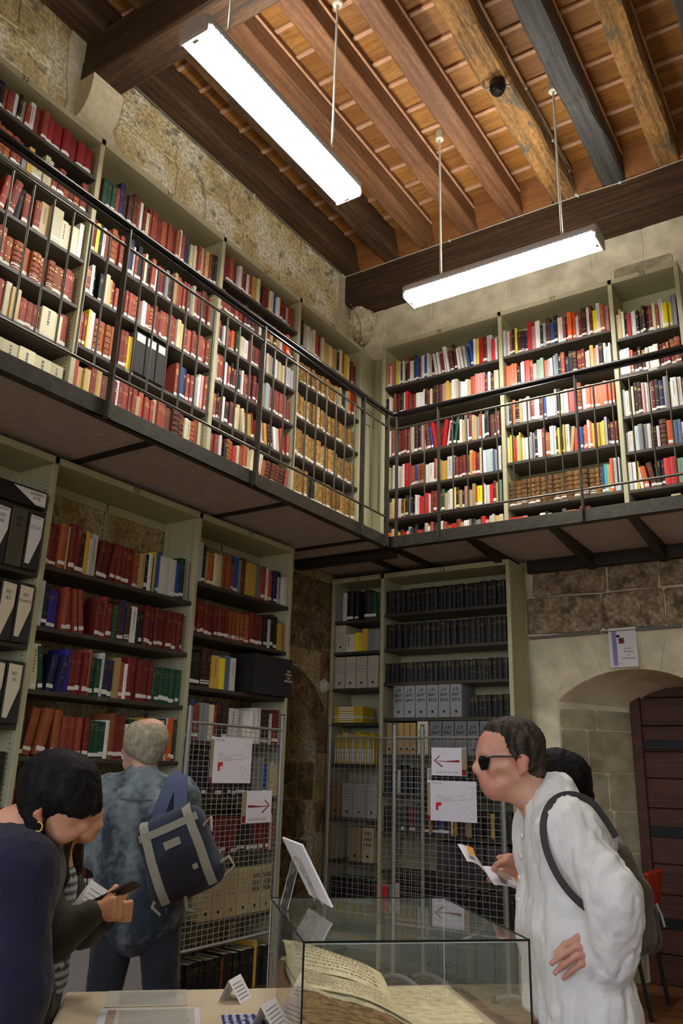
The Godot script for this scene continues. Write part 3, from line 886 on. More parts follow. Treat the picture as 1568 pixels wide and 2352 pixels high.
func bookcase(wall: String, start: float, stop: float, base: float, head: float, rows: Array, number: String, label: String, side_end := false, back := true, plank_width := 0.32) -> Node3D:
	var t := thing("bookcase", label, "bookcase")
	t.transform = case_frame(wall, start)
	var w := absf(stop - start)
	var d := plank_width
	for s in [0.0, w]:
		if s == w and not side_end: continue
		var b := Buf.new()
		b.box(Vector3(s - 0.0175, base, -d), Vector3(s + 0.0175, head, 0.0), 0.003)
		put(b, "upright", M.cream_metal, t)
		b = Buf.new()     # slotted holes for the shelf clips, two columns on each visible face
		var y := base + 0.1
		while y < head - 0.05:
			for z in [-0.045, -d + 0.05]:
				for f in [-1.0, 1.0]:
					b.box(Vector3(s + f * 0.0176 - 0.0004, y, z - 0.008), Vector3(s + f * 0.0176 + 0.0004, y + 0.004, z + 0.008))
			y += 0.025
		put(b, "slots", M.shelf_metal, t)
	var b := Buf.new()
	b.box(Vector3(-0.0175, head, -d), Vector3(w + 0.0175, head + 0.042, 0.004), 0.003)
	put(b, "top_board", M.cream_metal, t)
	if back:
		b = Buf.new()
		b.box(Vector3(0, base, -d - 0.004), Vector3(w, head, -d), 0.0)
		put(b, "back_panel", M.cream_metal, t)
	else:
		b = Buf.new()
		b.box(Vector3(0, head - 0.06, -d - 0.006), Vector3(w, head, -d), 0.002)
		b.box(Vector3(w * 0.55 - 0.01, base, -d - 0.006), Vector3(w * 0.55 + 0.01, head, -d), 0.002)
		put(b, "back_brace", M.cream_metal, t)
	for y in rows + [base + 0.05]:
		b = Buf.new()
		b.box(Vector3(0.019, y - 0.026, -d + 0.012), Vector3(w - 0.019, y, -0.004), 0.003)
		put(b, "shelf", M.shelf_metal, t)
		if rng.randf() < 0.8:
			var x := w * rng.randf_range(0.35, 0.6)
			b = Buf.new()
			b.box(Vector3(x - 0.035, y - 0.024, -0.004), Vector3(x + 0.035, y - 0.004, 0.0), 0.001)
			put(b, "label_holder", M.rail_steel, t)
	if number:
		lettering(number, 0.052, M.ink, t, Vector3(w * 0.5, head + 0.021, 0.0045), "number", false)
	return t

# ------------------------------------------------------------------ books
var ledger: Array = []       # every book is planned here first; the largest in view become things of their own

const CODES := {   # letter: [colour words, kind, r, g, b, thickness mm, gilt, label]
	"r": ["brick red", "book", 150, 66, 54, 30, true, true], "R": ["dark red", "book", 112, 34, 30, 36, true, true], "s": ["salmon red", "book", 176, 88, 72, 28, true, true],
	"o": ["tan leather", "book", 158, 84, 48, 42, true, true], "m": ["brown leather", "book", 96, 48, 34, 44, true, true], "x": ["scarlet banded", "book", 150, 34, 40, 46, false, true],
	"O": ["bright orange", "paperback", 226, 92, 34, 34, false, true], "c": ["cream", "paperback", 214, 204, 168, 26, false, false], "C": ["thick cream", "paperback", 214, 208, 172, 60, false, true],
	"w": ["white", "paperback", 226, 224, 222, 24, false, false], "W": ["thick white", "paperback", 228, 226, 220, 44, false, true], "k": ["black", "book", 28, 28, 32, 30, true, true],
	"b": ["blue", "book", 38, 74, 150, 32, false, true], "B": ["navy blue", "book", 34, 36, 76, 34, true, true], "u": ["ultramarine", "book", 44, 40, 140, 46, true, true], "g": ["dark green", "book", 26, 72, 52, 34, true, true],
	"G": ["grey", "paperback", 138, 140, 144, 26, false, false], "y": ["yellow", "paperback", 226, 204, 54, 22, false, false], "Y": ["bright yellow", "paperback", 232, 212, 20, 46, false, true],
	"t": ["turquoise", "paperback", 58, 168, 170, 40, false, true], "a": ["pale blue", "paperback", 188, 204, 208, 34, false, false], "p": ["pink", "paperback", 214, 146, 146, 30, false, false],
	"l": ["tan paper", "paperback", 196, 168, 110, 30, false, false], "e": ["pale green", "paperback", 118, 150, 122, 36, false, false], "d": ["dark brown", "book", 66, 36, 32, 40, true, true],
	"n": ["black bound", "journal", 26, 27, 30, 44, true, false], "v": ["mottled vellum", "antique", 176, 146, 92, 40, false, true], "V": ["pale vellum", "antique", 214, 200, 152, 44, false, true], "A": ["ribbed calf", "antique", 150, 116, 66, 74, false, true],
	"L": ["lilac", "paperback", 190, 180, 206, 24, false, false], "q": ["red glossy", "paperback", 200, 40, 44, 44, false, false], "h": ["ochre", "paperback", 198, 160, 70, 30, false, false], "i": ["grey blue", "paperback", 92, 110, 140, 28, false, false],
}
const NTH := ["first", "second", "third", "fourth", "fifth", "sixth", "seventh", "eighth", "ninth", "tenth"]

const CASE_WORDS := {"32": "gallery bookcase thirty-two", "33": "gallery bookcase thirty-three", "34": "gallery bookcase thirty-four", "35": "gallery bookcase thirty-five", "36": "gallery bookcase thirty-six", "37": "gallery bookcase thirty-seven", "38": "gallery bookcase thirty-eight", "9": "lower bookcase nine", "10": "lower bookcase ten", "11": "lower bookcase eleven", "12": "lower bookcase twelve", "13": "lower bookcase thirteen"}

func nth(k: int) -> String:
	if k % 100 in [11, 12, 13]: return "%dth" % k
	return "%d%s" % [k, {1: "st", 2: "nd", 3: "rd"}.get(k % 10, "th")]

# plan one shelf: letters are books as read from the open end towards the corner of the room (left wall) or away from it (back wall);
# "_" leaves a gap, "/" and "\" lean the next book, "^" makes the next one tall, "." makes it short
func shelf_of_books(wall: String, start: float, stop: float, y: float, clear: float, text: String, number: String, row: int, fill := 0.985, tall := 0.82) -> void:
	var frame := case_frame(wall, start)
	var w := absf(stop - start) - 0.045
	var items := []
	var lean := 0.0
	var size := 1.0
	var thick := 0.0
	var spare := 0.0
	var run_h := clear * tall
	var last := ""
	for ch in text:
		if ch == "/": lean = -1.0
		elif ch == "\\": lean = 1.0
		elif ch == "^": size = 1.16
		elif ch == ".": size = 0.82
		elif ch == "_":
			items.append(["gap", 0.035, 0.0, 0.0])
			spare += 0.035
		elif CODES.has(ch):
			if ch != last: run_h = clear * tall * rng.randf_range(0.86, 1.12)
			last = ch
			var h := minf(run_h * rng.randf_range(0.985, 1.015) * size, clear - 0.008)
			var tilt: float = lean * rng.randf_range(0.1, 0.17)
			var th: float = CODES[ch][5] / 1000.0 * rng.randf_range(0.72, 1.3)
			items.append([ch, th, tilt, h])
			thick += th
			spare += absf(sin(tilt)) * h * 0.28 + 0.0006
			lean = 0.0
			size = 1.0
	var k := clampf((w * fill - spare) / thick, 0.3, 1.9)
	var x := 0.0225
	var books := 0
	for it in items: books += 0 if it[0] == "gap" else 1
	var count := 0
	for it in items:
		if it[0] == "gap":
			x += it[1]
			continue
		var th: float = it[1] * k
		var tilt: float = it[2]
		var h: float = it[3]
		count += 1
		var span := th + absf(sin(tilt)) * h * 0.28
		var px := x + 0.0006
		if tilt > 0.0: px += absf(sin(tilt)) * h * 0.28
		var at := frame * Vector3(px, y + (absf(sin(tilt)) * th if tilt < 0.0 else 0.0) + 0.0005, -0.012 - rng.randf() * 0.03)
		var basis := frame.basis * Basis(Vector3(0, 0, 1), tilt)
		x += span + 0.0006
		var d := rng.randf_range(0.15, 0.215)
		var away := (at - Vector3(0, EYE, 0)).length()
		var shade := 1.0 + rng.randf_range(-0.13, 0.13)
		var c: Array = CODES[it[0]]
		var order := books - count + 1 if wall == "left" else count
		var rows_word: String = NTH[row]
		ledger.append({"code": it[0], "kind": c[1], "w": th - 0.0006, "h": h, "d": d, "xf": Transform3D(basis, at), "area": th * h / (away * away), "shade": shade, "seed": rng.randi(),
			"label": "%s %s, %s from corner, %s shelf down in %s" % [c[0], {"book": "book", "paperback": "paperback", "journal": "volume", "antique": "antique volume"}[c[1]], nth(order), rows_word, CASE_WORDS[number]]})

# the pieces of one book, added to buffers: cover with a rounded spine, pages, shelf-mark and gilding
func book_into(e: Dictionary, cover: Buf, pages: Buf, marks: Buf, gilt: Buf) -> void:
	var c: Array = CODES[e.code]
	var r := RandomNumberGenerator.new()
	r.seed = e.seed
	var w: float = e.w
	var h: float = e.h
	var d: float = e.d
	var soft: bool = c[1] == "paperback"
	var bulge := 0.0012 if soft else clampf(w * 0.14, 0.002, 0.009)
	var t := 0.0012 if soft else 0.0028
	var s: float = e.shade
	cover.col = Color(c[2] / 255.0 * s, c[3] / 255.0 * s, c[4] / 255.0 * s).srgb_to_linear()
	if c[1] == "antique": cover.col = cover.col * r.randf_range(0.62, 1.25); cover.col.a = 1.0
	for b in [cover, pages, marks, gilt]: b.xf = e.xf
	# U-shaped plan: rounded spine in front, boards along the sides
	var outer := []
	var normals := []
	var n := 4
	for i in n + 1:
		var f := float(i) / n * 2.0 - 1.0
		outer.append(Vector2(w * (0.5 + 0.5 * f), -bulge * f * f))
		normals.append(Vector2(f * bulge * 4.0 / maxf(w, 0.01), 1.0).normalized())
	for i in n:
		cover.quad_n(Vector3(outer[i].x, 0, outer[i].y), Vector3(outer[i + 1].x, 0, outer[i + 1].y), Vector3(outer[i + 1].x, h, outer[i + 1].y), Vector3(outer[i].x, h, outer[i].y), Vector3(normals[i].x, 0, normals[i].y), Vector3(normals[i + 1].x, 0, normals[i + 1].y), Vector3(normals[i + 1].x, 0, normals[i + 1].y), Vector3(normals[i].x, 0, normals[i].y))
		for y in [0.0, h]:
			var p0 := Vector3(outer[i].x, y, outer[i].y)
			var p1 := Vector3(outer[i + 1].x, y, outer[i + 1].y)
			var q0 := Vector3(outer[i].x, y, -bulge - t)
			var q1 := Vector3(outer[i + 1].x, y, -bulge - t)
			if y > 0.0: cover.quad(p0, p1, q1, q0)
			else: cover.quad(q0, q1, p1, p0)
	cover.box(Vector3(0, 0, -d), Vector3(t, h, -bulge))
	cover.box(Vector3(w - t, 0, -d), Vector3(w, h, -bulge))
	var g := 0.0 if soft else 0.003
	pages.box(Vector3(t, g, -d + g), Vector3(w - t, h - g, -bulge - t))
	# ribs of the old leather spines
	if e.code == "A" or (e.code in ["m", "o", "d"] and r.randf() < 0.5):
		for i in 5:
			var y := h * (0.14 + 0.17 * i)
			cover.box(Vector3(w * 0.04, y, -bulge), Vector3(w * 0.96, y + 0.006, 0.003), 0.002)
	if c[7] and r.randf() < 0.9:
		var y := minf(0.022, h * 0.09) * r.randf_range(0.5, 1.2)
		var lh := r.randf_range(0.018, 0.026)
		for i in n:
			var z0: float = outer[i].y + 0.0008
			var z1: float = outer[i + 1].y + 0.0008
			marks.quad_n(Vector3(outer[i].x, y, z0), Vector3(outer[i + 1].x, y, z1), Vector3(outer[i + 1].x, y + lh, z1), Vector3(outer[i].x, y + lh, z0), Vector3(0, 0, 1), Vector3(0, 0, 1), Vector3(0, 0, 1), Vector3(0, 0, 1))
	if c[6]:
		var y := h * r.randf_range(0.66, 0.78)
		for i in 2 + r.randi() % 3:
			var half := w * r.randf_range(0.18, 0.38)
			var hh := r.randf_range(0.003, 0.006)
			gilt.quad(Vector3(w / 2 - half, y, 0.0009 - bulge * 0.3), Vector3(w / 2 + half, y, 0.0009 - bulge * 0.3), Vector3(w / 2 + half, y + hh, 0.0009 - bulge * 0.3), Vector3(w / 2 - half, y + hh, 0.0009 - bulge * 0.3))
			y += hh + r.randf_range(0.004, 0.009)
		if r.randf() < 0.5:
			y = h * r.randf_range(0.25, 0.4)
			gilt.quad(Vector3(w * 0.2, y, 0.0009 - bulge * 0.3), Vector3(w * 0.8, y, 0.0009 - bulge * 0.3), Vector3(w * 0.8, y + 0.004, 0.0009 - bulge * 0.3), Vector3(w * 0.2, y + 0.004, 0.0009 - bulge * 0.3))
	elif soft and r.randf() < 0.55:   # printed title running up the spine
		marks.col = Color.WHITE
		gilt.col = Color.BLACK
		var y0 := h * r.randf_range(0.3, 0.45)
		var y := y0
		while y < h * 0.86:
			var l := r.randf_range(0.006, 0.018)
			gilt.quad(Vector3(w * 0.42, y, 0.0006), Vector3(w * 0.57, y, 0.0006), Vector3(w * 0.57, y + l, 0.0006), Vector3(w * 0.42, y + l, 0.0006))
			y += l + r.randf_range(0.003, 0.008)

func shelve_books() -> void:
	var quota := {"book": 300, "paperback": 300, "journal": 300, "antique": 300}
	var names := {"book": "book", "paperback": "paperback", "journal": "bound_volume", "antique": "antique_volume"}
	var groups := {"book": "cloth-bound books on the shelves", "paperback": "paperbacks on the shelves", "journal": "black bound journals on the lower shelves", "antique": "antique volumes on the gallery"}
	var skins := {"book": "cloth_binding", "paperback": "glossy_cover", "journal": "cloth_binding", "antique": "vellum_binding"}
	for kind in quota:
		var mine := ledger.filter(func(e): return e.kind == kind)
		mine.sort_custom(func(a, b): return a.area > b.area)
		var rest := [Buf.new(), Buf.new(), Buf.new(), Buf.new()]
		for i in mine.size():
			var e: Dictionary = mine[i]
			if i >= quota[kind]:
				book_into(e, rest[0], rest[1], rest[2], rest[3])
				continue
			var t := thing(names[kind], e.label, {"book": "book", "paperback": "paperback", "journal": "volume", "antique": "antique volume"}[kind], Vector3.ZERO, 0.0, groups[kind])
			t.transform = e.xf
			var flat: Dictionary = e.duplicate()
			flat.xf = Transform3D.IDENTITY
			var p := [Buf.new(), Buf.new(), Buf.new(), Buf.new()]
			book_into(flat, p[0], p[1], p[2], p[3])
			put(p[0], "cover", M[skins[kind]], t)
			put(p[1], "pages", M.page_edges, t)
			if p[2].v.size(): put(p[2], "spine_label", M.spine_paper, t)
			if p[3].v.size(): put(p[3], "spine_title", M.grey_ink if kind == "paperback" else M.gilt, t)
		if rest[0].v.size():
			var t := thing("further_" + names[kind] + "s", "%s packed on the farther gallery shelves" % {"book": "many more cloth-bound books", "paperback": "many more paperbacks", "journal": "more bound volumes", "antique": "more antique volumes"}[kind], {"book": "book", "paperback": "paperback", "journal": "volume", "antique": "antique volume"}[kind])
			tag(t, "", "", groups[kind], "stuff")
			put(rest[0], "covers", M[skins[kind]], t)
			put(rest[1], "pages", M.page_edges, t)
			if rest[2].v.size(): put(rest[2], "spine_labels", M.spine_paper, t)
			if rest[3].v.size(): put(rest[3], "spine_titles", M.grey_ink if kind == "paperback" else M.gilt, t)

# a run of shelves with its books; rows are heights of the shelf tops, texts the books that stand on them from the top shelf down,
# the last text stands on the bottom board
func furnish(wall: String, start: float, stop: float, base: float, head: float, rows: Array, texts: Array, number: String, label: String, side_end := false, back := true) -> void:
	bookcase(wall, start, stop, base, head, rows, number, label, side_end, back)
	var ys := rows + [base + 0.05]
	var above: float = head
	for i in texts.size():
		if texts[i]:
			shelf_of_books(wall, start, stop, ys[i], minf(above - ys[i] - 0.03, 0.3), texts[i], number, i)
		above = ys[i] - 0.026

func build_bookcases() -> void:
	furnish("left", -1.55, -2.754, 3.2, 5.28, [5.012, 4.728, 4.396, 4.08, 3.78, 3.49],
		["rrcrrwrrGlyhkrrwkcrwrrxxxxxx", "hlYyrrrwRrrlroorrGhCccrRoRor", "oooooko\\r/r/r/kr_rlCcccw", "/s/s/r/c/wrrrrl/GBrrooooooorr", "srrsscrkGmrrrclrrrCcr", "srrrrrrrrrqqCCCCC"], "32", "cream gallery bookcase of scarlet, red and cream books nearest the open end")
	furnish("left", -2.754, -3.95, 3.2, 5.28, [4.856, 4.505, 4.2, 3.845, 3.53],
		["rgggrBddmrwRcrrrRorrowrBBcccrcrlrkk", "RykwrorrrwBwrkrckrwRRGkdlrrrrGcrRmmrw", "rwk_kchr.r.r_rrrowwrorRrrrrrclrrsrrrrr", "rrywwoooooRrylyrrr________rbkrrGwcpr", "rllrhmRwrrrrlsrrrcrrmmmccorc"], "33", "cream gallery bookcase thirty-three, green books at its top left")
	furnish("left", -3.95, -4.946, 3.2, 5.28, [4.986, 4.717, 4.437, 4.13, 3.835, 3.54],
		["RRrRwrRwrhckRRcbwRRwrr", "rrrrrRrRrRBmmWcWrlkhlwkrOrR", "rkwwrrOglcwWRmRrrrwlGBwcclWWL", "crrrwrkRrkwrrmRRrrrlaarkrrrrwrR", "rrkrwkkRclG\\c\\r\\h\\R\\r\\w\\r\\h\\m\\w\\w\\O\\rr", "crrwmkooqcroc/c/o/c/o/m/m/m/m/r"], "34", "cream gallery bookcase thirty-four, of leaning red books")
	furnish("left", -4.946, -5.95, 3.2, 5.28, [4.883, 4.557, 4.23, 3.887, 3.56],
		["kkcwcwrRcllchlkcRycRrR", "vvvvvvvvvvvvcgkcORR", "vvvVvvVvvvvvvvvvvv", "vvvvvvvVvvvvvVvvvv", "vvvvkkkVvvvvvvvvvv"], "35", "cream gallery bookcase of mottled vellum volumes by the corner", true)
	furnish("back", -3.568, -2.395, 3.2, 5.28, [4.872, 4.563, 4.165, 3.852, 3.575],
		["wOwpcywkwkRwwgbRwwbwcd\\w\\w\\R\\w\\w\\m\\d\\w\\w\\w\\i\\bwyqRwwqw", "kwcwrddwqRRWWwkRcdddplhlwwcGwwWcOppppRwdcc", "rwlrtRRRRwccdkp\\l\\m\\b\\q_/q/w/k/g/kwlGwRclGOwkkmmr", "wlGwrwwcwqrObooWWrclhhWGRRRRlORcWaaiaw", "wkclRwwRykwkdwwqwqwRRoglWWyklkplclOYcwwqRle", "wOclyRqwcBkqgcwrkcwroqrlwwGkGGqpcwlc"], "36", "cream gallery bookcase thirty-six, mixed paperbacks next to the corner casing")
	furnish("back", -2.395, -1.437, 3.2, 5.28, [4.88, 4.567, 4.236, 3.9, 3.515],
		["wwrkyddBqpwwkambkwwrkOOwRdwRYWop", "OOOOkwwqrpeeOGwGikrBkdRRwwhOpkwaw", "GkOdlwwwrwwRbWWGkcWqrowwOOOOOOO", "cyyqcycwwwGGkwwrowwwkydyW/lqibrOwOhhhhyLkRR", "AAAAAAAAAAAAAAbtlOaa", "qqpwwwwWkwqqBGOORRiwwWWwBb"], "37", "cream gallery bookcase with a row of ribbed calf volumes")
	furnish("back", -1.437, -0.925, 3.2, 5.28, [4.776, 4.459, 4.104, 3.81, 3.503],
		["clwkqwwkkddRcrwwYYGG", "wwwwOdkRwWWRRRoo", "wWkcddpwwRkBGcWWR", "wwcaGGwdwmOiiwg", "wwy\\w\\O\\mkkqqeecw", "wwtrcwwqclGGG"], "38", "narrow cream gallery bookcase at the end of the back wall", true)
	# lower storey, left wall
	furnish("left", -1.55, -2.74, 0.0, 3.058, [2.76, 2.42, 2.03, 1.62, 1.22, 0.85, 0.45], ["", "", "", "", "ccwwwkkcwwkwwkccwwkwwkwk", "rrkkrrkkrrrrkkrrkkrrrr", "nnnnnnnnnnnnnnnnnnnnnn", ""], "9", "lower cream bookcase of slanted archive boxes at the open end")
	furnish("left", -2.74, -3.94, 0.0, 3.058, [2.478, 2.14, 1.806, 1.467, 1.13, 0.8, 0.45],
		["rRocRRdhwW/R/R/RRRRRolkwkybWWWbgGw", "akuu_r\\r\\r\\r__RRrRgdbdWkkRRRRRRRRRRR", "C\\g_/B/BuRRRsggwBBlrwRRRRRgggggg", "k/o/o_orrrrrRgggwoRRwgRhhhwcccgwOg", "RRkkRRRRRrkkrrRRrkrrRRkrrR", "llCCggRRRRkkRRllRRggRR", "nnnnnnnnnnnnnnnnnnnnnnnn", ""], "10", "lower cream bookcase behind the man in the denim shirt", false, false)
	furnish("left", -3.94, -5.0, 0.0, 3.058, [2.627, 2.283, 1.94, 1.6, 1.25, 0.893, 0.51],
		["ak.loccoorbGmhhGGrwrBwBW", "oRRRRRRRRoooooRRRkwkkkhh", "kkdhyiw", "rbrGGcrddWWWWwdwcR", "kkkkkkddkkBkkdGGGbcl", "RRRoooRRRRRRkkkdRRRcR", "", "nnnnnnnnnnnrnnnnnnhnn"], "11", "lower cream bookcase behind the wire mesh panel", true, false)
	# lower storey, back wall
	furnish("back", -4.06, -3.55, 0.0, 3.04, [2.696, 2.422, 2.11, 1.824, 1.489, 1.07, 0.74, 0.4],
		["GGwkk__kgg", "__CyyhGGGG", "", "", "", "", "", "nnnnnnnnnn", ""], "12", "narrow lower bookcase of archive boxes and magazines")
	furnish("back", -3.55, -2.40, 0.0, 3.04, [2.726, 2.43, 2.145, 1.86, 1.57, 1.28, 0.985, 0.7, 0.4],
		["nnnnnnnnnnnnnnnnnnnnnnnnnn", "nnnnnnnnnnnnnnnnnnnnnnn", "nnnnnnnnnnnnnnnnnnnnnnnnnnnnn", "______________________nnnnnnnn", "", "nnwnnnnwnnnnnnnnnn", "nngnRndldbdwhdlnnhnn", "", "qtwnnnnnnnnnnnnn"], "13", "tall lower bookcase of black bound journals", true)
	shelve_books()
	# cream casing that fills the corner between the two gallery runs
	var b := Buf.new()
	b.box(Vector3(LEFT_WALL + 0.03, DECK + 0.001, BACK_WALL + 0.03), Vector3(-3.775, 5.30, -5.97), 0.004)
	b.box(Vector3(-3.775, DECK + 0.001, BACK_WALL + 0.03), Vector3(-3.6, 5.30, -6.2), 0.004)
	var t := thing("corner_casing", "plain cream metal casing boxing in the gallery corner", "casing")
	put(b, "panel", M.cream_metal, t)
	b = Buf.new()
	for k in [[4.56, 4.72, -6.0, -5.995], [4.56, 4.72, -6.175, -6.17]]:
		b.box(Vector3(-3.776, k[0], k[2]), Vector3(-3.773, k[1], k[3]))
	for y in [4.56, 4.715]:
		b.box(Vector3(-3.776, y, -6.175), Vector3(-3.773, y + 0.005, -5.995))
	put(b, "hatch_outline", M.joint_steel, t)

# ------------------------------------------------------------------ archive boxes
func file_box(wall: String, start: float, x: float, y: float, w: float, h: float, d: float, col: Color, called: String, label: String, group: String, setback := 0.012) -> Node3D:
	var t := thing(called, label, "box", Vector3.ZERO, 0.0, group)
	t.transform = case_frame(wall, start) * Transform3D(Basis.IDENTITY, Vector3(x, y + 0.0006, -setback))
	var b := Buf.new()
	b.col = col.srgb_to_linear()
	b.box(Vector3(0, 0, -d), Vector3(w - 0.002, h, 0), 0.003)
	put(b, "body", M.board, t)
	return t

func carton(wall: String, s: float, x: float, y: float, w: float, h: float, col: Color, label: String, words: String, group: String, lines: int) -> void:
	var t: Node3D = file_box(wall, s, x, y, w, h, 0.24, col, "file_carton", label, group)
	var k := Buf.new()
	var ring := PackedVector2Array()
	for i in 12: ring.append(Vector2(w / 2 + cos(TAU * i / 12) * 0.011, 0.045 + sin(TAU * i / 12) * 0.011))
	k.slab(ring, 0.0, 0.0007)
	put(k, "finger_hole", M.ink, t)
	if lines:
		k = Buf.new()
		for i in lines:
			k.box(Vector3(w * 0.18, h * (0.5 + 0.09 * i), 0.0), Vector3(w * 0.82, h * (0.5 + 0.09 * i) + 0.004, 0.0006))
		put(k, "printed_lines", M.grey_ink, t)
	if words: lettering(words, minf(w * 0.34, 0.036), M.ink, t, Vector3(w / 2, h * 0.66, 0.0007), "lettering", false, 0.0006, Vector3.ZERO, 700)

func build_boxes() -> void:
	var start := -1.55
	var b: Buf
	# slanted cardboard magazine boxes with handwritten paper labels, lower open end
	for row in [[2.42, "AD 94", ["J.O.U", "AD.94", "AD 94", "AD 93"], "second"], [2.03, "AD 83", ["RD Yonne", "RD 83", "RD 83", "RD 82", "AD 81"], "third"], [1.62, "AD 76", ["RD 76", "AD 76", "AD 75", "AD 74", "AD 73"], "fourth"]]:
		var x := 1.155
		for i in row[2].size():
			var w := 0.098
			x -= w + 0.006
			var grey := rgb(52, 52, 52) if i != 1 or row[0] < 2.4 else rgb(92, 86, 74)
			var t := file_box("left", start, x, row[0], w, 0.315, 0.24, grey, "archive_box", "dark cardboard archive box marked %s, %s from divider, %s shelf down" % [row[2][i], nth(i + 1), row[3]], "dark archive boxes in the lower end bookcase", -0.02)
			if row[0] > 2.4 and i == 1:
				lettering("AD\n94", 0.032, M.ink, t, Vector3(w / 2, 0.24, 0.0006), "lettering", false)
				continue
			b = Buf.new()    # paper label with one corner cut away
			b.slab(PackedVector2Array([Vector2(0.008, 0.03), Vector2(0.035, 0.028), Vector2(0.088, 0.18), Vector2(0.09, 0.295), Vector2(0.01, 0.3)]), 0.0, 0.0008)
			var p := put(b, "paper_label", M.paper if row[0] > 2.4 else M.page_edges, t)
			lettering(row[2][i].replace(" ", "\n"), 0.026, M.ink, p, Vector3(0.048, 0.235, 0.001), "lettering", false)
			if row[0] > 2.4: lettering("ARCHIVES", 0.012, M.ink, p, Vector3(0.049, 0.285, 0.001), "lettering", true)
	# a box lying on its back on the topmost shelf
	var lying := file_box("left", start, 0.80, 2.76, 0.34, 0.1, 0.24, rgb(30, 30, 32), "archive_box", "black archive box lying flat on the topmost shelf with string ties", "dark archive boxes in the lower end bookcase", -0.03)
	b = Buf.new()
	b.slab(PackedVector2Array([Vector2(0.12, 0.09), Vector2(0.33, 0.09), Vector2(0.33, 0.012), Vector2(0.27, 0.012)]), 0.0, 0.0008)
	put(b, "paper_label", M.paper, lying)
	lettering("ARCHIVES\nAD 92", 0.018, M.ink, lying, Vector3(0.27, 0.06, 0.0014), "lettering", true)
	b = Buf.new()
	b.tube([Vector3(0.12, 0.1, -0.02), Vector3(0.125, 0.16, 0.0), Vector3(0.14, 0.14, 0.01), Vector3(0.15, 0.105, 0.004)], [0.0025], 6)
	put(b, "string_tie", M.cable, lying)
	# large black case with white lettering beside the wire mesh
	var black := file_box("left", -3.94, 0.6, 1.94, 0.44, 0.275, 0.26, rgb(34, 34, 34), "archive_box", "large black archive case with white handwriting on the third shelf", "", -0.06)
	lettering("BON\nOFFICIEL\nDES\nMEDECINS", 0.02, M.spine_paper, black, Vector3(0.395, 0.15, 0.0006), "lettering", false)
	# black boxes on the gallery
	for i in 3:
		var t := file_box("left", -2.754, 0.44 + i * 0.096, 3.845, 0.09, 0.29, 0.24, rgb(56, 56, 58), "archive_box", "dark grey box file with white label, %s from corner, gallery bookcase thirty-three" % nth(3 - i), "grey box files on the gallery", -0.01)
		b = Buf.new()
		b.box(Vector3(0.008, 0.225, 0.0), Vector3(0.08, 0.28, 0.0008))
		put(b, "paper_label", M.spine_paper, t)
	# lever-arch style cartons: body, spine print and finger hole
	for i in 4:
		carton("back", -4.06, 0.03 + i * 0.112, 2.11, 0.106, 0.27, rgb(196, 188, 174), "beige file carton with printed spine, %s from corner, third shelf of bookcase twelve" % nth(i + 1), "", "beige file cartons", 3)
	carton("back", -4.06, 0.03, 2.422, 0.105, 0.24, rgb(206, 200, 184), "beige file carton beside yellow spines in bookcase twelve", "", "beige file cartons", 3)
	for i in 6:
		carton("back", -3.55, 0.11 + i * 0.104, 1.86, 0.1, 0.268, rgb(150, 152, 160), "grey file carton lettered JO, %s from corner on the fourth shelf of bookcase thirteen" % nth(i + 1), "J O\nNAT'\n" + ("2011" if i < 3 else "2012"), "grey file cartons lettered JO", 0)
	for i in 5:
		carton("back", -3.55, 0.05 + i * 0.055, 1.57, 0.05, 0.25, rgb(176, 146, 96), "tan card folder box, %s from corner in bookcase thirteen behind the mesh" % nth(i + 1), "", "tan boxes behind the mesh", 0)
	carton("back", -3.55, 0.335, 1.57, 0.095, 0.262, rgb(214, 206, 180), "cream file carton lettered JO behind the mesh", "JO\nNAT.\n2010", "", 0)
	for i in 6:
		carton("back", -3.55, 0.45 + i * 0.107, 1.57, 0.102, 0.262, rgb(120, 122, 130), "dark grey file carton lettered JO, %s from corner behind the mesh" % nth(i + 1), "J.O\nNAT'\n2013", "dark grey cartons lettered JO", 0)
	for i in 4:
		carton("back", -4.06, 0.02 + i * 0.116, 1.07, 0.108, 0.27, rgb(150, 112, 70) if i == 0 else rgb(186, 180, 172), "brown file carton at the end of a grey row" if i == 0 else "pale grey file carton, %s from corner, sixth shelf of bookcase twelve" % nth(i + 1), "", "pale file cartons behind the mesh", 4)
	for i in 2:
		carton("back", -4.06, 0.22 + i * 0.12, 0.74, 0.11, 0.26, rgb(176, 148, 104) if i == 0 else rgb(196, 180, 150), "tan file carton above the dark volumes of bookcase twelve" if i == 0 else "tan file carton with handwritten dates", "" if i == 0 else "9.90\n1960\n1970", "tan file cartons", 0)
	for i in 6:
		carton("left", -3.94, 0.28 + i * 0.122, 0.51, 0.116, 0.285, rgb(206, 186, 136) if i < 4 else rgb(200, 188, 150), "yellowed file carton, %s from corner, low shelf behind the wire mesh" % nth(6 - i), "" if i < 4 else "Table\n1926\n1936", "yellowed file cartons", 4)
	for i in 7:
		carton("back", -3.55, 0.06 + i * 0.15, 0.05, 0.14, 0.29, rgb(96, 98, 98), "dark grey storage box, %s from corner on the bottom board" % nth(i + 1), "", "grey storage boxes on the bottom board", 0)
	for i in 3:
		carton("back", -3.55, 0.5 + i * 0.2, 0.7, 0.19, 0.24, rgb(72, 70, 72), "charcoal storage box, %s from corner, above the bottom rows" % nth(i + 1), "", "charcoal storage boxes", 0)
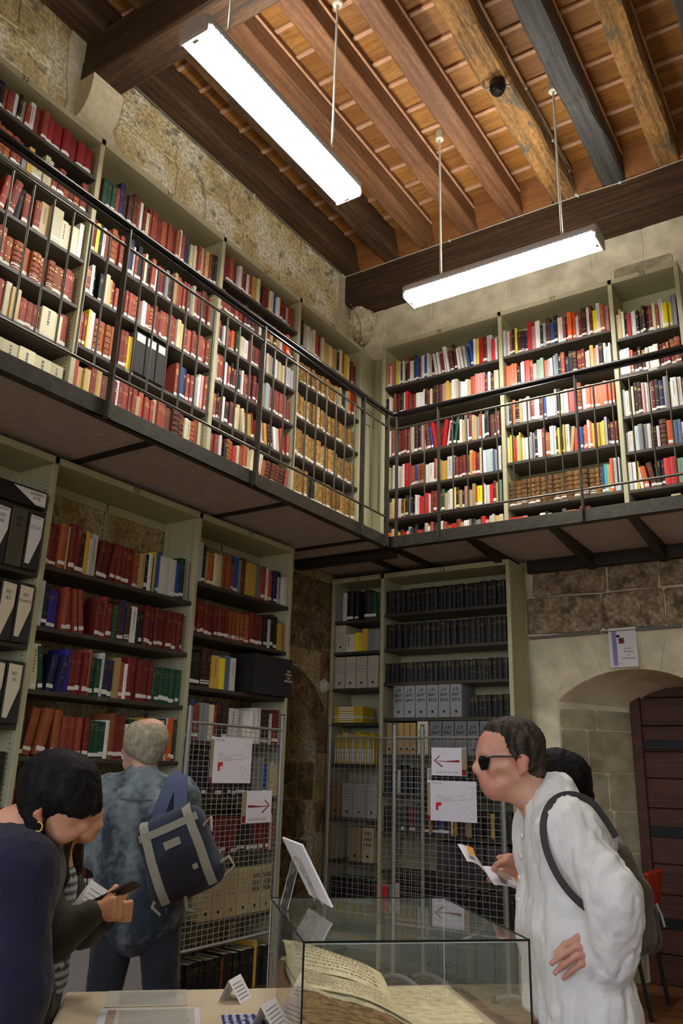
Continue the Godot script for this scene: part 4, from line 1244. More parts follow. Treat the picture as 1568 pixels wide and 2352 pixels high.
	# yellow magazines: a lying pile and two upright rows
	for i in 7:
		var t := file_box("back", -4.06, 0.03 + rng.randf() * 0.01, 1.824 + i * 0.019, 0.29, 0.018, 0.2, rgb(222, 186, 40) if i != 2 else rgb(224, 220, 212), "magazine", "yellow magazine lying in the pile, %s from the bottom" % nth(i + 1), "yellow magazines in bookcase twelve")
		t.set_meta("category", "magazine")
		b = Buf.new()
		b.box(Vector3(0.05, 0.004, 0.0), Vector3(0.2, 0.013, 0.0006))
		put(b, "spine_print", M.spine_paper, t)
	for i in 16:
		var t := file_box("back", -4.06, 0.05 + i * 0.025, 1.489, 0.023, 0.25 + rng.randf_range(-0.03, 0.015), 0.2, [rgb(226, 190, 40), rgb(218, 214, 204), rgb(222, 176, 30)][(i * 7) % 3], "magazine", "upright magazine with yellow and white spine, %s from corner" % nth(i + 1), "yellow magazines in bookcase twelve")
		t.set_meta("category", "magazine")
		b = Buf.new()
		b.box(Vector3(0.003, 0.02, 0.0), Vector3(0.018, 0.12, 0.0006))
		put(b, "spine_print", M.spine_paper, t)

# ------------------------------------------------------------------ fittings on walls and ceiling
func build_fittings() -> void:
	var b := Buf.new()
	# black projector on a bright yoke under a joist
	var t := thing("ceiling_spotlight", "small black ceiling spotlight held by a bright yoke under an old joist", "spotlight", Vector3(-1.765, 6.24, -4.555), 0.35)
	b.lathe([Vector2(0.0, -0.062), Vector2(0.03, -0.06), Vector2(0.05, -0.045), Vector2(0.06, -0.015), Vector2(0.06, 0.03), Vector2(0.045, 0.05), Vector2(0.0, 0.055)], Vector3.ZERO, 20)
	put(b, "body", M.black_plastic, t)
	b = Buf.new()
	b.lathe([Vector2(0.0, -0.066), Vector2(0.036, -0.064), Vector2(0.04, -0.058)], Vector3.ZERO, 18)
	put(b, "lens", M.lens, t)
	b = Buf.new()
	for s in [-1.0, 1.0]:
		b.tube([Vector3(s * 0.055, 0, 0), Vector3(s * 0.085, -0.01, 0.0), Vector3(s * 0.1, 0.02, 0), Vector3(s * 0.1, 0.065, 0)], [0.007], 8)
	put(b, "yoke", M.mesh_steel, t)
	# cables
	for spec in [["electric_cable", "thin pale cable clipped along the top of the back beam", M.cable, [Vector3(-4.09, 6.292, -6.092), Vector3(-2.9, 6.288, -6.09), Vector3(-1.66, 6.29, -6.09), Vector3(-1.3, 6.275, -6.09), Vector3(-0.7, 6.288, -6.09), Vector3(1.5, 6.28, -6.09)], 0.005],
			["electric_cable", "thin dark cable running down beside the spotlight joist", M.grey_cable, [Vector3(-1.672, 6.5, -4.5), Vector3(-1.672, 6.47, -4.9), Vector3(-1.672, 6.44, -5.5), Vector3(-1.672, 6.42, -5.9), Vector3(-1.672, 6.3, -6.08)], 0.005],
			["electric_cable", "grey cable following the top of the left wall", M.grey_cable, [Vector3(-4.085, 6.286, -3.0), Vector3(-4.085, 6.285, -4.6), Vector3(-4.085, 6.29, -6.05)], 0.007],
			["electric_cable", "thin cable dropping into the gallery corner", M.grey_cable, [Vector3(-4.05, 6.0, -6.15), Vector3(-3.96, 5.8, -6.2), Vector3(-4.0, 5.6, -6.3), Vector3(-3.98, 5.32, -6.33)], 0.004],
			["wall_conduit", "grey conduit across the back wall behind the white notice", M.grey_cable, [Vector3(-2.39, 2.505, -6.402), Vector3(-1.8, 2.515, -6.402), Vector3(-1.2, 2.525, -6.402), Vector3(1.2, 2.54, -6.402)], 0.011]]:
		b = Buf.new()
		b.tube(spec[3], [spec[4]], 8)
		var o := thing(spec[0], spec[1], "cable")
		put(b, "sheath", spec[2], o)
		for i in spec[3].size():
			b = Buf.new()
			var p: Vector3 = spec[3][i]
			b.box(p - Vector3(0.009, 0.012, 0.009), p + Vector3(0.009, 0.012, 0.009), 0.003)
			put(b, "clip", M.white_plastic, o)
	# white detector on the stone wall by the recess
	b = Buf.new()
	t = thing("detector", "round white detector on the stone wall beside the corner", "detector", Vector3(LEFT_WALL + 0.005, 2.127, -5.955))
	t.rotation.z = -PI / 2
	b.lathe([Vector2(0.0, 0.055), Vector2(0.03, 0.052), Vector2(0.045, 0.036), Vector2(0.05, 0.0)], Vector3.ZERO, 20)
	put(b, "dome", M.white_plastic, t)
	b = Buf.new()
	b.lathe([Vector2(0.062, 0.012), Vector2(0.062, 0.0)], Vector3.ZERO, 20)
	b.lathe([Vector2(0.045, 0.013), Vector2(0.062, 0.012)], Vector3.ZERO, 20)
	put(b, "base", M.white_plastic, t)
	# notice over the doorway
	t = thing("notice", "white notice reading ACCES RESERVE AU PERSONNEL over the doorway", "notice", Vector3(-1.644, 2.391, -6.394))
	t.rotation = Vector3(0, 0, 0.01)
	b = Buf.new()
	b.box(Vector3(-0.104, -0.149, 0), Vector3(0.104, 0.149, 0.0015))
	put(b, "sheet", M.paper, t)
	b = Buf.new()
	b.box(Vector3(-0.078, -0.138, 0.0015), Vector3(-0.044, 0.13, 0.0019))
	put(b, "violet_band", M.violet_print, t)
	b = Buf.new()
	b.box(Vector3(-0.044, 0.076, 0.0015), Vector3(-0.018, 0.094, 0.002))
	put(b, "navy_mark", M.navy_print, t)
	b = Buf.new()
	b.box(Vector3(-0.03, 0.026, 0.0015), Vector3(0.014, 0.072, 0.0021))
	put(b, "emblem", M.grey_ink, t)
	b = Buf.new()
	b.box(Vector3(-0.02, 0.034, 0.0021), Vector3(0.005, 0.064, 0.0024))
	put(b, "emblem_field", M.red_ink, t)
	b = Buf.new()
	b.box(Vector3(-0.035, -0.126, 0.0015), Vector3(-0.012, -0.12, 0.002))
	put(b, "orange_mark", M.orange_print, t)
	for i in 4:
		lettering(["ACCES", "RESERVE", "AU", "PERSONNEL"][i], 0.02, M.navy_print, t, Vector3(0.038, -0.01 - 0.025 * i, 0.002), "lettering", false)

# ------------------------------------------------------------------ wire mesh display panels
func mesh_panel(at: Vector3, turn: float, width: float, low: float, label: String, pitch: float, rise: float, foot_turn: float) -> Node3D:
	var t := thing("mesh_panel", label, "display panel", at, turn, "wire mesh display panels")
	var b: Buf
	for s in [0.0, width]:
		b = Buf.new()
		b.tube([Vector3(s, 0.04, 0), Vector3(s, 1.785, 0)], [0.016, 0.016], 12)
		var post := put(b, "post", M.mesh_steel, t)
		b = Buf.new()
		b.lathe([Vector2(0.017, 0.0), Vector2(0.017, 0.008), Vector2(0.0, 0.01)], Vector3(s, 1.785, 0), 12)
		put(b, "cap", M.black_plastic, post)
		b = Buf.new()
		var pts := []
		var dir := Vector3(cos(foot_turn), 0, sin(foot_turn))
		for i in 9:
			var f := i / 8.0 * 2.0 - 1.0
			pts.append(Vector3(s, 0.022 + 0.05 * (1.0 - f * f), 0) + dir * (f * 0.21 + 0.09))
		b.tube(pts, [0.019], 10)
		put(b, "foot", M.mesh_steel, t)
		b = Buf.new()
		for f in [-1.0, 1.0]:
			var p: Vector3 = Vector3(s, 0.02, 0) + dir * (f * 0.21 + 0.09)
			b.box(p - Vector3(0.024, 0.02, 0.024), p + Vector3(0.024, 0.022, 0.024), 0.006)
		put(b, "foot_ends", M.black_plastic, t)
	for y in [1.69, low]:
		b = Buf.new()
		b.tube([Vector3(0, y, 0), Vector3(width, y, 0)], [0.009, 0.009], 10)
		put(b, "cross_bar", M.mesh_steel, t)
	var x := pitch
	while x < width - 0.01:
		b = Buf.new()
		b.tube([Vector3(x, low, 0.003), Vector3(x, 1.69, 0.003)], [0.0021, 0.0021], 6, false)
		put(b, "wire", M.mesh_steel, t)
		x += pitch
	var y := low + rise
	while y < 1.68:
		b = Buf.new()
		b.tube([Vector3(0, y, -0.001), Vector3(width, y, -0.001)], [0.0021, 0.0021], 6, false)
		put(b, "wire", M.mesh_steel, t)
		y += rise
	return t

func sheet(called: String, label: String, category: String, at: Vector3, turn: float, w: float, h: float) -> Node3D:
	var t := thing(called, label, category, at, turn)
	var b := Buf.new()
	b.box(Vector3(-w / 2, -h / 2, 0), Vector3(w / 2, h / 2, 0.0016))
	put(b, "sheet", M.laminate, t)
	return t

func circuit_map(label: String, at: Vector3, turn: float, w: float, h: float) -> void:
	var t := sheet("circuit_map", label, "poster", at, turn, w, h)
	var z := 0.0016
	lettering("Circuit", h * 0.09, M.grey_ink, t, Vector3(-w * 0.3, h * 0.44, z), "lettering")
	var b := Buf.new()
	b.box(Vector3(-w * 0.5, -h * 0.5, z), Vector3(-w * 0.435, h * 0.44, z + 0.0004))
	put(b, "picture_strip", M.sepia_print, t)
	b = Buf.new()
	b.box(Vector3(-w * 0.5, -h * 0.5, z), Vector3(-w * 0.435, -h * 0.38, z + 0.0006))
	put(b, "red_corner", M.red_ink, t)
	b = Buf.new()
	for o in [[Vector2(-0.31, -0.05), Vector2(-0.2, -0.05), Vector2(-0.2, -0.2), Vector2(-0.31, -0.2)], [Vector2(-0.3, 0.08), Vector2(0.24, 0.13), Vector2(0.24, 0.03), Vector2(-0.12, -0.01), Vector2(-0.3, 0.0)], [Vector2(0.24, 0.12), Vector2(0.34, 0.36), Vector2(0.45, 0.34), Vector2(0.42, 0.08), Vector2(0.3, 0.04)], [Vector2(0.22, -0.14), Vector2(0.3, -0.14), Vector2(0.46, -0.3), Vector2(0.44, -0.42), Vector2(0.34, -0.4)], [Vector2(-0.18, 0.05), Vector2(0.0, 0.07), Vector2(0.0, 0.02), Vector2(-0.18, 0.01)], [Vector2(-0.32, 0.12), Vector2(-0.26, 0.16), Vector2(-0.2, 0.12)]]:
		for i in o.size():
			var p: Vector2 = o[i] * Vector2(w, h)
			var q: Vector2 = o[(i + 1) % o.size()] * Vector2(w, h)
			var s := (q - p).orthogonal().normalized() * 0.0007
			b.quad(Vector3(p.x - s.x, p.y - s.y, z + 0.0004), Vector3(q.x - s.x, q.y - s.y, z + 0.0004), Vector3(q.x + s.x, q.y + s.y, z + 0.0004), Vector3(p.x + s.x, p.y + s.y, z + 0.0004))
	for i in 14:
		var p := Vector2(-0.28 + 0.05 * i, 0.03 + 0.012 * sin(i * 3.0)) * Vector2(w, h)
		b.box(Vector3(p.x, p.y, z), Vector3(p.x + 0.008, p.y + 0.002, z + 0.0005))
	tag(put(b, "plan_lines", M.grey_ink, t), "", "", "", "stuff")
	b = Buf.new()
	b.slab(PackedVector2Array([Vector2(-0.32 * w, -0.24 * h), Vector2(-0.27 * w, -0.24 * h), Vector2(-0.27 * w, -0.14 * h), Vector2(-0.21 * w, -0.12 * h), Vector2(-0.21 * w, -0.04 * h), Vector2(-0.32 * w, -0.05 * h)]), z, z + 0.0008)
	put(b, "red_room", M.bright_red_ink, t)

func arrow_sign(label: String, at: Vector3, turn: float, w: float, h: float, flip: float) -> void:
	var t := sheet("direction_sign", label, "sign", at, turn, w, h)
	var z := 0.0016
	lettering("Sens de la visite", h * 0.125, M.grey_ink, t, Vector3(0.035 * w * flip, -h * 0.38, z), "lettering")
	var b := Buf.new()
	b.box(Vector3(-flip * w * 0.5, -h * 0.3, z), Vector3(-flip * w * 0.37, h * 0.48, z + 0.0004))
	put(b, "picture_strip", M.sepia_print, t)
	b = Buf.new()
	b.box(Vector3(-flip * w * 0.5, -h * 0.48, z), Vector3(-flip * w * 0.37, -h * 0.27, z + 0.0006))
	put(b, "red_corner", M.red_ink, t)
	b = Buf.new()
	var pts := func_points([Vector2(-0.31, 0.045), Vector2(-0.27, 0.06), Vector2(0.1, 0.02), Vector2(0.34, 0.03), Vector2(0.34, 0.01), Vector2(0.1, -0.01), Vector2(-0.27, -0.02), Vector2(-0.31, -0.01)], w, h, flip)
	b.slab(pts, z, z + 0.0008)
	b.slab(func_points([Vector2(0.24, 0.2), Vector2(0.27, 0.21), Vector2(0.43, 0.035), Vector2(0.2, -0.2), Vector2(0.16, -0.18), Vector2(0.385, 0.035)], w, h, flip), z, z + 0.0008)
	put(b, "red_arrow", M.red_ink, t)

func func_points(p: Array, w: float, h: float, flip: float) -> PackedVector2Array:
	var o := PackedVector2Array()
	for k in p: o.append(Vector2(k.x * w * flip, k.y * h))
	return o

func build_panels() -> void:
	mesh_panel(Vector3(-3.5, 0, -3.70), PI / 2, 0.91, 0.45, "grey wire mesh panel before the lower left bookcase", 0.048, 0.031, 1.57)
	mesh_panel(Vector3(-3.93, 0, -5.84), 0.0, 0.86, 0.4, "grey wire mesh panel standing nearest the arched recess", 0.05, 0.042, 0.35)
	mesh_panel(Vector3(-3.215, 0, -5.66), 0.0, 0.87, 0.4, "grey wire mesh panel carrying the arrow pointing to the recess", 0.05, 0.042, 0.35)
	circuit_map("laminated Circuit plan on the mesh before the left bookcase", Vector3(-3.49, 1.481, -4.09), PI / 2, 0.39, 0.27)
	arrow_sign("laminated sign with a red arrow pointing to the corner recess, left mesh", Vector3(-3.49, 1.203, -4.37), PI / 2, 0.297, 0.195, 1.0)
	arrow_sign("laminated sign with a red arrow on the back mesh beside the grey cartons", Vector3(-2.754, 1.52, -5.648), 0.0, 0.28, 0.195, -1.0)
	circuit_map("laminated Circuit plan hanging below the back arrow sign", Vector3(-2.735, 1.25, -5.648), 0.0, 0.39, 0.275)

# ------------------------------------------------------------------ chair
func build_chair() -> void:
	var fb := thing("felt_board", "pale grey felt board standing behind the denim-shirted man's legs", "board", Vector3(-3.56, 0, -3.62), PI / 2)
	var fbuf := Buf.new()
	fbuf.box(Vector3(-1.5, 0.03, -0.02), Vector3(0.0, 0.74, 0.02), 0.006)
	put(fbuf, "panel", M.felt_board, fb)
	fbuf = Buf.new()
	for k in [-1.4, -0.1]: fbuf.box(Vector3(k - 0.02, 0.0, -0.12), Vector3(k + 0.02, 0.03, 0.12), 0.004)
	put(fbuf, "feet", M.iron, fb)
	var t := thing("chair", "stacking chair with red-orange seat and back on black tube legs", "chair", Vector3(-1.79, 0, -6.17), -PI / 2)
	# the chair faces its own +z
	var b := Buf.new()
	b.box(Vector3(-0.22, 0.425, -0.2), Vector3(0.22, 0.468, 0.22), 0.02)
	put(b, "seat", M.chair_fabric, t)
	b = Buf.new()
	b.box(Vector3(-0.2, 0.412, -0.18), Vector3(0.2, 0.426, 0.2), 0.004)
	put(b, "seat_pan", M.black_plastic, t)
	b = Buf.new()
	b.xf = Transform3D(Basis(Vector3(1, 0, 0), -0.16), Vector3(0, 0.56, -0.245))
	b.box(Vector3(-0.21, 0.0, -0.018), Vector3(0.21, 0.3, 0.018), 0.016)
	put(b, "backrest", M.chair_fabric, t)
	for s in [-1.0, 1.0]:
		b = Buf.new()
		b.tube([Vector3(s * 0.235, 0.0, 0.2), Vector3(s * 0.235, 0.42, 0.17)], [0.013], 10)
		put(b, "leg", M.black_plastic, t)
		b = Buf.new()
		b.tube([Vector3(s * 0.235, 0.0, -0.27), Vector3(s * 0.235, 0.42, -0.2), Vector3(s * 0.23, 0.56, -0.24), Vector3(s * 0.225, 0.84, -0.29)], [0.013], 10)
		put(b, "leg", M.black_plastic, t)
		b = Buf.new()
		b.tube([Vector3(s * 0.235, 0.41, 0.17), Vector3(s * 0.235, 0.41, -0.2)], [0.011], 8)
		put(b, "side_rail", M.black_plastic, t)

# ------------------------------------------------------------------ table, glass case and what lies there
const TABLE_AT := Vector3(-2.326, 0.0, -2.028)
const TABLE_TURN := 0.7749
const TOP := 0.743

func on_table(p: Vector3) -> Vector3:
	return TABLE_AT + Basis(Vector3.UP, TABLE_TURN) * p

func build_table() -> void:
	var t := thing("display_table", "long table under a beige cloth carrying the glass case", "table", TABLE_AT, TABLE_TURN)
	var b := Buf.new()
	b.box(Vector3(-0.02, TOP - 0.006, -0.0), Vector3(1.252, TOP, 1.0), 0.003)
	put(b, "cloth_top", M.table_cloth, t)
	b = Buf.new()
	for k in [[Vector3(-0.02, 0.03, -0.004), Vector3(1.252, TOP - 0.004, 0.0)], [Vector3(-0.02, 0.03, 1.0), Vector3(1.252, TOP - 0.004, 1.004)], [Vector3(-0.024, 0.03, 0.0), Vector3(-0.02, TOP - 0.004, 1.0)], [Vector3(1.252, 0.03, 0.0), Vector3(1.256, TOP - 0.004, 1.0)]]:
		b.box(k[0], k[1])
	put(b, "cloth_skirt", M.table_cloth, t)
	for x in [0.05, 1.18]:
		for z in [0.06, 0.94]:
			b = Buf.new()
			b.tube([Vector3(x, 0, z), Vector3(x, TOP - 0.008, z)], [0.02], 8)
			put(b, "leg", M.iron, t)
	# glass case: five panes, dark polished edges and a pale seal under the lid
	var c := thing("glass_case", "glass display case standing on the beige table", "display case", on_table(Vector3(0.619, TOP + 0.0006, 0.0)), TABLE_TURN)
	var w := 0.624
	var d := 0.747
	var h := 0.277
	for k in [["lid_pane", Vector3(0, h - 0.004, 0), Vector3(w, h, d)], ["side_pane", Vector3(0, 0, 0), Vector3(0.004, h - 0.004, d)], ["side_pane", Vector3(w - 0.004, 0, 0), Vector3(w, h - 0.004, d)], ["back_pane", Vector3(0.004, 0, 0), Vector3(w - 0.004, h - 0.004, 0.004)], ["front_pane", Vector3(0.004, 0, d - 0.004), Vector3(w - 0.004, h - 0.004, d)]]:
		b = Buf.new()
		# one thin sheet per pane: front face only, so that light passes once
		var p: Vector3 = k[1]
		var q: Vector3 = k[2]
		var m := (p + q) / 2.0
		if k[0] == "lid_pane": b.quad(Vector3(p.x, m.y, q.z), Vector3(q.x, m.y, q.z), Vector3(q.x, m.y, p.z), Vector3(p.x, m.y, p.z))
		elif k[0] == "side_pane": b.quad(Vector3(m.x, p.y, q.z), Vector3(m.x, p.y, p.z), Vector3(m.x, q.y, p.z), Vector3(m.x, q.y, q.z))
		else: b.quad(Vector3(p.x, p.y, m.z), Vector3(q.x, p.y, m.z), Vector3(q.x, q.y, m.z), Vector3(p.x, q.y, m.z))
		put(b, k[0], M.glass, c)
	for k in [[Vector3(0, h - 0.0055, d - 0.005), Vector3(w, h, d + 0.001)], [Vector3(-0.001, h - 0.0055, 0), Vector3(0.004, h, d)], [Vector3(w - 0.004, h - 0.0035, 0), Vector3(w + 0.001, h, d)], [Vector3(0.0, h - 0.003, 0), Vector3(w, h, 0.003)], [Vector3(-0.001, 0, d - 0.004), Vector3(0.004, h, d + 0.001)], [Vector3(w - 0.004, 0, d - 0.004), Vector3(w + 0.001, h, d + 0.001)]]:
		b = Buf.new()
		b.box(k[0], k[1], 0.0008)
		put(b, "glass_edge", M.glass_edge, c)
	b = Buf.new()
	b.box(Vector3(0.004, h - 0.0085, d - 0.0045), Vector3(w - 0.004, h - 0.006, d - 0.003))
	put(b, "seal", M.seal, c)
	for x in [0.002, w - 0.002]:
		b = Buf.new()
		b.box(Vector3(x - 0.001, 0, 0.0), Vector3(x + 0.001, h - 0.004, 0.002))
		put(b, "seal", M.seal, c)
	build_ledger()
	build_papers()
	build_stand()

# old manuscript: a thick block of uneven gatherings on the left, its open leaf curling up, a flat leaf on the right
func build_ledger() -> void:
	var t := thing("manuscript", "thick open manuscript with ragged page edges inside the glass case", "book", on_table(Vector3(0.65, TOP + 0.002, 0.06)), TABLE_TURN)
	var layers := 9
	for k in layers:
		var b := Buf.new()
		var y0 := 0.0115 * k
		var n := 24
		var rows := []
		for i in n + 1:
			var f := float(i) / n
			var x := f * 0.3
			var lift := 1.0 - 0.55 * pow(f, 2.2)
			var z1 := 0.40 + 0.007 * sin(f * 17.0 + k * 1.9) + 0.005 * sin(f * 41.0 + k * 4.3) + 0.2 * f - 0.003 * k
			var yb := y0 * lift + 0.003 * sin(f * 11.0 + k * 0.8)
			var yt := (y0 + 0.0105) * lift + 0.003 * sin(f * 11.0 + k * 0.8 + 0.6)
			rows.append([Vector3(x, yb, 0.03 + 0.12 * f), Vector3(x, yb, z1), Vector3(x, yt, z1 - 0.003), Vector3(x, yt, 0.03 + 0.12 * f)])
		for i in n:
			var p: Array = rows[i]
			var q: Array = rows[i + 1]
			b.quad(p[1], q[1], q[2], p[2]); b.quad(p[2], q[2], q[3], p[3]); b.quad(q[0], p[0], p[3], q[3]); b.quad(p[0], q[0], q[1], p[1])
		b.quad(rows[0][0], rows[0][1], rows[0][2], rows[0][3]); b.quad(rows[n][1], rows[n][0], rows[n][3], rows[n][2])
		put(b, "gathering", M.old_edge if k < layers - 1 else M.parchment, t)
	# top leaves: one lies on the block, one curls up from the back and rolls over
	for leaf in 2:
		var b := Buf.new()
		var n := 16
		var grid := []
		for i in n + 1:
			var f := float(i) / n
			var row := []
			for j in 11:
				var g := float(j) / 10.0
				var x := 0.002 + f * 0.3
				var z := 0.04 + 0.12 * f + g * (0.36 + 0.07 * f)
				var y := 0.108 * (1.0 - 0.55 * pow(f, 2.2)) + 0.004 + 0.003 * sin(f * 8.0 + g * 3.0)
				if leaf == 1:
					z = 0.0 + 0.13 * f + g * 0.2
					y += 0.05 * sin((1.0 - g) * 2.1) * (1.0 - 0.3 * f)
					if g < 0.3: z += (0.3 - g) * 0.1
				row.append(Vector3(x, y, z))
			grid.append(row)
		for i in n:
			for j in 10:
				b.quad(grid[i][j], grid[i][j + 1], grid[i + 1][j + 1], grid[i + 1][j])
		put(b, "leaf", M.parchment, t)
		b = Buf.new()   # lines of handwriting, each a row of short strokes
		var r := RandomNumberGenerator.new()
		r.seed = 77 + leaf
		for line in 10:
			var g := 0.08 + line * 0.088
			var f := 0.1
			while f < 0.86:
				var i := clampi(int(f * n), 0, n - 1)
				var j := clampi(int(g * 10.0), 0, 9)
				var a: Vector3 = grid[i][j].lerp(grid[i + 1][j], f * n - i).lerp(grid[i][j + 1].lerp(grid[i + 1][j + 1], f * n - i), g * 10.0 - j) + Vector3(0, 0.0016, 0)
				var e: Vector3 = grid[i + 1][j] - grid[i][j]
				var l := r.randf_range(0.004, 0.012)
				var d := e.normalized() * l
				b.quad(a + Vector3(0, 0, 0.003), a + d + Vector3(0, 0, 0.003), a + d + Vector3(0.001, 0, -0.002), a + Vector3(0.001, 0, -0.002))
				f += (l + r.randf_range(0.002, 0.005)) / 0.3
		tag(put(b, "handwriting", M.iron_gall_ink, t), "", "", "", "stuff")
	# torn leather tail of the cover showing at the left
	var cb := Buf.new()
	var tail := []
	for i in 7:
		var f := i / 6.0
		tail.append([Vector3(-0.012 - 0.018 * sin(f * 5.0), 0.0, 0.04 + f * 0.38), Vector3(-0.006 + 0.006 * sin(f * 9.0), 0.1 + 0.014 * sin(f * 7.0), 0.04 + f * 0.36)])
	for i in 6:
		cb.quad(tail[i][0], tail[i + 1][0], tail[i + 1][1], tail[i][1])
		cb.quad(tail[i][1] + Vector3(0.004, 0, 0), tail[i + 1][1] + Vector3(0.004, 0, 0), tail[i + 1][0] + Vector3(0.004, 0, 0), tail[i][0] + Vector3(0.004, 0, 0))
	put(cb, "torn_cover", M.old_edge, t)
	# right-hand leaf
	var rb := Buf.new()
	rb.slab(PackedVector2Array([Vector2(0.29, -0.03), Vector2(0.42, -0.024), Vector2(0.565, -0.03), Vector2(0.56, -0.15), Vector2(0.566, -0.28), Vector2(0.55, -0.44), Vector2(0.3, -0.43)]), 0.0, 0.012)
	var o := put(rb, "right_leaf", M.parchment, t)
	o.rotation.x = -PI / 2
	rb = Buf.new()
	var r2 := RandomNumberGenerator.new()
	r2.seed = 5
	for line in 11:
		var x := 0.33
		while x < 0.53:
			var l := r2.randf_range(0.004, 0.012)
			rb.quad(Vector3(x, 0.0128, 0.06 + line * 0.018), Vector3(x + l, 0.0128, 0.06 + line * 0.018), Vector3(x + l, 0.0128, 0.0578 + line * 0.018), Vector3(x, 0.0128, 0.0578 + line * 0.018))
			x += l + 0.004
	tag(put(rb, "handwriting", M.iron_gall_ink, t), "", "", "", "stuff")

func flat_sheet(called: String, label: String, at: Vector3, turn: float, w: float, d: float, m: Material) -> Node3D:
	var t := thing(called, label, "paper", on_table(at), TABLE_TURN + turn)
	var b := Buf.new()
	b.box(Vector3(0, 0, 0), Vector3(w, 0.0012, d), 0.0003)
	put(b, "sheet", m, t)
	return t

func script_lines(t: Node3D, x0: float, x1: float, z0: float, z1: float, y: float, step: float, seed_: int, m: Material, across := true) -> void:
	var b := Buf.new()
	var r := RandomNumberGenerator.new()
	r.seed = seed_
	var s := z0 if across else x0
	while s < (z1 if across else x1):
		var k := x0 if across else z0
		while k < (x1 if across else z1):
			var l := r.randf_range(0.004, 0.014)
			if across: b.quad(Vector3(k, y, s + 0.0022), Vector3(k + l, y, s + 0.0022), Vector3(k + l, y, s), Vector3(k, y, s))
			else: b.quad(Vector3(s, y, k + l), Vector3(s + 0.0022, y, k + l), Vector3(s + 0.0022, y, k), Vector3(s, y, k))
			k += l + r.randf_range(0.002, 0.005)
		s += step
	tag(put(b, "text_lines", m, t), "", "", "", "stuff")

func build_papers() -> void:
	var t := flat_sheet("photocopy", "grey photocopied manuscript page lying at the far table edge", Vector3(0.108, TOP + 0.0006, 0.004), 0.0, 0.248, 0.19, M.grey_paper)
	script_lines(t, 0.04, 0.21, 0.03, 0.165, 0.0018, 0.012, 3, M.grey_ink)
	t = flat_sheet("photocopy", "grey photocopied page on a white sheet in the table's middle", Vector3(0.1, TOP + 0.0006, 0.214), -0.01, 0.29, 0.21, M.laminate)
	var b := Buf.new()
	b.box(Vector3(0.022, 0.0012, 0.012), Vector3(0.275, 0.0018, 0.2))
	put(b, "grey_print", M.grey_paper, t)
	b = Buf.new()
	b.box(Vector3(0.022, 0.0018, 0.012), Vector3(0.046, 0.0022, 0.2))
	put(b, "brown_margin", M.sepia_print, t)
	script_lines(t, 0.06, 0.25, 0.03, 0.19, 0.0024, 0.011, 4, M.grey_ink)
	t = flat_sheet("blue_card", "navy blue card with white lettering lying before the glass case", Vector3(0.452, TOP + 0.0006, 0.305), 0.0, 0.122, 0.17, M.navy_print)
	for i in 5:
		lettering(["Présenté de", "Pourquoi des", "feuille, une", "les registres", "les archives"][i], 0.019, M.paper, t, Vector3(0.014 + 0.023 * i, 0.0014, 0.05), "lettering", true, 0.0005, Vector3(-PI / 2, 0, 0) + Vector3(0, -PI / 2, 0))
	t = flat_sheet("typed_sheet", "white typed sheet lying inside the glass case beside the manuscript", Vector3(1.022, TOP + 0.0015, 0.55), 0.0, 0.2, 0.17, M.paper)
	script_lines(t, 0.03, 0.17, 0.02, 0.16, 0.0018, 0.009, 6, M.grey_ink)
	# little tent cards of folded paper
	for spec in [[Vector3(0.5, TOP + 0.0006, 0.13), 0.0, "small white folded caption card beside the grey photocopies", 0.1], [Vector3(0.575, TOP + 0.0006, 0.42), 0.0, "small white folded caption card leaning by the case corner", 0.12]]:
		var tt := thing("caption_card", spec[2], "card", on_table(spec[0]), TABLE_TURN + 1.1, "folded caption cards")
		var cb := Buf.new()
		var hh := 0.062
		cb.quad(Vector3(-spec[3] / 2, 0, 0.045), Vector3(spec[3] / 2, 0, 0.045), Vector3(spec[3] / 2, hh, 0.0), Vector3(-spec[3] / 2, hh, 0.0))
		cb.quad(Vector3(spec[3] / 2, 0, -0.03), Vector3(-spec[3] / 2, 0, -0.03), Vector3(-spec[3] / 2, hh, 0.0), Vector3(spec[3] / 2, hh, 0.0))
		put(cb, "card", M.paper, tt)
		cb = Buf.new()
		for i in 5:
			var f := 0.15 + 0.15 * i
			var a := Vector3(-spec[3] * 0.38, hh * f, 0.045 * (1.0 - f) + 0.0008)
			cb.quad(a, a + Vector3(spec[3] * 0.7, 0, 0), a + Vector3(spec[3] * 0.7, 0.0018, -0.0013), a + Vector3(0, 0.0018, -0.0013))
		put(cb, "text_lines", M.grey_ink, tt)

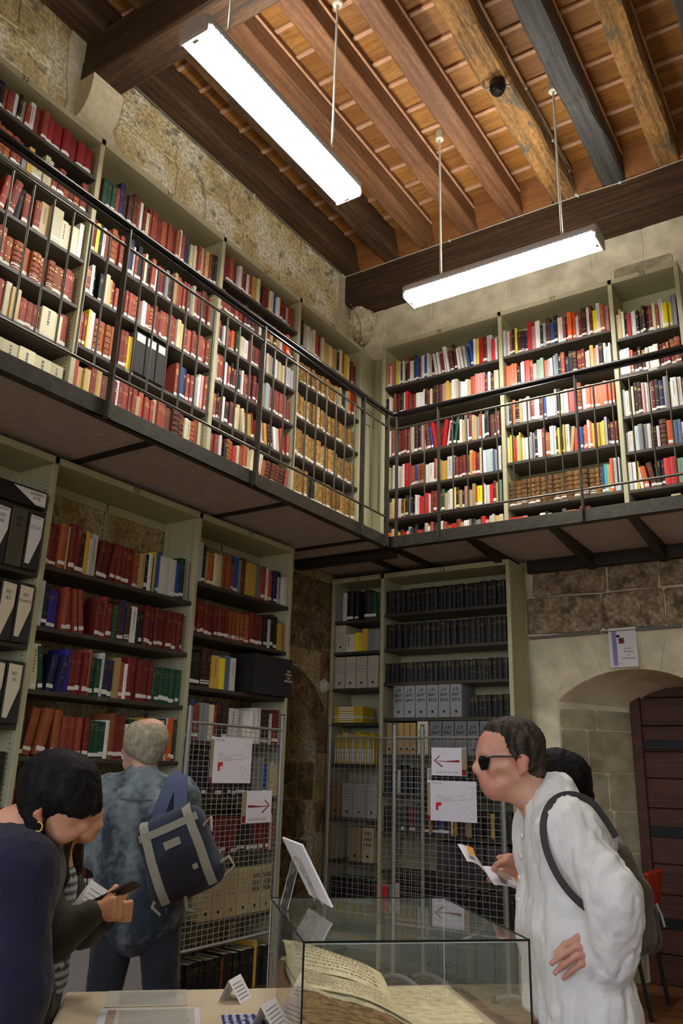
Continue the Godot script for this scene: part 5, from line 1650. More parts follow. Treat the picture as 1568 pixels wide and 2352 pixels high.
# white board leaning on a bent acrylic stand on top of the case
func build_stand() -> void:
	var top := TOP + 0.2782
	var a := on_table(Vector3(0.738, top, 0.077))
	var bq := on_table(Vector3(0.764, top, 0.344))
	var along := (bq - a).normalized()
	var back := Vector3(along.z, 0, -along.x)            # horizontal, away from the board's face
	var t := thing("acrylic_stand", "clear bent acrylic stand on the glass case", "stand", (a + bq) / 2.0)
	t.basis = Basis(along, Vector3.UP, along.cross(Vector3.UP))
	# local: x along the board, z towards its face
	var lean := 0.525
	var up := Vector3(0, cos(lean), sin(lean) * (1.0 if along.cross(Vector3.UP).dot(back) < 0.0 else -1.0))
	var outz := signf(up.z)
	var s := Buf.new()
	var y0 := 0.012
	var rest := Vector3(0, y0, 0)
	s.quad(Vector3(-0.05, y0, 0) , Vector3(0.05, y0, 0), Vector3(0.05, y0, 0) + up * 0.16, Vector3(-0.05, y0, 0) + up * 0.16)
	var crest := up * 0.16 + Vector3(0, y0, 0)
	var foot := Vector3(0, 0.001, outz * 0.115)
	s.quad(Vector3(-0.05, 0, 0) + crest, Vector3(0.05, 0, 0) + crest, Vector3(0.05, 0, 0) + foot, Vector3(-0.05, 0, 0) + foot)
	s.quad(Vector3(-0.05, y0, 0), Vector3(0.05, y0, 0), Vector3(0.05, 0.001, -outz * 0.05), Vector3(-0.05, 0.001, -outz * 0.05))
	put(s, "bent_sheet", M.acrylic, t)
	for k in [-0.05, 0.05]:
		s = Buf.new()
		s.tube([Vector3(k, y0, 0), Vector3(k, 0, 0) + crest, Vector3(k, 0, 0) + foot], [0.0012], 5)
		put(s, "polished_edge", M.seal, t)
	var board := thing("caption_board", "white foam board leaning on the acrylic stand above the case", "board", t.position + Vector3(0, 0.004, 0))
	board.basis = t.basis
	s = Buf.new()
	var nrm := up.cross(Vector3(1, 0, 0)).normalized()
	if nrm.z * outz > 0.0: nrm = -nrm
	var o := nrm * 0.004 + Vector3(0, 0.012, 0)
	var th := nrm * 0.006
	var L := Vector3(0.137, 0, 0)
	var corners := [o - L, o + L, o + L + th, o - L + th, o - L + up * 0.207, o + L + up * 0.207, o + L + th + up * 0.207, o - L + th + up * 0.207]
	s.quad(corners[0], corners[1], corners[5], corners[4]); s.quad(corners[2], corners[3], corners[7], corners[6]); s.quad(corners[4], corners[5], corners[6], corners[7])
	s.quad(corners[1], corners[2], corners[6], corners[5]); s.quad(corners[3], corners[0], corners[4], corners[7]); s.quad(corners[3], corners[2], corners[1], corners[0])
	put(s, "foam_sheet", M.paper, board)

# ------------------------------------------------------------------ bodies: a field of tapered bones, meshed as surface nets
# a bone is [x, y, z, r, x, y, z, r] and may end with a stretch [sx, sy, sz] of its cross-section; a negative r hollows the body out;
# hem cuts a garment off level at that height
func flesh(out: Buf, bones: Array, cell: float, blend: float, tint: String, c0: Color, c1: Color, fold := 0.0, fold_scale := Vector3(9, 5, 9), hem := -1.0) -> void:
	var lo := Vector3.ONE * 1e9
	var hi := -lo
	var pad := cell * 3.0 + blend * 0.3
	for k in bones:
		var s := Vector3(k[8], k[9], k[10]) if k.size() > 8 else Vector3.ONE
		for e in 2:
			var p := Vector3(k[e * 4], k[e * 4 + 1], k[e * 4 + 2])
			var r: Vector3 = s * absf(k[e * 4 + 3]) + Vector3.ONE * pad
			lo = lo.min(p - r); hi = hi.max(p + r)
	var nx := int((hi.x - lo.x) / cell) + 2
	var ny := int((hi.y - lo.y) / cell) + 2
	var nz := int((hi.z - lo.z) / cell) + 2
	var f := PackedFloat32Array()
	f.resize(nx * ny * nz)
	f.fill(1.0)
	for k in bones:
		var s := Vector3(k[8], k[9], k[10]) if k.size() > 8 else Vector3.ONE
		var m := minf(s.x, minf(s.y, s.z))
		var a := Vector3(k[0], k[1], k[2])
		var b := Vector3(k[4], k[5], k[6])
		var ra: float = absf(k[3])
		var rb: float = absf(k[7])
		var hollow: bool = k[3] < 0.0
		var p0 := (a - s * ra).min(b - s * rb) - Vector3.ONE * pad - lo
		var p1 := (a + s * ra).max(b + s * rb) + Vector3.ONE * pad - lo
		var ba := (b - a) / s
		var bb := maxf(ba.dot(ba), 1e-9)
		var inv := Vector3.ONE / s
		for kz in range(maxi(0, int(p0.z / cell)), mini(nz, int(p1.z / cell) + 1)):
			for ky in range(maxi(0, int(p0.y / cell)), mini(ny, int(p1.y / cell) + 1)):
				var at := (kz * ny + ky) * nx
				for kx in range(maxi(0, int(p0.x / cell)), mini(nx, int(p1.x / cell) + 1)):
					var q := (lo + Vector3(kx, ky, kz) * cell - a) * inv
					var t := clampf(q.dot(ba) / bb, 0.0, 1.0)
					var d := ((q - ba * t).length() - (ra + (rb - ra) * t)) * m
					var o := f[at + kx]
					if hollow:
						var g := maxf(blend * 0.5 - absf(o + d), 0.0)
						f[at + kx] = maxf(o, -d) + g * g / (2.0 * blend)
						continue
					var h := maxf(blend - absf(o - d), 0.0)
					f[at + kx] = minf(o, d) - h * h / (4.0 * blend)
	if hem > 0.0:
		for ky in mini(ny, int((hem - lo.y) / cell) + 3):
			var cut := hem - (lo.y + ky * cell)
			for kz in nz:
				var at := (kz * ny + ky) * nx
				for kx in nx: f[at + kx] = maxf(f[at + kx], cut)
	var ids := PackedInt32Array()
	ids.resize(nx * ny * nz)
	ids.fill(-1)
	var vs := PackedVector3Array()
	var cells := PackedInt32Array()
	var step := [0, 1, nx, nx + 1, nx * ny, nx * ny + 1, nx * ny + nx, nx * ny + nx + 1]
	var edges := [[0, 1], [2, 3], [4, 5], [6, 7], [0, 2], [1, 3], [4, 6], [5, 7], [0, 4], [1, 5], [2, 6], [3, 7]]
	var near := cell * 2.2
	for kz in nz - 1:
		for ky in ny - 1:
			var row := (kz * ny + ky) * nx
			for kx in nx - 1:
				var c := row + kx
				if absf(f[c]) > near: continue
				var inside := 0
				for e in 8: inside += 1 if f[c + step[e]] < 0.0 else 0
				if inside == 0 or inside == 8: continue
				var sum := Vector3.ZERO
				var n := 0
				for e in edges:
					var u := f[c + step[e[0]]]
					var w := f[c + step[e[1]]]
					if (u < 0.0) != (w < 0.0):
						var t := u / (u - w)
						var i: int = e[0]
						var j: int = e[1]
						sum += Vector3(lerpf(i & 1, j & 1, t), lerpf((i >> 1) & 1, (j >> 1) & 1, t), lerpf(i >> 2, j >> 2, t))
						n += 1
				ids[c] = vs.size()
				cells.append(c)
				vs.append(lo + (Vector3(kx, ky, kz) + sum / n) * cell)
	var tris := PackedInt32Array()
	var side := [1, nx, nx * ny]
	for c in cells:
		for ax in 3:
			var u := f[c]
			var w := f[c + side[ax]]
			if (u < 0.0) == (w < 0.0): continue
			var p: int = side[(ax + 1) % 3]
			var q: int = side[(ax + 2) % 3]
			if c - p - q < 0: continue
			var g := [ids[c], ids[c - p], ids[c - p - q], ids[c - q]]
			if g.min() < 0: continue
			# wound so that the cross product points out of the body
			if u < 0.0: tris.append_array([g[0], g[1], g[2], g[0], g[2], g[3]])
			else: tris.append_array([g[2], g[1], g[0], g[3], g[2], g[0]])
	for pass_ in 2:
		var ns := PackedVector3Array()
		ns.resize(vs.size())
		for i in range(0, tris.size(), 3):
			var k := (vs[tris[i + 1]] - vs[tris[i]]).cross(vs[tris[i + 2]] - vs[tris[i]])
			for e in 3: ns[tris[i + e]] += k
		if pass_ == 0:
			if fold <= 0.0: continue
			for i in vs.size():
				var p := vs[i] * fold_scale
				var crease := 1.0 - minf(1.0, 3.0 * absf(wobble.get_noise_3dv(p * 1.3 + Vector3(7, 3, 1))))
				vs[i] += ns[i].normalized() * fold * (0.7 * wobble.get_noise_3dv(p) + 0.45 * wobble.get_noise_3dv(p * 2.6) - 0.4 * crease)
			continue
		var cs := PackedColorArray()
		cs.resize(vs.size())
		for i in vs.size():
			var p := vs[i]
			var k := 0.0
			match tint:
				"mottle": k = clampf(0.5 + 0.9 * wobble.get_noise_3dv(p * 6.0), 0.0, 1.0)
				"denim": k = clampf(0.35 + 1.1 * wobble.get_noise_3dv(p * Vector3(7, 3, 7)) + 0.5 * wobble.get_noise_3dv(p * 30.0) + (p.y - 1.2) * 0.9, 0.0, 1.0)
				"strand": k = clampf(0.35 + 0.9 * wobble.get_noise_3dv(p * Vector3(60, 9, 60)), 0.0, 1.0)
				"stripe": k = 1.0 if fmod(p.y * 40.0, 1.0) < 0.4 else 0.0
			cs[i] = c0.lerp(c1, k)
		for i in range(0, tris.size(), 3):
			for e in [0, 2, 1]:
				out.v.append(vs[tris[i + e]]); out.n.append(ns[tris[i + e]].normalized()); out.c.append(cs[tris[i + e]])

func garment(parent: Node, called: String, m: Material, bones: Array, cell: float, blend: float, tint: String, c0: Color, c1: Color, fold := 0.0, fold_scale := Vector3(9, 5, 9), hem := -1.0) -> MeshInstance3D:
	var b := Buf.new()
	flesh(b, bones, cell, blend, tint, c0, c1, fold, fold_scale, hem)
	return put(b, called, m, parent)

# a hand: palm from wrist to knuckles and five bent fingers; each finger is three points with the root inside the palm
func hand_bones(wrist: Vector3, knuckles: Array, middles: Array, tips: Array, thumb: Array) -> Array:
	var o := []
	for i in 4:
		var k: Vector3 = knuckles[i]
		var m: Vector3 = middles[i]
		var t: Vector3 = tips[i]
		var r: float = [0.0086, 0.0088, 0.0085, 0.0075][i]
		o.append([wrist.x, wrist.y, wrist.z, 0.02, k.x, k.y, k.z, 0.0115])
		o.append([k.x, k.y, k.z, r + 0.0006, m.x, m.y, m.z, r])
		o.append([m.x, m.y, m.z, r, t.x, t.y, t.z, r - 0.0018])
	for i in thumb.size() - 1:
		var a: Vector3 = thumb[i]
		var b: Vector3 = thumb[i + 1]
		o.append([a.x, a.y, a.z, 0.0155 - 0.003 * i, b.x, b.y, b.z, 0.0125 - 0.002 * i])
	return o

func person(label: String, at: Vector3) -> Node3D:
	return thing("person", label, "person", at, VIEW_TURN, "visitors")

func band(parent: Node, called: String, m: Material, pts: Array, width: float, thick: float, out_dir: Vector3) -> void:
	var b := Buf.new()
	var prev := []
	if pts.size() > 2:
		var fine := []
		for i in pts.size() - 1:
			for k in 5:
				fine.append(pts[i].cubic_interpolate(pts[i + 1], pts[maxi(i - 1, 0)], pts[mini(i + 2, pts.size() - 1)], k / 5.0))
		fine.append(pts[-1])
		pts = fine
	for i in pts.size():
		var t: Vector3 = (pts[mini(i + 1, pts.size() - 1)] - pts[maxi(i - 1, 0)]).normalized()
		var s := t.cross(out_dir).normalized() * width / 2.0
		var o := s.cross(t).normalized() * thick / 2.0
		var ring := [pts[i] - s - o, pts[i] + s - o, pts[i] + s + o, pts[i] - s + o]
		if i > 0:
			for e in 4:
				var n := (e + 1) % 4
				b.quad(prev[e], prev[n], ring[n], ring[e])
		prev = ring
	put(b, called, m, parent)

func legs(y0: float, hips: Array, knees: Array, feet: Array, r: float) -> Array:
	var o := []
	for i in 2:
		var h: Vector3 = hips[i]
		var k: Vector3 = knees[i]
		var f: Vector3 = feet[i]
		o.append([h.x, h.y, h.z, r, k.x, k.y, k.z, r * 0.7])
		o.append([k.x, k.y, k.z, r * 0.7, f.x, y0, f.z, r * 0.58])
	return o

func shoes(t: Node3D, feet: Array, dir: Vector3, m: Material) -> void:
	for f in feet:
		var b := Buf.new()
		flesh(b, [[f.x - dir.x * 0.06, 0.045, f.z - dir.z * 0.06, 0.042, f.x + dir.x * 0.04, 0.045, f.z + dir.z * 0.04, 0.042], [f.x + dir.x * 0.04, 0.036, f.z + dir.z * 0.04, 0.036, f.x + dir.x * 0.15, 0.032, f.z + dir.z * 0.15, 0.032]], 0.012, 0.04, "plain", lin(30, 28, 28), lin(30, 28, 28))
		put(b, "shoe", m, t)

func build_people() -> void:
	white_jacket_man()
	denim_man()
	navy_woman()
	cardigan_girl()
	booklet_woman()

func white_jacket_man() -> void:
	var t := person("man in a long white hooded linen shirt and dark glasses, hand on hip", Vector3(-0.884, 0, -2.678))
	var skin := lin(206, 158, 134)
	var rosy := lin(192, 130, 110)
	var feet := [Vector3(0.03, 0, 0.1), Vector3(0.0, 0, -0.1)]
	var b := Buf.new()
	# whole figure, slim under the clothes
	flesh(b, [[-0.15, 1.43, 0, 0.056, -0.075, 1.33, 0, 0.066], [-0.06, 1.29, -0.13, 0.06, -0.06, 1.29, 0.13, 0.06], [-0.03, 1.22, -0.06, 0.1, -0.03, 1.22, 0.06, 0.1], [-0.03, 1.22, 0, 0.12, 0.0, 0.95, 0, 0.12], [0.0, 0.92, -0.07, 0.09, 0.0, 0.92, 0.07, 0.09],
		[-0.06, 1.29, 0.15, 0.055, 0.04, 1.13, 0.25, 0.042], [0.04, 1.13, 0.25, 0.042, -0.005, 1.0, 0.205, 0.03], [-0.05, 1.29, -0.15, 0.055, 0.02, 1.05, -0.22, 0.042], [0.02, 1.05, -0.22, 0.042, -0.06, 0.84, -0.2, 0.03]]
		+ legs(0.06, [Vector3(0.0, 0.88, 0.085), Vector3(0.0, 0.88, -0.085)], [Vector3(0.0, 0.48, 0.1), Vector3(-0.02, 0.48, -0.1)], feet, 0.075), 0.013, 0.05, "plain", skin, skin)
	# head in profile, looking along -x and a little down
	flesh(b, [[-0.202, 1.532, 0, 0.076, -0.17, 1.525, 0, 0.08, 1.0, 1.0, 0.93], [-0.238, 1.525, 0, 0.05, -0.236, 1.5, 0, 0.05, 1.0, 1.0, 1.15],
		[-0.215, 1.465, -0.024, 0.048, -0.24, 1.425, -0.018, 0.034], [-0.215, 1.465, 0.024, 0.048, -0.24, 1.425, 0.018, 0.034],
		[-0.253, 1.4, -0.008, 0.021, -0.253, 1.4, 0.008, 0.021], [-0.178, 1.445, 0.047, 0.026, -0.238, 1.405, 0.02, 0.024], [-0.178, 1.445, -0.047, 0.026, -0.238, 1.405, -0.02, 0.024], [-0.19, 1.4, 0, 0.04, -0.23, 1.397, 0, 0.028],
		[-0.27, 1.508, -0.032, 0.013, -0.274, 1.507, -0.008, 0.013], [-0.27, 1.508, 0.032, 0.013, -0.274, 1.507, 0.008, 0.013], [-0.244, 1.467, 0.044, 0.02, -0.21, 1.475, 0.06, 0.018], [-0.244, 1.467, -0.044, 0.02, -0.21, 1.475, -0.06, 0.018],
		[-0.276, 1.497, 0, 0.008, -0.294, 1.464, 0, 0.0092], [-0.294, 1.464, 0, 0.0092, -0.276, 1.452, 0, 0.011], [-0.287, 1.455, 0.011, 0.0072, -0.276, 1.452, 0.016, 0.008], [-0.287, 1.455, -0.011, 0.0072, -0.276, 1.452, -0.016, 0.008],
		[-0.271, 1.436, -0.014, 0.0105, -0.271, 1.436, 0.014, 0.0105], [-0.267, 1.419, -0.012, 0.011, -0.267, 1.419, 0.012, 0.011],
		[-0.284, 1.485, 0.031, -0.0135, -0.276, 1.484, 0.045, -0.012], [-0.284, 1.485, -0.031, -0.0135, -0.276, 1.484, -0.045, -0.012], [-0.236, 1.436, 0.074, -0.022, -0.255, 1.425, 0.062, -0.016], [-0.236, 1.436, -0.074, -0.022, -0.255, 1.425, -0.062, -0.016],
		[-0.16, 1.44, 0, 0.055, -0.12, 1.385, 0, 0.06]], 0.0044, 0.022, "mottle", skin, rosy)
	for s in [-1.0, 1.0]:   # ears: rim and lobe
		flesh(b, [[-0.167, 1.5, s * 0.079, 0.011, -0.158, 1.492, s * 0.085, 0.01], [-0.158, 1.492, s * 0.085, 0.01, -0.161, 1.466, s * 0.083, 0.009], [-0.161, 1.466, s * 0.083, 0.009, -0.172, 1.452, s * 0.077, 0.009], [-0.17, 1.48, s * 0.074, 0.014, -0.168, 1.47, s * 0.074, 0.012]], 0.0045, 0.012, "plain", rosy, rosy)
	# near hand spread on the hip, thumb behind
	flesh(b, hand_bones(Vector3(0.002, 0.998, 0.208), [Vector3(-0.06, 1.024, 0.224), Vector3(-0.07, 1.003, 0.228), Vector3(-0.068, 0.981, 0.227), Vector3(-0.056, 0.961, 0.222)], [Vector3(-0.1, 1.006, 0.228), Vector3(-0.112, 0.98, 0.23), Vector3(-0.106, 0.957, 0.228), Vector3(-0.087, 0.94, 0.223)], [Vector3(-0.123, 0.984, 0.218), Vector3(-0.137, 0.957, 0.219), Vector3(-0.129, 0.934, 0.218), Vector3(-0.105, 0.921, 0.214)], [Vector3(-0.01, 1.012, 0.21), Vector3(-0.034, 1.042, 0.207), Vector3(-0.045, 1.062, 0.204)]), 0.0036, 0.0065, "mottle", lin(200, 150, 130), lin(182, 122, 106))
	flesh(b, hand_bones(Vector3(-0.06, 0.84, -0.2), [Vector3(-0.08, 0.78, -0.215), Vector3(-0.088, 0.776, -0.2), Vector3(-0.088, 0.778, -0.185), Vector3(-0.084, 0.784, -0.172)], [Vector3(-0.09, 0.745, -0.215), Vector3(-0.098, 0.738, -0.2), Vector3(-0.098, 0.742, -0.185), Vector3(-0.092, 0.752, -0.172)], [Vector3(-0.088, 0.722, -0.212), Vector3(-0.094, 0.713, -0.198), Vector3(-0.094, 0.718, -0.184), Vector3(-0.09, 0.73, -0.172)], [Vector3(-0.065, 0.83, -0.21), Vector3(-0.09, 0.8, -0.225), Vector3(-0.1, 0.775, -0.225)]), 0.0055, 0.008, "plain", skin, skin)
	put(b, "body", M.skin, t)
	garment(t, "hair", M.hair, [[-0.19, 1.555, 0, 0.07, -0.165, 1.54, 0, 0.082, 1.0, 1.0, 0.96], [-0.238, 1.59, 0, 0.022, -0.17, 1.583, 0, 0.04, 1.0, 0.8, 1.9], [-0.152, 1.53, 0, 0.08, -0.128, 1.46, 0, 0.052], [-0.168, 1.535, 0.05, 0.032, -0.148, 1.49, 0.056, 0.022], [-0.168, 1.535, -0.05, 0.032, -0.148, 1.49, -0.056, 0.022]], 0.007, 0.03, "strand", lin(46, 38, 33), lin(116, 102, 90), 0.005, Vector3(55, 30, 55))
	# long shirt: body, hood lying on the back, sleeves with wide cuffs
	var cloth := [[-0.055, 1.3, -0.12, 0.075, -0.055, 1.3, 0.12, 0.075], [-0.035, 1.235, -0.075, 0.122, -0.035, 1.235, 0.075, 0.122], [-0.035, 1.23, -0.085, 0.122, -0.025, 1.02, -0.085, 0.132], [-0.035, 1.23, 0.085, 0.122, -0.025, 1.02, 0.085, 0.132], [-0.025, 1.02, -0.085, 0.132, -0.002, 0.76, -0.085, 0.15], [-0.025, 1.02, 0.085, 0.132, -0.002, 0.76, 0.085, 0.15],
		[-0.105, 1.36, -0.035, 0.05, -0.105, 1.36, 0.035, 0.05], [-0.06, 1.4, -0.045, 0.04, -0.06, 1.4, 0.045, 0.04], [-0.035, 1.385, 0, 0.06, 0.06, 1.27, 0, 0.06, 1.0, 1.0, 1.5],
		[-0.065, 1.295, 0.15, 0.085, 0.035, 1.135, 0.255, 0.068], [0.035, 1.135, 0.255, 0.068, 0.03, 1.035, 0.225, 0.058], [0.03, 1.035, 0.225, 0.058, 0.012, 0.99, 0.212, 0.05], [0.05, 1.06, 0.235, 0.055, 0.045, 0.965, 0.222, 0.036],
		[-0.05, 1.295, -0.15, 0.085, 0.02, 1.05, -0.22, 0.068], [0.02, 1.05, -0.22, 0.068, -0.05, 0.88, -0.2, 0.055]]
	garment(t, "hooded_shirt", M.linen, cloth, 0.0085, 0.055, "plain", lin(228, 225, 222), lin(228, 225, 222), 0.02, Vector3(6.5, 2.6, 7.0), 0.775)
	garment(t, "inner_collar", M.linen, [[-0.152, 1.372, -0.03, 0.016, -0.152, 1.372, 0.03, 0.016], [-0.135, 1.388, -0.045, 0.014, -0.135, 1.388, 0.045, 0.014]], 0.007, 0.02, "plain", lin(150, 172, 210), lin(150, 172, 210))
	garment(t, "trousers", M.trousers, legs(0.07, [Vector3(0.0, 0.86, 0.085), Vector3(0.0, 0.86, -0.085)], [Vector3(0.0, 0.48, 0.1), Vector3(-0.02, 0.48, -0.1)], feet, 0.1), 0.014, 0.04, "mottle", lin(30, 31, 40), lin(40, 42, 52), 0.006)
	shoes(t, feet, Vector3(-1, 0, 0), M.leather)
	# sunglasses
	b = Buf.new()
	for s in [-1.0, 1.0]:
		b.xf = Transform3D(Basis(Vector3.UP, -PI / 2 + s * 0.42) * Basis(Vector3(1, 0, 0), 0.0), Vector3(-0.279, 1.482, s * 0.035))
		b.slab(PackedVector2Array([Vector2(-0.03, 0.018), Vector2(0.03, 0.019), Vector2(0.033, 0.004), Vector2(0.024, -0.022), Vector2(-0.014, -0.025), Vector2(-0.029, -0.008)]), -0.0015, 0.0015)
		b.xf = Transform3D.IDENTITY
	var g := put(b, "sunglasses", M.lens, t)
	garment(t, "eyebrows", M.hair, [[-0.279, 1.512, 0.012, 0.005, -0.27, 1.515, 0.046, 0.0035], [-0.279, 1.512, -0.012, 0.005, -0.27, 1.515, -0.046, 0.0035]], 0.0035, 0.004, "plain", lin(60, 48, 40), lin(60, 48, 40))
	garment(t, "lips", M.lip, [[-0.2795, 1.428, 0.0, 0.0038, -0.276, 1.4275, 0.014, 0.0036], [-0.276, 1.4275, 0.014, 0.0036, -0.266, 1.425, 0.026, 0.003], [-0.2795, 1.428, 0.0, 0.0038, -0.276, 1.4275, -0.014, 0.0036], [-0.276, 1.4275, -0.014, 0.0036, -0.266, 1.425, -0.026, 0.003]], 0.003, 0.004, "plain", Color.WHITE, Color.WHITE)
	for s in [-1.0, 1.0]:
		b = Buf.new()
		b.tube([Vector3(-0.278, 1.496, s * 0.06), Vector3(-0.255, 1.499, s * 0.076), Vector3(-0.18, 1.501, s * 0.087), Vector3(-0.162, 1.497, s * 0.089), Vector3(-0.152, 1.48, s * 0.086)], [0.0032], 6)
		put(b, "temple", M.black_plastic, g)
	b = Buf.new()
	b.tube([Vector3(-0.284, 1.493, -0.06), Vector3(-0.29, 1.494, -0.03), Vector3(-0.287, 1.49, 0.0), Vector3(-0.29, 1.494, 0.03), Vector3(-0.284, 1.493, 0.06)], [0.0028], 6)
	put(b, "bridge", M.black_plastic, g)
	# shoulder strap of the backpack, over the near shoulder and under the arm
	band(t, "shoulder_strap", M.strap_web, [Vector3(0.09, 1.28, 0.14), Vector3(0.03, 1.37, 0.135), Vector3(-0.04, 1.395, 0.14), Vector3(-0.1, 1.375, 0.165), Vector3(-0.135, 1.325, 0.195), Vector3(-0.142, 1.265, 0.222), Vector3(-0.125, 1.2, 0.246), Vector3(-0.09, 1.145, 0.256), Vector3(-0.045, 1.105, 0.252), Vector3(0.0, 1.08, 0.24), Vector3(0.07, 1.06, 0.17), Vector3(0.13, 1.05, 0.1)], 0.02, 0.004, Vector3(-0.5, 0.2, 1.0))
	# buttons down the front
	for i in 4:
		b = Buf.new()
		b.xf = Transform3D(Basis(Vector3(0, 0, 1), PI / 2), Vector3(-0.163 - 0.006 * i, 1.27 - i * 0.06, 0.03))
		b.lathe([Vector2(0.0, 0.006), Vector2(0.006, 0.005), Vector2(0.007, 0.0)], Vector3.ZERO, 10)
		put(b, "button", M.white_plastic, t)
	var pack := thing("backpack", "olive and dark brown backpack on the white-shirted man's back", "backpack", t.position + Basis(Vector3.UP, VIEW_TURN) * Vector3(0.14, 0.92, -0.03), VIEW_TURN)
	garment(pack, "bag_body", M.canvas, [[0.0, 0.1, -0.1, 0.07, 0.0, 0.1, 0.1, 0.07], [0.0, 0.2, -0.1, 0.066, 0.0, 0.2, 0.1, 0.066], [-0.02, 0.29, -0.07, 0.05, -0.02, 0.29, 0.07, 0.05]], 0.012, 0.05, "mottle", lin(92, 84, 66), lin(62, 56, 46), 0.008)
	garment(pack, "front_pocket", M.canvas, [[0.048, 0.08, -0.08, 0.045, 0.048, 0.08, 0.08, 0.045], [0.048, 0.14, -0.08, 0.042, 0.048, 0.14, 0.08, 0.042]], 0.011, 0.03, "mottle", lin(46, 42, 36), lin(60, 54, 46), 0.005)
	b = Buf.new()
	b.tube([Vector3(0.088, 0.17, 0.07), Vector3(0.096, 0.14, 0.085), Vector3(0.1, 0.11, 0.09)], [0.004], 6)
	put(b, "zip_pull", M.mesh_steel, pack)

func denim_man() -> void:
	var t := person("grey-haired man in a faded denim shirt seen from behind", Vector3(-2.801, 0, -2.761))
	var skin := lin(190, 128, 104)
	var feet := [Vector3(-0.15, 0, 0.0), Vector3(0.15, 0, 0.0)]
	var b := Buf.new()
	flesh(b, [[-0.05, 1.46, 0, 0.054, -0.04, 1.37, 0, 0.066], [-0.18, 1.32, 0, 0.06, 0.12, 1.32, 0, 0.06], [-0.03, 1.25, 0, 0.13, -0.02, 0.95, 0, 0.12, 1.15, 1, 0.8], [-0.08, 0.9, 0, 0.09, 0.05, 0.9, 0, 0.09],
		[-0.19, 1.31, 0, 0.055, -0.25, 1.09, 0.02, 0.042], [-0.25, 1.09, 0.02, 0.042, -0.13, 1.08, -0.2, 0.03], [0.13, 1.31, 0, 0.055, 0.2, 1.09, 0.0, 0.042], [0.2, 1.09, 0.0, 0.042, 0.1, 1.06, -0.22, 0.03]]
		+ legs(0.06, [Vector3(-0.1, 0.87, 0), Vector3(0.065, 0.87, 0)], [Vector3(-0.13, 0.47, 0), Vector3(0.12, 0.47, 0)], feet, 0.075), 0.014, 0.05, "plain", skin, skin)
	# head turned to the left, seen from behind its right ear
	flesh(b, [[-0.065, 1.562, -0.01, 0.078, -0.03, 1.566, 0.01, 0.079, 1, 1, 0.95], [-0.095, 1.5, -0.03, 0.05, -0.12, 1.452, -0.045, 0.03], [-0.1, 1.53, -0.03, 0.055, -0.1, 1.5, -0.03, 0.05], [-0.147, 1.522, -0.055, 0.008, -0.162, 1.497, -0.062, 0.011], [-0.13, 1.44, -0.05, 0.02, -0.11, 1.44, -0.04, 0.02], [-0.055, 1.5, 0, 0.056, -0.045, 1.42, 0, 0.058]], 0.0065, 0.03, "mottle", lin(208, 166, 148), lin(200, 146, 128))
	flesh(b, [[-0.085, 1.535, 0.055, 0.011, -0.078, 1.51, 0.056, 0.01], [-0.078, 1.51, 0.056, 0.01, -0.086, 1.49, 0.05, 0.008]], 0.005, 0.012, "plain", lin(190, 110, 92), skin)
	for s in [[-0.13, 1.08, -0.2], [0.1, 1.06, -0.22]]:
		var w := Vector3(s[0], s[1], s[2])
		var kn := []
		var mi := []
		var ti := []
		for i in 4:
			kn.append(w + Vector3(0.03 - 0.02 * i, -0.01, -0.075)); mi.append(w + Vector3(0.032 - 0.021 * i, -0.02, -0.112)); ti.append(w + Vector3(0.03 - 0.02 * i, -0.045, -0.12))
		flesh(b, hand_bones(w, kn, mi, ti, [w + Vector3(0.01, 0, -0.02), w + Vector3(0.045, 0.0, -0.05), w + Vector3(0.055, 0.0, -0.08)]), 0.006, 0.008, "plain", skin, skin)
	put(b, "body", M.skin, t)
	# fringe of grey hair round the bald crown
	garment(t, "hair", M.hair, [[-0.065, 1.553, 0.008, 0.081, -0.025, 1.553, 0.018, 0.083], [-0.08, 1.53, 0.03, 0.058, -0.02, 1.51, 0.028, 0.064], [-0.05, 1.5, 0.03, 0.046, -0.035, 1.478, 0.026, 0.044], [-0.1, 1.585, -0.01, 0.045, -0.085, 1.56, 0.035, 0.045], [-0.03, 1.665, -0.02, -0.042, -0.015, 1.65, -0.01, -0.045]], 0.0068, 0.024, "strand", lin(170, 158, 134), lin(214, 204, 180), 0.004, Vector3(50, 20, 50))
	var shirt := [[-0.18, 1.325, 0, 0.075, 0.12, 1.325, 0, 0.075], [-0.1, 1.26, 0.0, 0.12, 0.05, 1.26, 0.0, 0.12], [-0.1, 1.24, 0, 0.118, -0.085, 1.0, 0, 0.122], [0.05, 1.24, 0, 0.118, 0.055, 1.0, 0, 0.122], [-0.085, 1.0, 0, 0.122, -0.085, 0.86, 0, 0.128], [0.055, 1.0, 0, 0.122, 0.06, 0.86, 0, 0.13], [-0.015, 1.0, 0, 0.12, -0.015, 0.79, 0.03, 0.115],
		[-0.05, 1.4, 0.0, 0.07, -0.045, 1.37, 0.0, 0.075],
		[-0.19, 1.305, 0, 0.078, -0.252, 1.09, 0.02, 0.064], [-0.252, 1.09, 0.02, 0.064, -0.15, 1.08, -0.17, 0.05], [0.13, 1.305, 0, 0.078, 0.205, 1.09, 0, 0.064], [0.205, 1.09, 0, 0.064, 0.11, 1.06, -0.19, 0.05]]
	garment(t, "denim_shirt", M.denim, shirt, 0.0105, 0.05, "denim", lin(46, 56, 68), lin(138, 150, 156), 0.009, Vector3(10, 4, 10))
	band(t, "yoke_seam", M.denim_seam, [Vector3(-0.21, 1.31, 0.072), Vector3(-0.12, 1.3, 0.115), Vector3(-0.02, 1.298, 0.125), Vector3(0.07, 1.3, 0.115), Vector3(0.16, 1.31, 0.07)], 0.008, 0.003, Vector3(0, 0, 1))
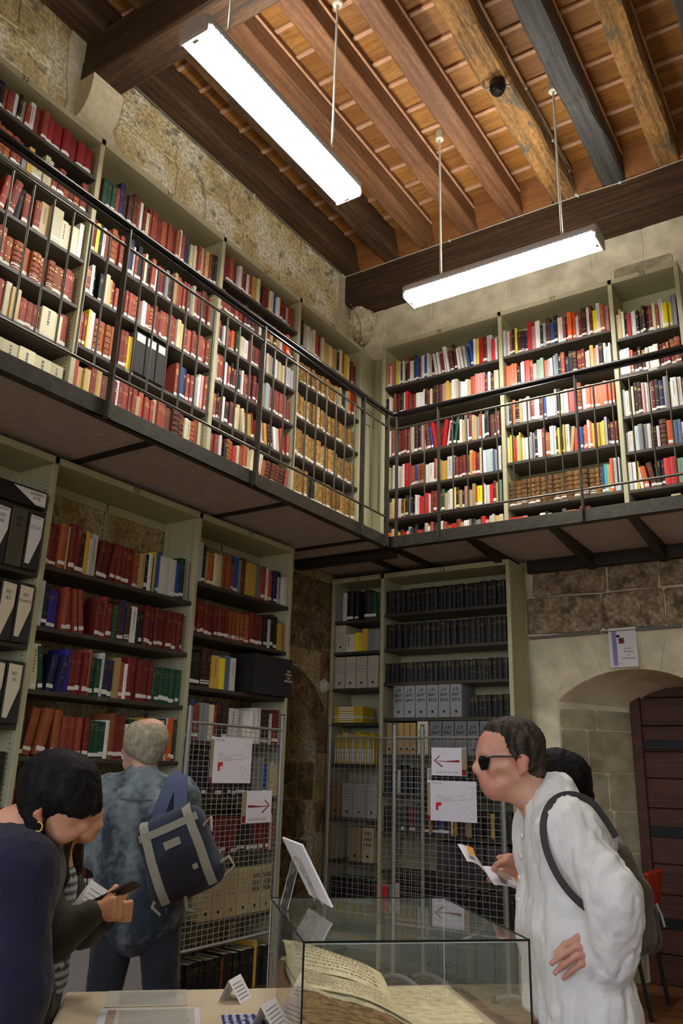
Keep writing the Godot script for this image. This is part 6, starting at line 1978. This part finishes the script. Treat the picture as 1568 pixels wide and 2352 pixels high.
	garment(t, "jeans", M.denim, legs(0.07, [Vector3(-0.1, 0.84, 0), Vector3(0.075, 0.84, 0)], [Vector3(-0.132, 0.47, 0), Vector3(0.122, 0.47, 0)], feet, 0.1), 0.014, 0.03, "mottle", lin(30, 36, 46), lin(44, 52, 66), 0.008)
	shoes(t, feet, Vector3(0, 0, -1), M.leather)
	b = Buf.new()
	b.tube([Vector3(-0.155, 1.53, -0.05), Vector3(-0.13, 1.533, 0.03), Vector3(-0.085, 1.53, 0.064)], [0.004], 6)
	var gl := mat("red_frame", rgb(206, 60, 30), 0.35)
	put(b, "spectacles", gl, t)
	# sling bag, hung from the right shoulder and tipped
	var bag := thing("sling_bag", "navy and grey canvas bag slung on the denim-shirted man's back", "bag", t.position + Basis(Vector3.UP, VIEW_TURN) * Vector3(0.175, 1.1, 0.2), VIEW_TURN)
	bag.basis = bag.basis * Basis(Vector3(0, 0, 1), 0.42)
	var navy := lin(34, 40, 58)
	garment(bag, "bag_body", M.canvas, [[-0.08, 0.1, 0, 0.058, 0.08, 0.1, 0, 0.058], [-0.09, -0.1, 0, 0.066, 0.09, -0.1, 0, 0.066], [-0.085, 0.1, 0, 0.058, -0.09, -0.1, 0, 0.066], [0.085, 0.1, 0, 0.058, 0.09, -0.1, 0, 0.066], [0, 0.1, 0, 0.06, 0, -0.1, 0, 0.068], [-0.045, 0.1, 0, 0.06, -0.045, -0.1, 0, 0.068], [0.045, 0.1, 0, 0.06, 0.045, -0.1, 0, 0.068], [-0.06, 0.0, 0, 0.064, 0.06, 0.0, 0, 0.064]], 0.009, 0.03, "mottle", navy, lin(46, 54, 74), 0.004)
	garment(bag, "front_pocket", M.canvas, [[-0.045, -0.02, 0.064, 0.03, 0.045, -0.02, 0.064, 0.03, 1, 1, 0.55], [-0.045, -0.11, 0.066, 0.032, 0.045, -0.11, 0.066, 0.032, 1, 1, 0.55], [-0.045, -0.02, 0.064, 0.03, -0.045, -0.11, 0.066, 0.032, 1, 1, 0.55], [0.045, -0.02, 0.064, 0.03, 0.045, -0.11, 0.066, 0.032, 1, 1, 0.55], [0, -0.02, 0.064, 0.034, 0, -0.11, 0.066, 0.036, 1, 1, 0.5], [-0.02, -0.065, 0.066, 0.04, 0.02, -0.065, 0.066, 0.04, 1, 1, 0.45]], 0.007, 0.02, "plain", lin(24, 28, 42), navy)
	var web := mat("grey_webbing", rgb(146, 142, 130), 0.85)
	for x in [-0.1, 0.1]:
		band(bag, "grey_strap", web, [Vector3(x * 0.9, 0.165, 0.0), Vector3(x * 0.92, 0.15, 0.052), Vector3(x * 0.95, 0.08, 0.07), Vector3(x, 0.0, 0.075), Vector3(x, -0.1, 0.076), Vector3(x, -0.16, 0.056)], 0.036, 0.004, Vector3(0, 0, 1))
	band(bag, "grey_strap", web, [Vector3(-0.125, 0.11, 0.05), Vector3(-0.09, 0.109, 0.068), Vector3(-0.02, 0.108, 0.073), Vector3(0.09, 0.11, 0.068), Vector3(0.125, 0.11, 0.05)], 0.03, 0.004, Vector3(0, 0, 1))
	b = Buf.new()
	b.box(Vector3(-0.035, 0.03, 0.066), Vector3(0.035, 0.062, 0.078), 0.002)
	put(b, "name_patch", web, bag)
	b = Buf.new()
	b.box(Vector3(0.05, -0.08, 0.088), Vector3(0.072, -0.06, 0.092), 0.002)
	put(b, "tab", web, bag)
	for k in [[Vector3(0.13, 0.06, 0.03), Vector3(0.175, 0.08, 0.04), Vector3(0.16, 0.03, 0.05)], [Vector3(0.14, -0.1, 0.03), Vector3(0.19, -0.09, 0.035), Vector3(0.2, -0.13, 0.04), Vector3(0.15, -0.15, 0.04)], [Vector3(-0.13, -0.12, 0.03), Vector3(-0.16, -0.15, 0.03), Vector3(-0.14, -0.19, 0.03)], [Vector3(-0.02, -0.16, 0.05), Vector3(-0.03, -0.21, 0.05), Vector3(0.0, -0.23, 0.05)]]:
		b = Buf.new()
		b.tube(k, [0.009, 0.008, 0.006, 0.005], 6)
		put(b, "strap_end", web, bag)
	var blue := mat("navy_webbing", rgb(66, 76, 104), 0.85)
	var inv := bag.transform.affine_inverse() * t.transform
	band(bag, "carrying_strap", blue, [inv * Vector3(0.06, 1.19, 0.16), inv * Vector3(0.075, 1.28, 0.14), inv * Vector3(0.1, 1.38, 0.08), inv * Vector3(0.115, 1.412, 0.02), inv * Vector3(0.125, 1.4, -0.05)], 0.055, 0.005, inv.basis * Vector3(0, 0.4, 1))
	band(bag, "carrying_strap", blue, [inv * Vector3(0.165, 1.22, 0.17), inv * Vector3(0.15, 1.3, 0.13), inv * Vector3(0.135, 1.38, 0.08), inv * Vector3(0.13, 1.405, 0.02)], 0.055, 0.005, inv.basis * Vector3(0, 0.4, 1))

func navy_woman() -> void:
	var t := person("woman with a black bob bending over the table in a navy jumper", Vector3(-1.854, 0, -1.469))
	var skin := lin(208, 150, 122)
	var feet := [Vector3(-0.2, 0, 0.08), Vector3(-0.22, 0, -0.1)]
	var b := Buf.new()
	flesh(b, [[0.0, 1.325, 0, 0.05, -0.09, 1.27, 0, 0.055], [-0.09, 1.27, 0, 0.055, -0.12, 1.2, 0, 0.07], [-0.07, 1.21, -0.12, 0.055, -0.03, 1.19, 0.1, 0.055], [-0.09, 1.16, 0, 0.11, -0.18, 0.9, 0, 0.11], [-0.19, 0.88, -0.05, 0.075, -0.19, 0.88, 0.05, 0.075],
		[-0.02, 1.18, 0.12, 0.052, 0.03, 0.96, 0.16, 0.04], [0.03, 0.96, 0.16, 0.04, 0.03, 0.76, 0.15, 0.028], [-0.08, 1.18, -0.14, 0.052, -0.08, 0.96, -0.2, 0.04], [-0.08, 0.96, -0.2, 0.04, -0.1, 0.77, -0.2, 0.028]]
		+ legs(0.06, [Vector3(-0.19, 0.82, 0.065), Vector3(-0.2, 0.82, -0.065)], [Vector3(-0.17, 0.46, 0.08), Vector3(-0.19, 0.46, -0.09)], feet, 0.068), 0.013, 0.045, "plain", skin, skin)
	# head bowed: the face looks down along (0.66, -0.75)
	flesh(b, [[0.02, 1.385, 0, 0.074, 0.035, 1.37, 0, 0.07, 1, 1, 0.95], [0.05, 1.33, -0.018, 0.046, 0.04, 1.285, -0.014, 0.03], [0.05, 1.33, 0.018, 0.046, 0.04, 1.285, 0.014, 0.03], [0.045, 1.273, -0.008, 0.017, 0.045, 1.273, 0.008, 0.017], [0.088, 1.335, -0.028, 0.012, 0.088, 1.335, 0.028, 0.012], [0.09, 1.32, 0, 0.008, 0.097, 1.293, 0, 0.0105], [0.092, 1.292, 0, 0.01, 0.078, 1.292, 0, 0.011], [0.07, 1.278, -0.013, 0.008, 0.07, 1.278, 0.013, 0.008], [0.0, 1.325, 0, 0.048, -0.03, 1.295, 0, 0.05]], 0.0055, 0.025, "plain", skin, skin)
	flesh(b, [[0.0, 1.338, 0.069, 0.01, -0.006, 1.322, 0.072, 0.009], [-0.006, 1.322, 0.072, 0.009, 0.002, 1.306, 0.068, 0.008]], 0.0045, 0.01, "plain", lin(196, 124, 100), skin)
	for s in [[0.03, 0.76, 0.15], [-0.1, 0.77, -0.2]]:
		var w := Vector3(s[0], s[1], s[2])
		var kn := []
		var mi := []
		var ti := []
		for i in 4:
			kn.append(w + Vector3(0.012, -0.066, 0.028 - 0.02 * i)); mi.append(w + Vector3(0.02, -0.104, 0.03 - 0.021 * i)); ti.append(w + Vector3(0.012, -0.128, 0.028 - 0.02 * i))
		flesh(b, hand_bones(w, kn, mi, ti, [w + Vector3(0.012, -0.01, 0.0), w + Vector3(0.036, -0.045, 0.012), w + Vector3(0.042, -0.072, 0.014)]), 0.0055, 0.008, "plain", skin, skin)
	put(b, "body", M.skin, t)
	# bob: cap over the skull, side curtain ending in points at cheek and nape
	garment(t, "hair", M.hair, [[0.01, 1.39, 0, 0.094, 0.035, 1.385, 0, 0.09, 1, 1, 0.95], [-0.02, 1.385, 0, 0.072, -0.035, 1.35, 0, 0.042, 1, 1, 1.1], [0.06, 1.375, 0.02, 0.055, 0.105, 1.338, 0.035, 0.022], [0.06, 1.375, -0.02, 0.055, 0.105, 1.338, -0.035, 0.022], [-0.03, 1.345, 0.052, 0.032, -0.012, 1.292, 0.06, 0.014], [-0.012, 1.292, 0.06, 0.014, 0.016, 1.276, 0.064, 0.005], [-0.03, 1.345, -0.052, 0.032, -0.012, 1.29, -0.06, 0.014], [0.05, 1.36, 0.05, 0.03, 0.09, 1.335, 0.05, 0.014], [0.05, 1.36, -0.05, 0.03, 0.09, 1.335, -0.05, 0.014]], 0.0068, 0.03, "strand", lin(15, 13, 14), lin(44, 40, 42), 0.004, Vector3(30, 30, 12))
	garment(t, "navy_jumper", M.knit, [[-0.075, 1.21, -0.11, 0.074, -0.03, 1.19, 0.09, 0.074], [-0.085, 1.17, -0.05, 0.112, -0.075, 1.16, 0.06, 0.116], [-0.08, 1.16, 0.02, 0.13, -0.17, 0.9, 0.01, 0.14], [-0.17, 0.9, 0.01, 0.14, -0.185, 0.72, 0.0, 0.165], [-0.13, 1.235, 0, 0.05, -0.09, 1.215, 0, 0.07], [-0.012, 1.18, 0.115, 0.08, 0.026, 0.96, 0.15, 0.066], [0.026, 0.96, 0.15, 0.066, 0.03, 0.775, 0.14, 0.058], [-0.08, 1.18, -0.14, 0.07, -0.08, 0.96, -0.2, 0.055], [-0.08, 0.96, -0.2, 0.055, -0.1, 0.785, -0.2, 0.044]], 0.0105, 0.055, "mottle", lin(20, 20, 46), lin(27, 27, 58), 0.006, Vector3(9, 4, 9))
	garment(t, "trousers", M.trousers, legs(0.07, [Vector3(-0.19, 0.74, 0.07), Vector3(-0.2, 0.74, -0.07)], [Vector3(-0.17, 0.46, 0.08), Vector3(-0.19, 0.46, -0.09)], feet, 0.09), 0.015, 0.04, "plain", lin(26, 26, 34), lin(26, 26, 34))
	shoes(t, feet, Vector3(1, 0, 0), M.leather)
	b = Buf.new()
	var ring := []
	for i in 15: ring.append(Vector3(0.004 + 0.008 * cos(TAU * i / 14.0), 1.292 + 0.011 * sin(TAU * i / 14.0), 0.074))
	b.tube(ring, [0.0026], 6, false)
	put(b, "hoop_earring", M.gold, t)
	band(t, "bag_strap", M.leather, [Vector3(-0.25, 1.1, 0.1), Vector3(-0.2, 1.21, 0.11), Vector3(-0.13, 1.277, 0.085), Vector3(-0.07, 1.287, 0.06), Vector3(-0.02, 1.262, 0.03), Vector3(0.02, 1.2, 0.0)], 0.022, 0.004, Vector3(0, 0.7, 1.0))

func cardigan_girl() -> void:
	var t := person("long-haired girl in a dark brown cardigan holding a phone and a leaflet", Vector3(-2.262, 0, -1.80))
	var skin := lin(204, 150, 112)
	var feet := [Vector3(-0.05, 0, 0.05), Vector3(-0.06, 0, -0.1)]
	var b := Buf.new()
	flesh(b, [[0.05, 1.24, 0, 0.044, 0.02, 1.17, 0, 0.052], [0.0, 1.13, -0.11, 0.05, 0.02, 1.12, 0.1, 0.05], [0.0, 1.08, 0, 0.095, -0.01, 0.84, 0, 0.1], [0.02, 1.11, 0.12, 0.048, 0.1, 0.965, 0.14, 0.036], [0.1, 0.965, 0.14, 0.036, 0.205, 1.035, 0.1, 0.026], [0.0, 1.11, -0.13, 0.048, 0.1, 0.94, -0.16, 0.036], [0.1, 0.94, -0.16, 0.036, 0.2, 1.0, -0.06, 0.026]]
		+ legs(0.06, [Vector3(-0.01, 0.8, 0.06), Vector3(-0.01, 0.8, -0.07)], [Vector3(-0.02, 0.43, 0.06), Vector3(-0.03, 0.43, -0.08)], feet, 0.068), 0.013, 0.045, "plain", skin, skin)
	flesh(b, [[0.07, 1.33, 0, 0.07, 0.085, 1.32, 0, 0.068], [0.1, 1.28, -0.015, 0.044, 0.108, 1.243, -0.01, 0.028], [0.1, 1.28, 0.015, 0.044, 0.108, 1.243, 0.01, 0.028], [0.148, 1.285, 0, 0.008, 0.16, 1.26, 0, 0.01], [0.14, 1.3, -0.025, 0.011, 0.14, 1.3, 0.025, 0.011], [0.136, 1.244, -0.012, 0.008, 0.136, 1.244, 0.012, 0.008], [0.125, 1.228, 0, 0.018, 0.12, 1.228, 0, 0.018], [0.06, 1.27, 0, 0.044, 0.04, 1.22, 0, 0.046]], 0.006, 0.025, "plain", skin, skin)
	for s in [[0.205, 1.035, 0.1], [0.2, 1.0, -0.06]]:
		var w := Vector3(s[0], s[1], s[2])
		var kn := []
		var mi := []
		var ti := []
		for i in 4:
			kn.append(w + Vector3(0.045, 0.03 - 0.014 * i, 0.016 - 0.004 * i)); mi.append(w + Vector3(0.06, 0.03 - 0.016 * i, -0.014)); ti.append(w + Vector3(0.042, 0.028 - 0.015 * i, -0.032))
		flesh(b, hand_bones(w, kn, mi, ti, [w + Vector3(0.012, 0.01, -0.006), w + Vector3(0.03, 0.04, -0.01), w + Vector3(0.042, 0.058, -0.02)]), 0.0045, 0.007, "plain", skin, skin)
	put(b, "body", M.skin, t)
	garment(t, "hair", M.hair, [[0.055, 1.335, 0, 0.085, 0.075, 1.335, 0, 0.08], [0.03, 1.3, 0, 0.065, 0.0, 1.12, 0, 0.05, 1, 1, 1.5], [0.06, 1.31, 0.055, 0.034, 0.075, 1.12, 0.085, 0.026], [0.075, 1.12, 0.085, 0.026, 0.07, 1.0, 0.1, 0.016], [0.06, 1.31, -0.055, 0.034, 0.07, 1.12, -0.085, 0.026], [0.1, 1.36, 0.02, 0.035, 0.125, 1.325, 0.045, 0.014]], 0.0075, 0.028, "strand", lin(38, 28, 20), lin(104, 82, 54), 0.005, Vector3(60, 6, 60))
	garment(t, "striped_top", M.knit, [[0.0, 1.08, 0, 0.105, -0.005, 0.84, 0, 0.115]], 0.012, 0.04, "stripe", lin(36, 40, 56), lin(196, 200, 206))
	garment(t, "cardigan", M.knit, [[-0.01, 1.13, -0.1, 0.066, 0.01, 1.12, 0.1, 0.066], [-0.03, 1.06, 0, 0.11, -0.035, 0.78, 0, 0.128], [0.0, 1.0, 0.08, 0.07, 0.02, 0.76, 0.08, 0.075], [0.02, 1.11, 0.12, 0.066, 0.1, 0.965, 0.14, 0.056], [0.1, 0.965, 0.14, 0.056, 0.185, 1.022, 0.11, 0.042], [0.0, 1.11, -0.13, 0.064, 0.1, 0.94, -0.16, 0.052], [0.1, 0.94, -0.16, 0.052, 0.18, 0.985, -0.08, 0.04]], 0.0105, 0.045, "mottle", lin(36, 32, 26), lin(54, 47, 38), 0.006)
	garment(t, "trousers", M.trousers, legs(0.07, [Vector3(-0.01, 0.78, 0.06), Vector3(-0.01, 0.78, -0.07)], [Vector3(-0.02, 0.43, 0.06), Vector3(-0.03, 0.43, -0.08)], feet, 0.09), 0.015, 0.04, "plain", lin(24, 28, 44), lin(24, 28, 44))
	shoes(t, feet, Vector3(1, 0, 0), M.leather)
	var place := t.transform
	var ph := thing("smartphone", "dark smartphone held by the girl in the brown cardigan", "phone", place * Vector3(0.245, 1.075, 0.07), VIEW_TURN)
	ph.basis = ph.basis * Basis(Vector3(0, 0, 1), 0.45) * Basis(Vector3(1, 0, 0), 1.25)
	b = Buf.new()
	b.box(Vector3(-0.07, -0.034, -0.004), Vector3(0.07, 0.034, 0.004), 0.003)
	put(b, "shell", M.leather, ph)
	b = Buf.new()
	b.box(Vector3(-0.062, -0.031, 0.004), Vector3(0.062, 0.031, 0.0045))
	put(b, "screen", M.lens, ph)
	var lf := thing("leaflet", "small white leaflet in the hand of the girl in brown", "leaflet", place * Vector3(0.175, 1.05, 0.04), VIEW_TURN)
	lf.basis = lf.basis * Basis(Vector3(0, 0, 1), -0.5) * Basis(Vector3(1, 0, 0), -0.55)
	b = Buf.new()
	b.box(Vector3(-0.045, -0.035, 0), Vector3(0.045, 0.045, 0.001))
	put(b, "sheet", M.paper, lf)
	b = Buf.new()
	for i in 4: b.box(Vector3(-0.03, -0.02 + 0.014 * i, 0.001), Vector3(0.03, -0.018 + 0.014 * i, 0.0014))
	put(b, "text_lines", M.grey_ink, lf)

func booklet_woman() -> void:
	var t := person("dark-haired woman behind the white-shirted man reading a booklet", Vector3(-1.033, 0, -3.276))
	var skin := lin(200, 144, 120)
	var feet := [Vector3(0.04, 0, 0.09), Vector3(0.02, 0, -0.09)]
	var b := Buf.new()
	flesh(b, [[-0.07, 1.37, 0, 0.046, -0.03, 1.3, 0, 0.056], [-0.02, 1.25, -0.12, 0.052, -0.02, 1.25, 0.12, 0.052], [-0.01, 1.2, 0, 0.105, 0.01, 0.92, 0, 0.11], [-0.02, 1.24, 0.14, 0.05, -0.04, 1.03, 0.17, 0.038], [-0.04, 1.03, 0.17, 0.038, -0.255, 1.13, 0.05, 0.027], [-0.02, 1.24, -0.14, 0.05, -0.04, 1.02, -0.17, 0.038], [-0.04, 1.02, -0.17, 0.038, -0.25, 1.08, -0.08, 0.027]]
		+ legs(0.06, [Vector3(0.01, 0.86, 0.075), Vector3(0.01, 0.86, -0.075)], [Vector3(0.01, 0.46, 0.08), Vector3(0.0, 0.46, -0.085)], feet, 0.075), 0.014, 0.045, "plain", skin, skin)
	flesh(b, [[-0.1, 1.46, 0, 0.074, -0.085, 1.455, 0, 0.074], [-0.125, 1.41, -0.016, 0.046, -0.14, 1.37, -0.012, 0.03], [-0.125, 1.41, 0.016, 0.046, -0.14, 1.37, 0.012, 0.03], [-0.175, 1.42, 0, 0.008, -0.19, 1.392, 0, 0.01], [-0.168, 1.44, -0.026, 0.011, -0.168, 1.44, 0.026, 0.011], [-0.166, 1.375, -0.012, 0.008, -0.166, 1.375, 0.012, 0.008], [-0.08, 1.4, 0, 0.046, -0.06, 1.35, 0, 0.048]], 0.0065, 0.026, "plain", skin, skin)
	for s in [[-0.255, 1.13, 0.05, 1.0], [-0.25, 1.08, -0.08, -1.0]]:
		var w := Vector3(s[0], s[1], s[2])
		var kn := []
		var mi := []
		var ti := []
		for i in 4:
			kn.append(w + Vector3(-0.062, 0.016 - 0.006 * i, 0.028 - 0.019 * i)); mi.append(w + Vector3(-0.096, 0.004 - 0.006 * i, 0.028 - 0.02 * i)); ti.append(w + Vector3(-0.104, -0.02, 0.024 - 0.018 * i))
		flesh(b, hand_bones(w, kn, mi, ti, [w + Vector3(-0.01, 0.012, 0.01), w + Vector3(-0.045, 0.028, 0.014), w + Vector3(-0.085, 0.024, 0.012)]), 0.0045, 0.007, "mottle", skin, lin(180, 118, 98))
	put(b, "body", M.skin, t)
	garment(t, "hair", M.hair, [[-0.095, 1.465, 0, 0.088, -0.065, 1.455, 0, 0.088], [-0.04, 1.44, 0, 0.075, 0.0, 1.375, 0, 0.042, 1, 1, 1.4], [-0.09, 1.44, 0.06, 0.035, -0.07, 1.36, 0.075, 0.02], [-0.09, 1.44, -0.06, 0.035, -0.07, 1.36, -0.075, 0.02]], 0.0075, 0.03, "strand", lin(14, 12, 13), lin(38, 34, 34), 0.005, Vector3(40, 9, 40))
	garment(t, "lavender_shirt", M.linen, [[-0.02, 1.255, -0.11, 0.07, -0.02, 1.255, 0.11, 0.07], [-0.005, 1.19, -0.05, 0.115, -0.005, 1.19, 0.05, 0.115], [0.0, 1.18, 0, 0.125, 0.015, 0.86, 0, 0.135], [-0.035, 1.31, 0, 0.055, -0.02, 1.28, 0, 0.07], [-0.02, 1.24, 0.14, 0.068, -0.04, 1.03, 0.17, 0.055], [-0.02, 1.24, -0.14, 0.068, -0.04, 1.02, -0.17, 0.055]], 0.012, 0.05, "plain", lin(176, 174, 204), lin(176, 174, 204), 0.006)
	garment(t, "knit_sleeves", M.knit, [[-0.04, 1.03, 0.17, 0.057, -0.235, 1.12, 0.06, 0.036], [-0.04, 1.02, -0.17, 0.057, -0.23, 1.072, -0.088, 0.036]], 0.009, 0.02, "mottle", lin(70, 70, 72), lin(150, 146, 140), 0.003, Vector3(60, 60, 60))
	garment(t, "trousers", M.trousers, legs(0.07, [Vector3(0.01, 0.84, 0.075), Vector3(0.01, 0.84, -0.075)], [Vector3(0.01, 0.46, 0.08), Vector3(0.0, 0.46, -0.085)], feet, 0.1), 0.015, 0.04, "plain", lin(34, 34, 40), lin(34, 34, 40))
	shoes(t, feet, Vector3(-1, 0, 0), M.leather)
	# open booklet, its pages bowed
	var bk := thing("booklet", "open colour booklet held by the dark-haired woman", "booklet", t.transform * Vector3(-0.375, 1.11, 0.0), VIEW_TURN)
	for part in 2:
		b = Buf.new()
		var s := -1.0 if part == 0 else 1.0
		var prev := []
		for i in 9:
			var f := i / 8.0
			# left page stands up steeply, right page lies flatter over the hand
			var p := Vector3(-0.095 * f, 0.06 * f + 0.03 * sin(f * 2.6), 0.0) if part == 0 else Vector3(0.15 * f, -0.055 * f + 0.018 * sin(f * 3.0), 0.0)
			var row := [p + Vector3(0, 0, -0.09), p + Vector3(0.01, -0.045, 0.085)]
			if i > 0: b.quad(prev[0], prev[1], row[1], row[0])
			prev = row
		put(b, "page", M.laminate, bk)
	b = Buf.new()
	b.quad(Vector3(-0.075, 0.055, 0.05), Vector3(-0.05, 0.045, 0.055), Vector3(-0.05, 0.07, 0.0), Vector3(-0.075, 0.08, -0.005))
	put(b, "printed_picture", M.orange_print, bk)
	b = Buf.new()
	b.quad(Vector3(0.11, -0.07, 0.075), Vector3(0.146, -0.088, 0.078), Vector3(0.14, -0.045, -0.06), Vector3(0.105, -0.027, -0.06))
	put(b, "orange_panel", M.orange_print, bk)
	b = Buf.new()
	b.quad(Vector3(0.04, -0.036, 0.07), Vector3(0.1, -0.064, 0.075), Vector3(0.094, -0.02, -0.06), Vector3(0.035, 0.006, -0.06))
	put(b, "photo_panel", M.sepia_print, bk)

func _ready() -> void:
	rng.seed = 20130921
	wobble.seed = 4
	wobble.frequency = 1.0
	set_view()
	make_materials()
	build_lamps()
	build_shell()
	build_door()
	build_gallery()
	build_bookcases()
	build_boxes()
	build_fittings()
	build_panels()
	build_chair()
	build_table()
	build_people()
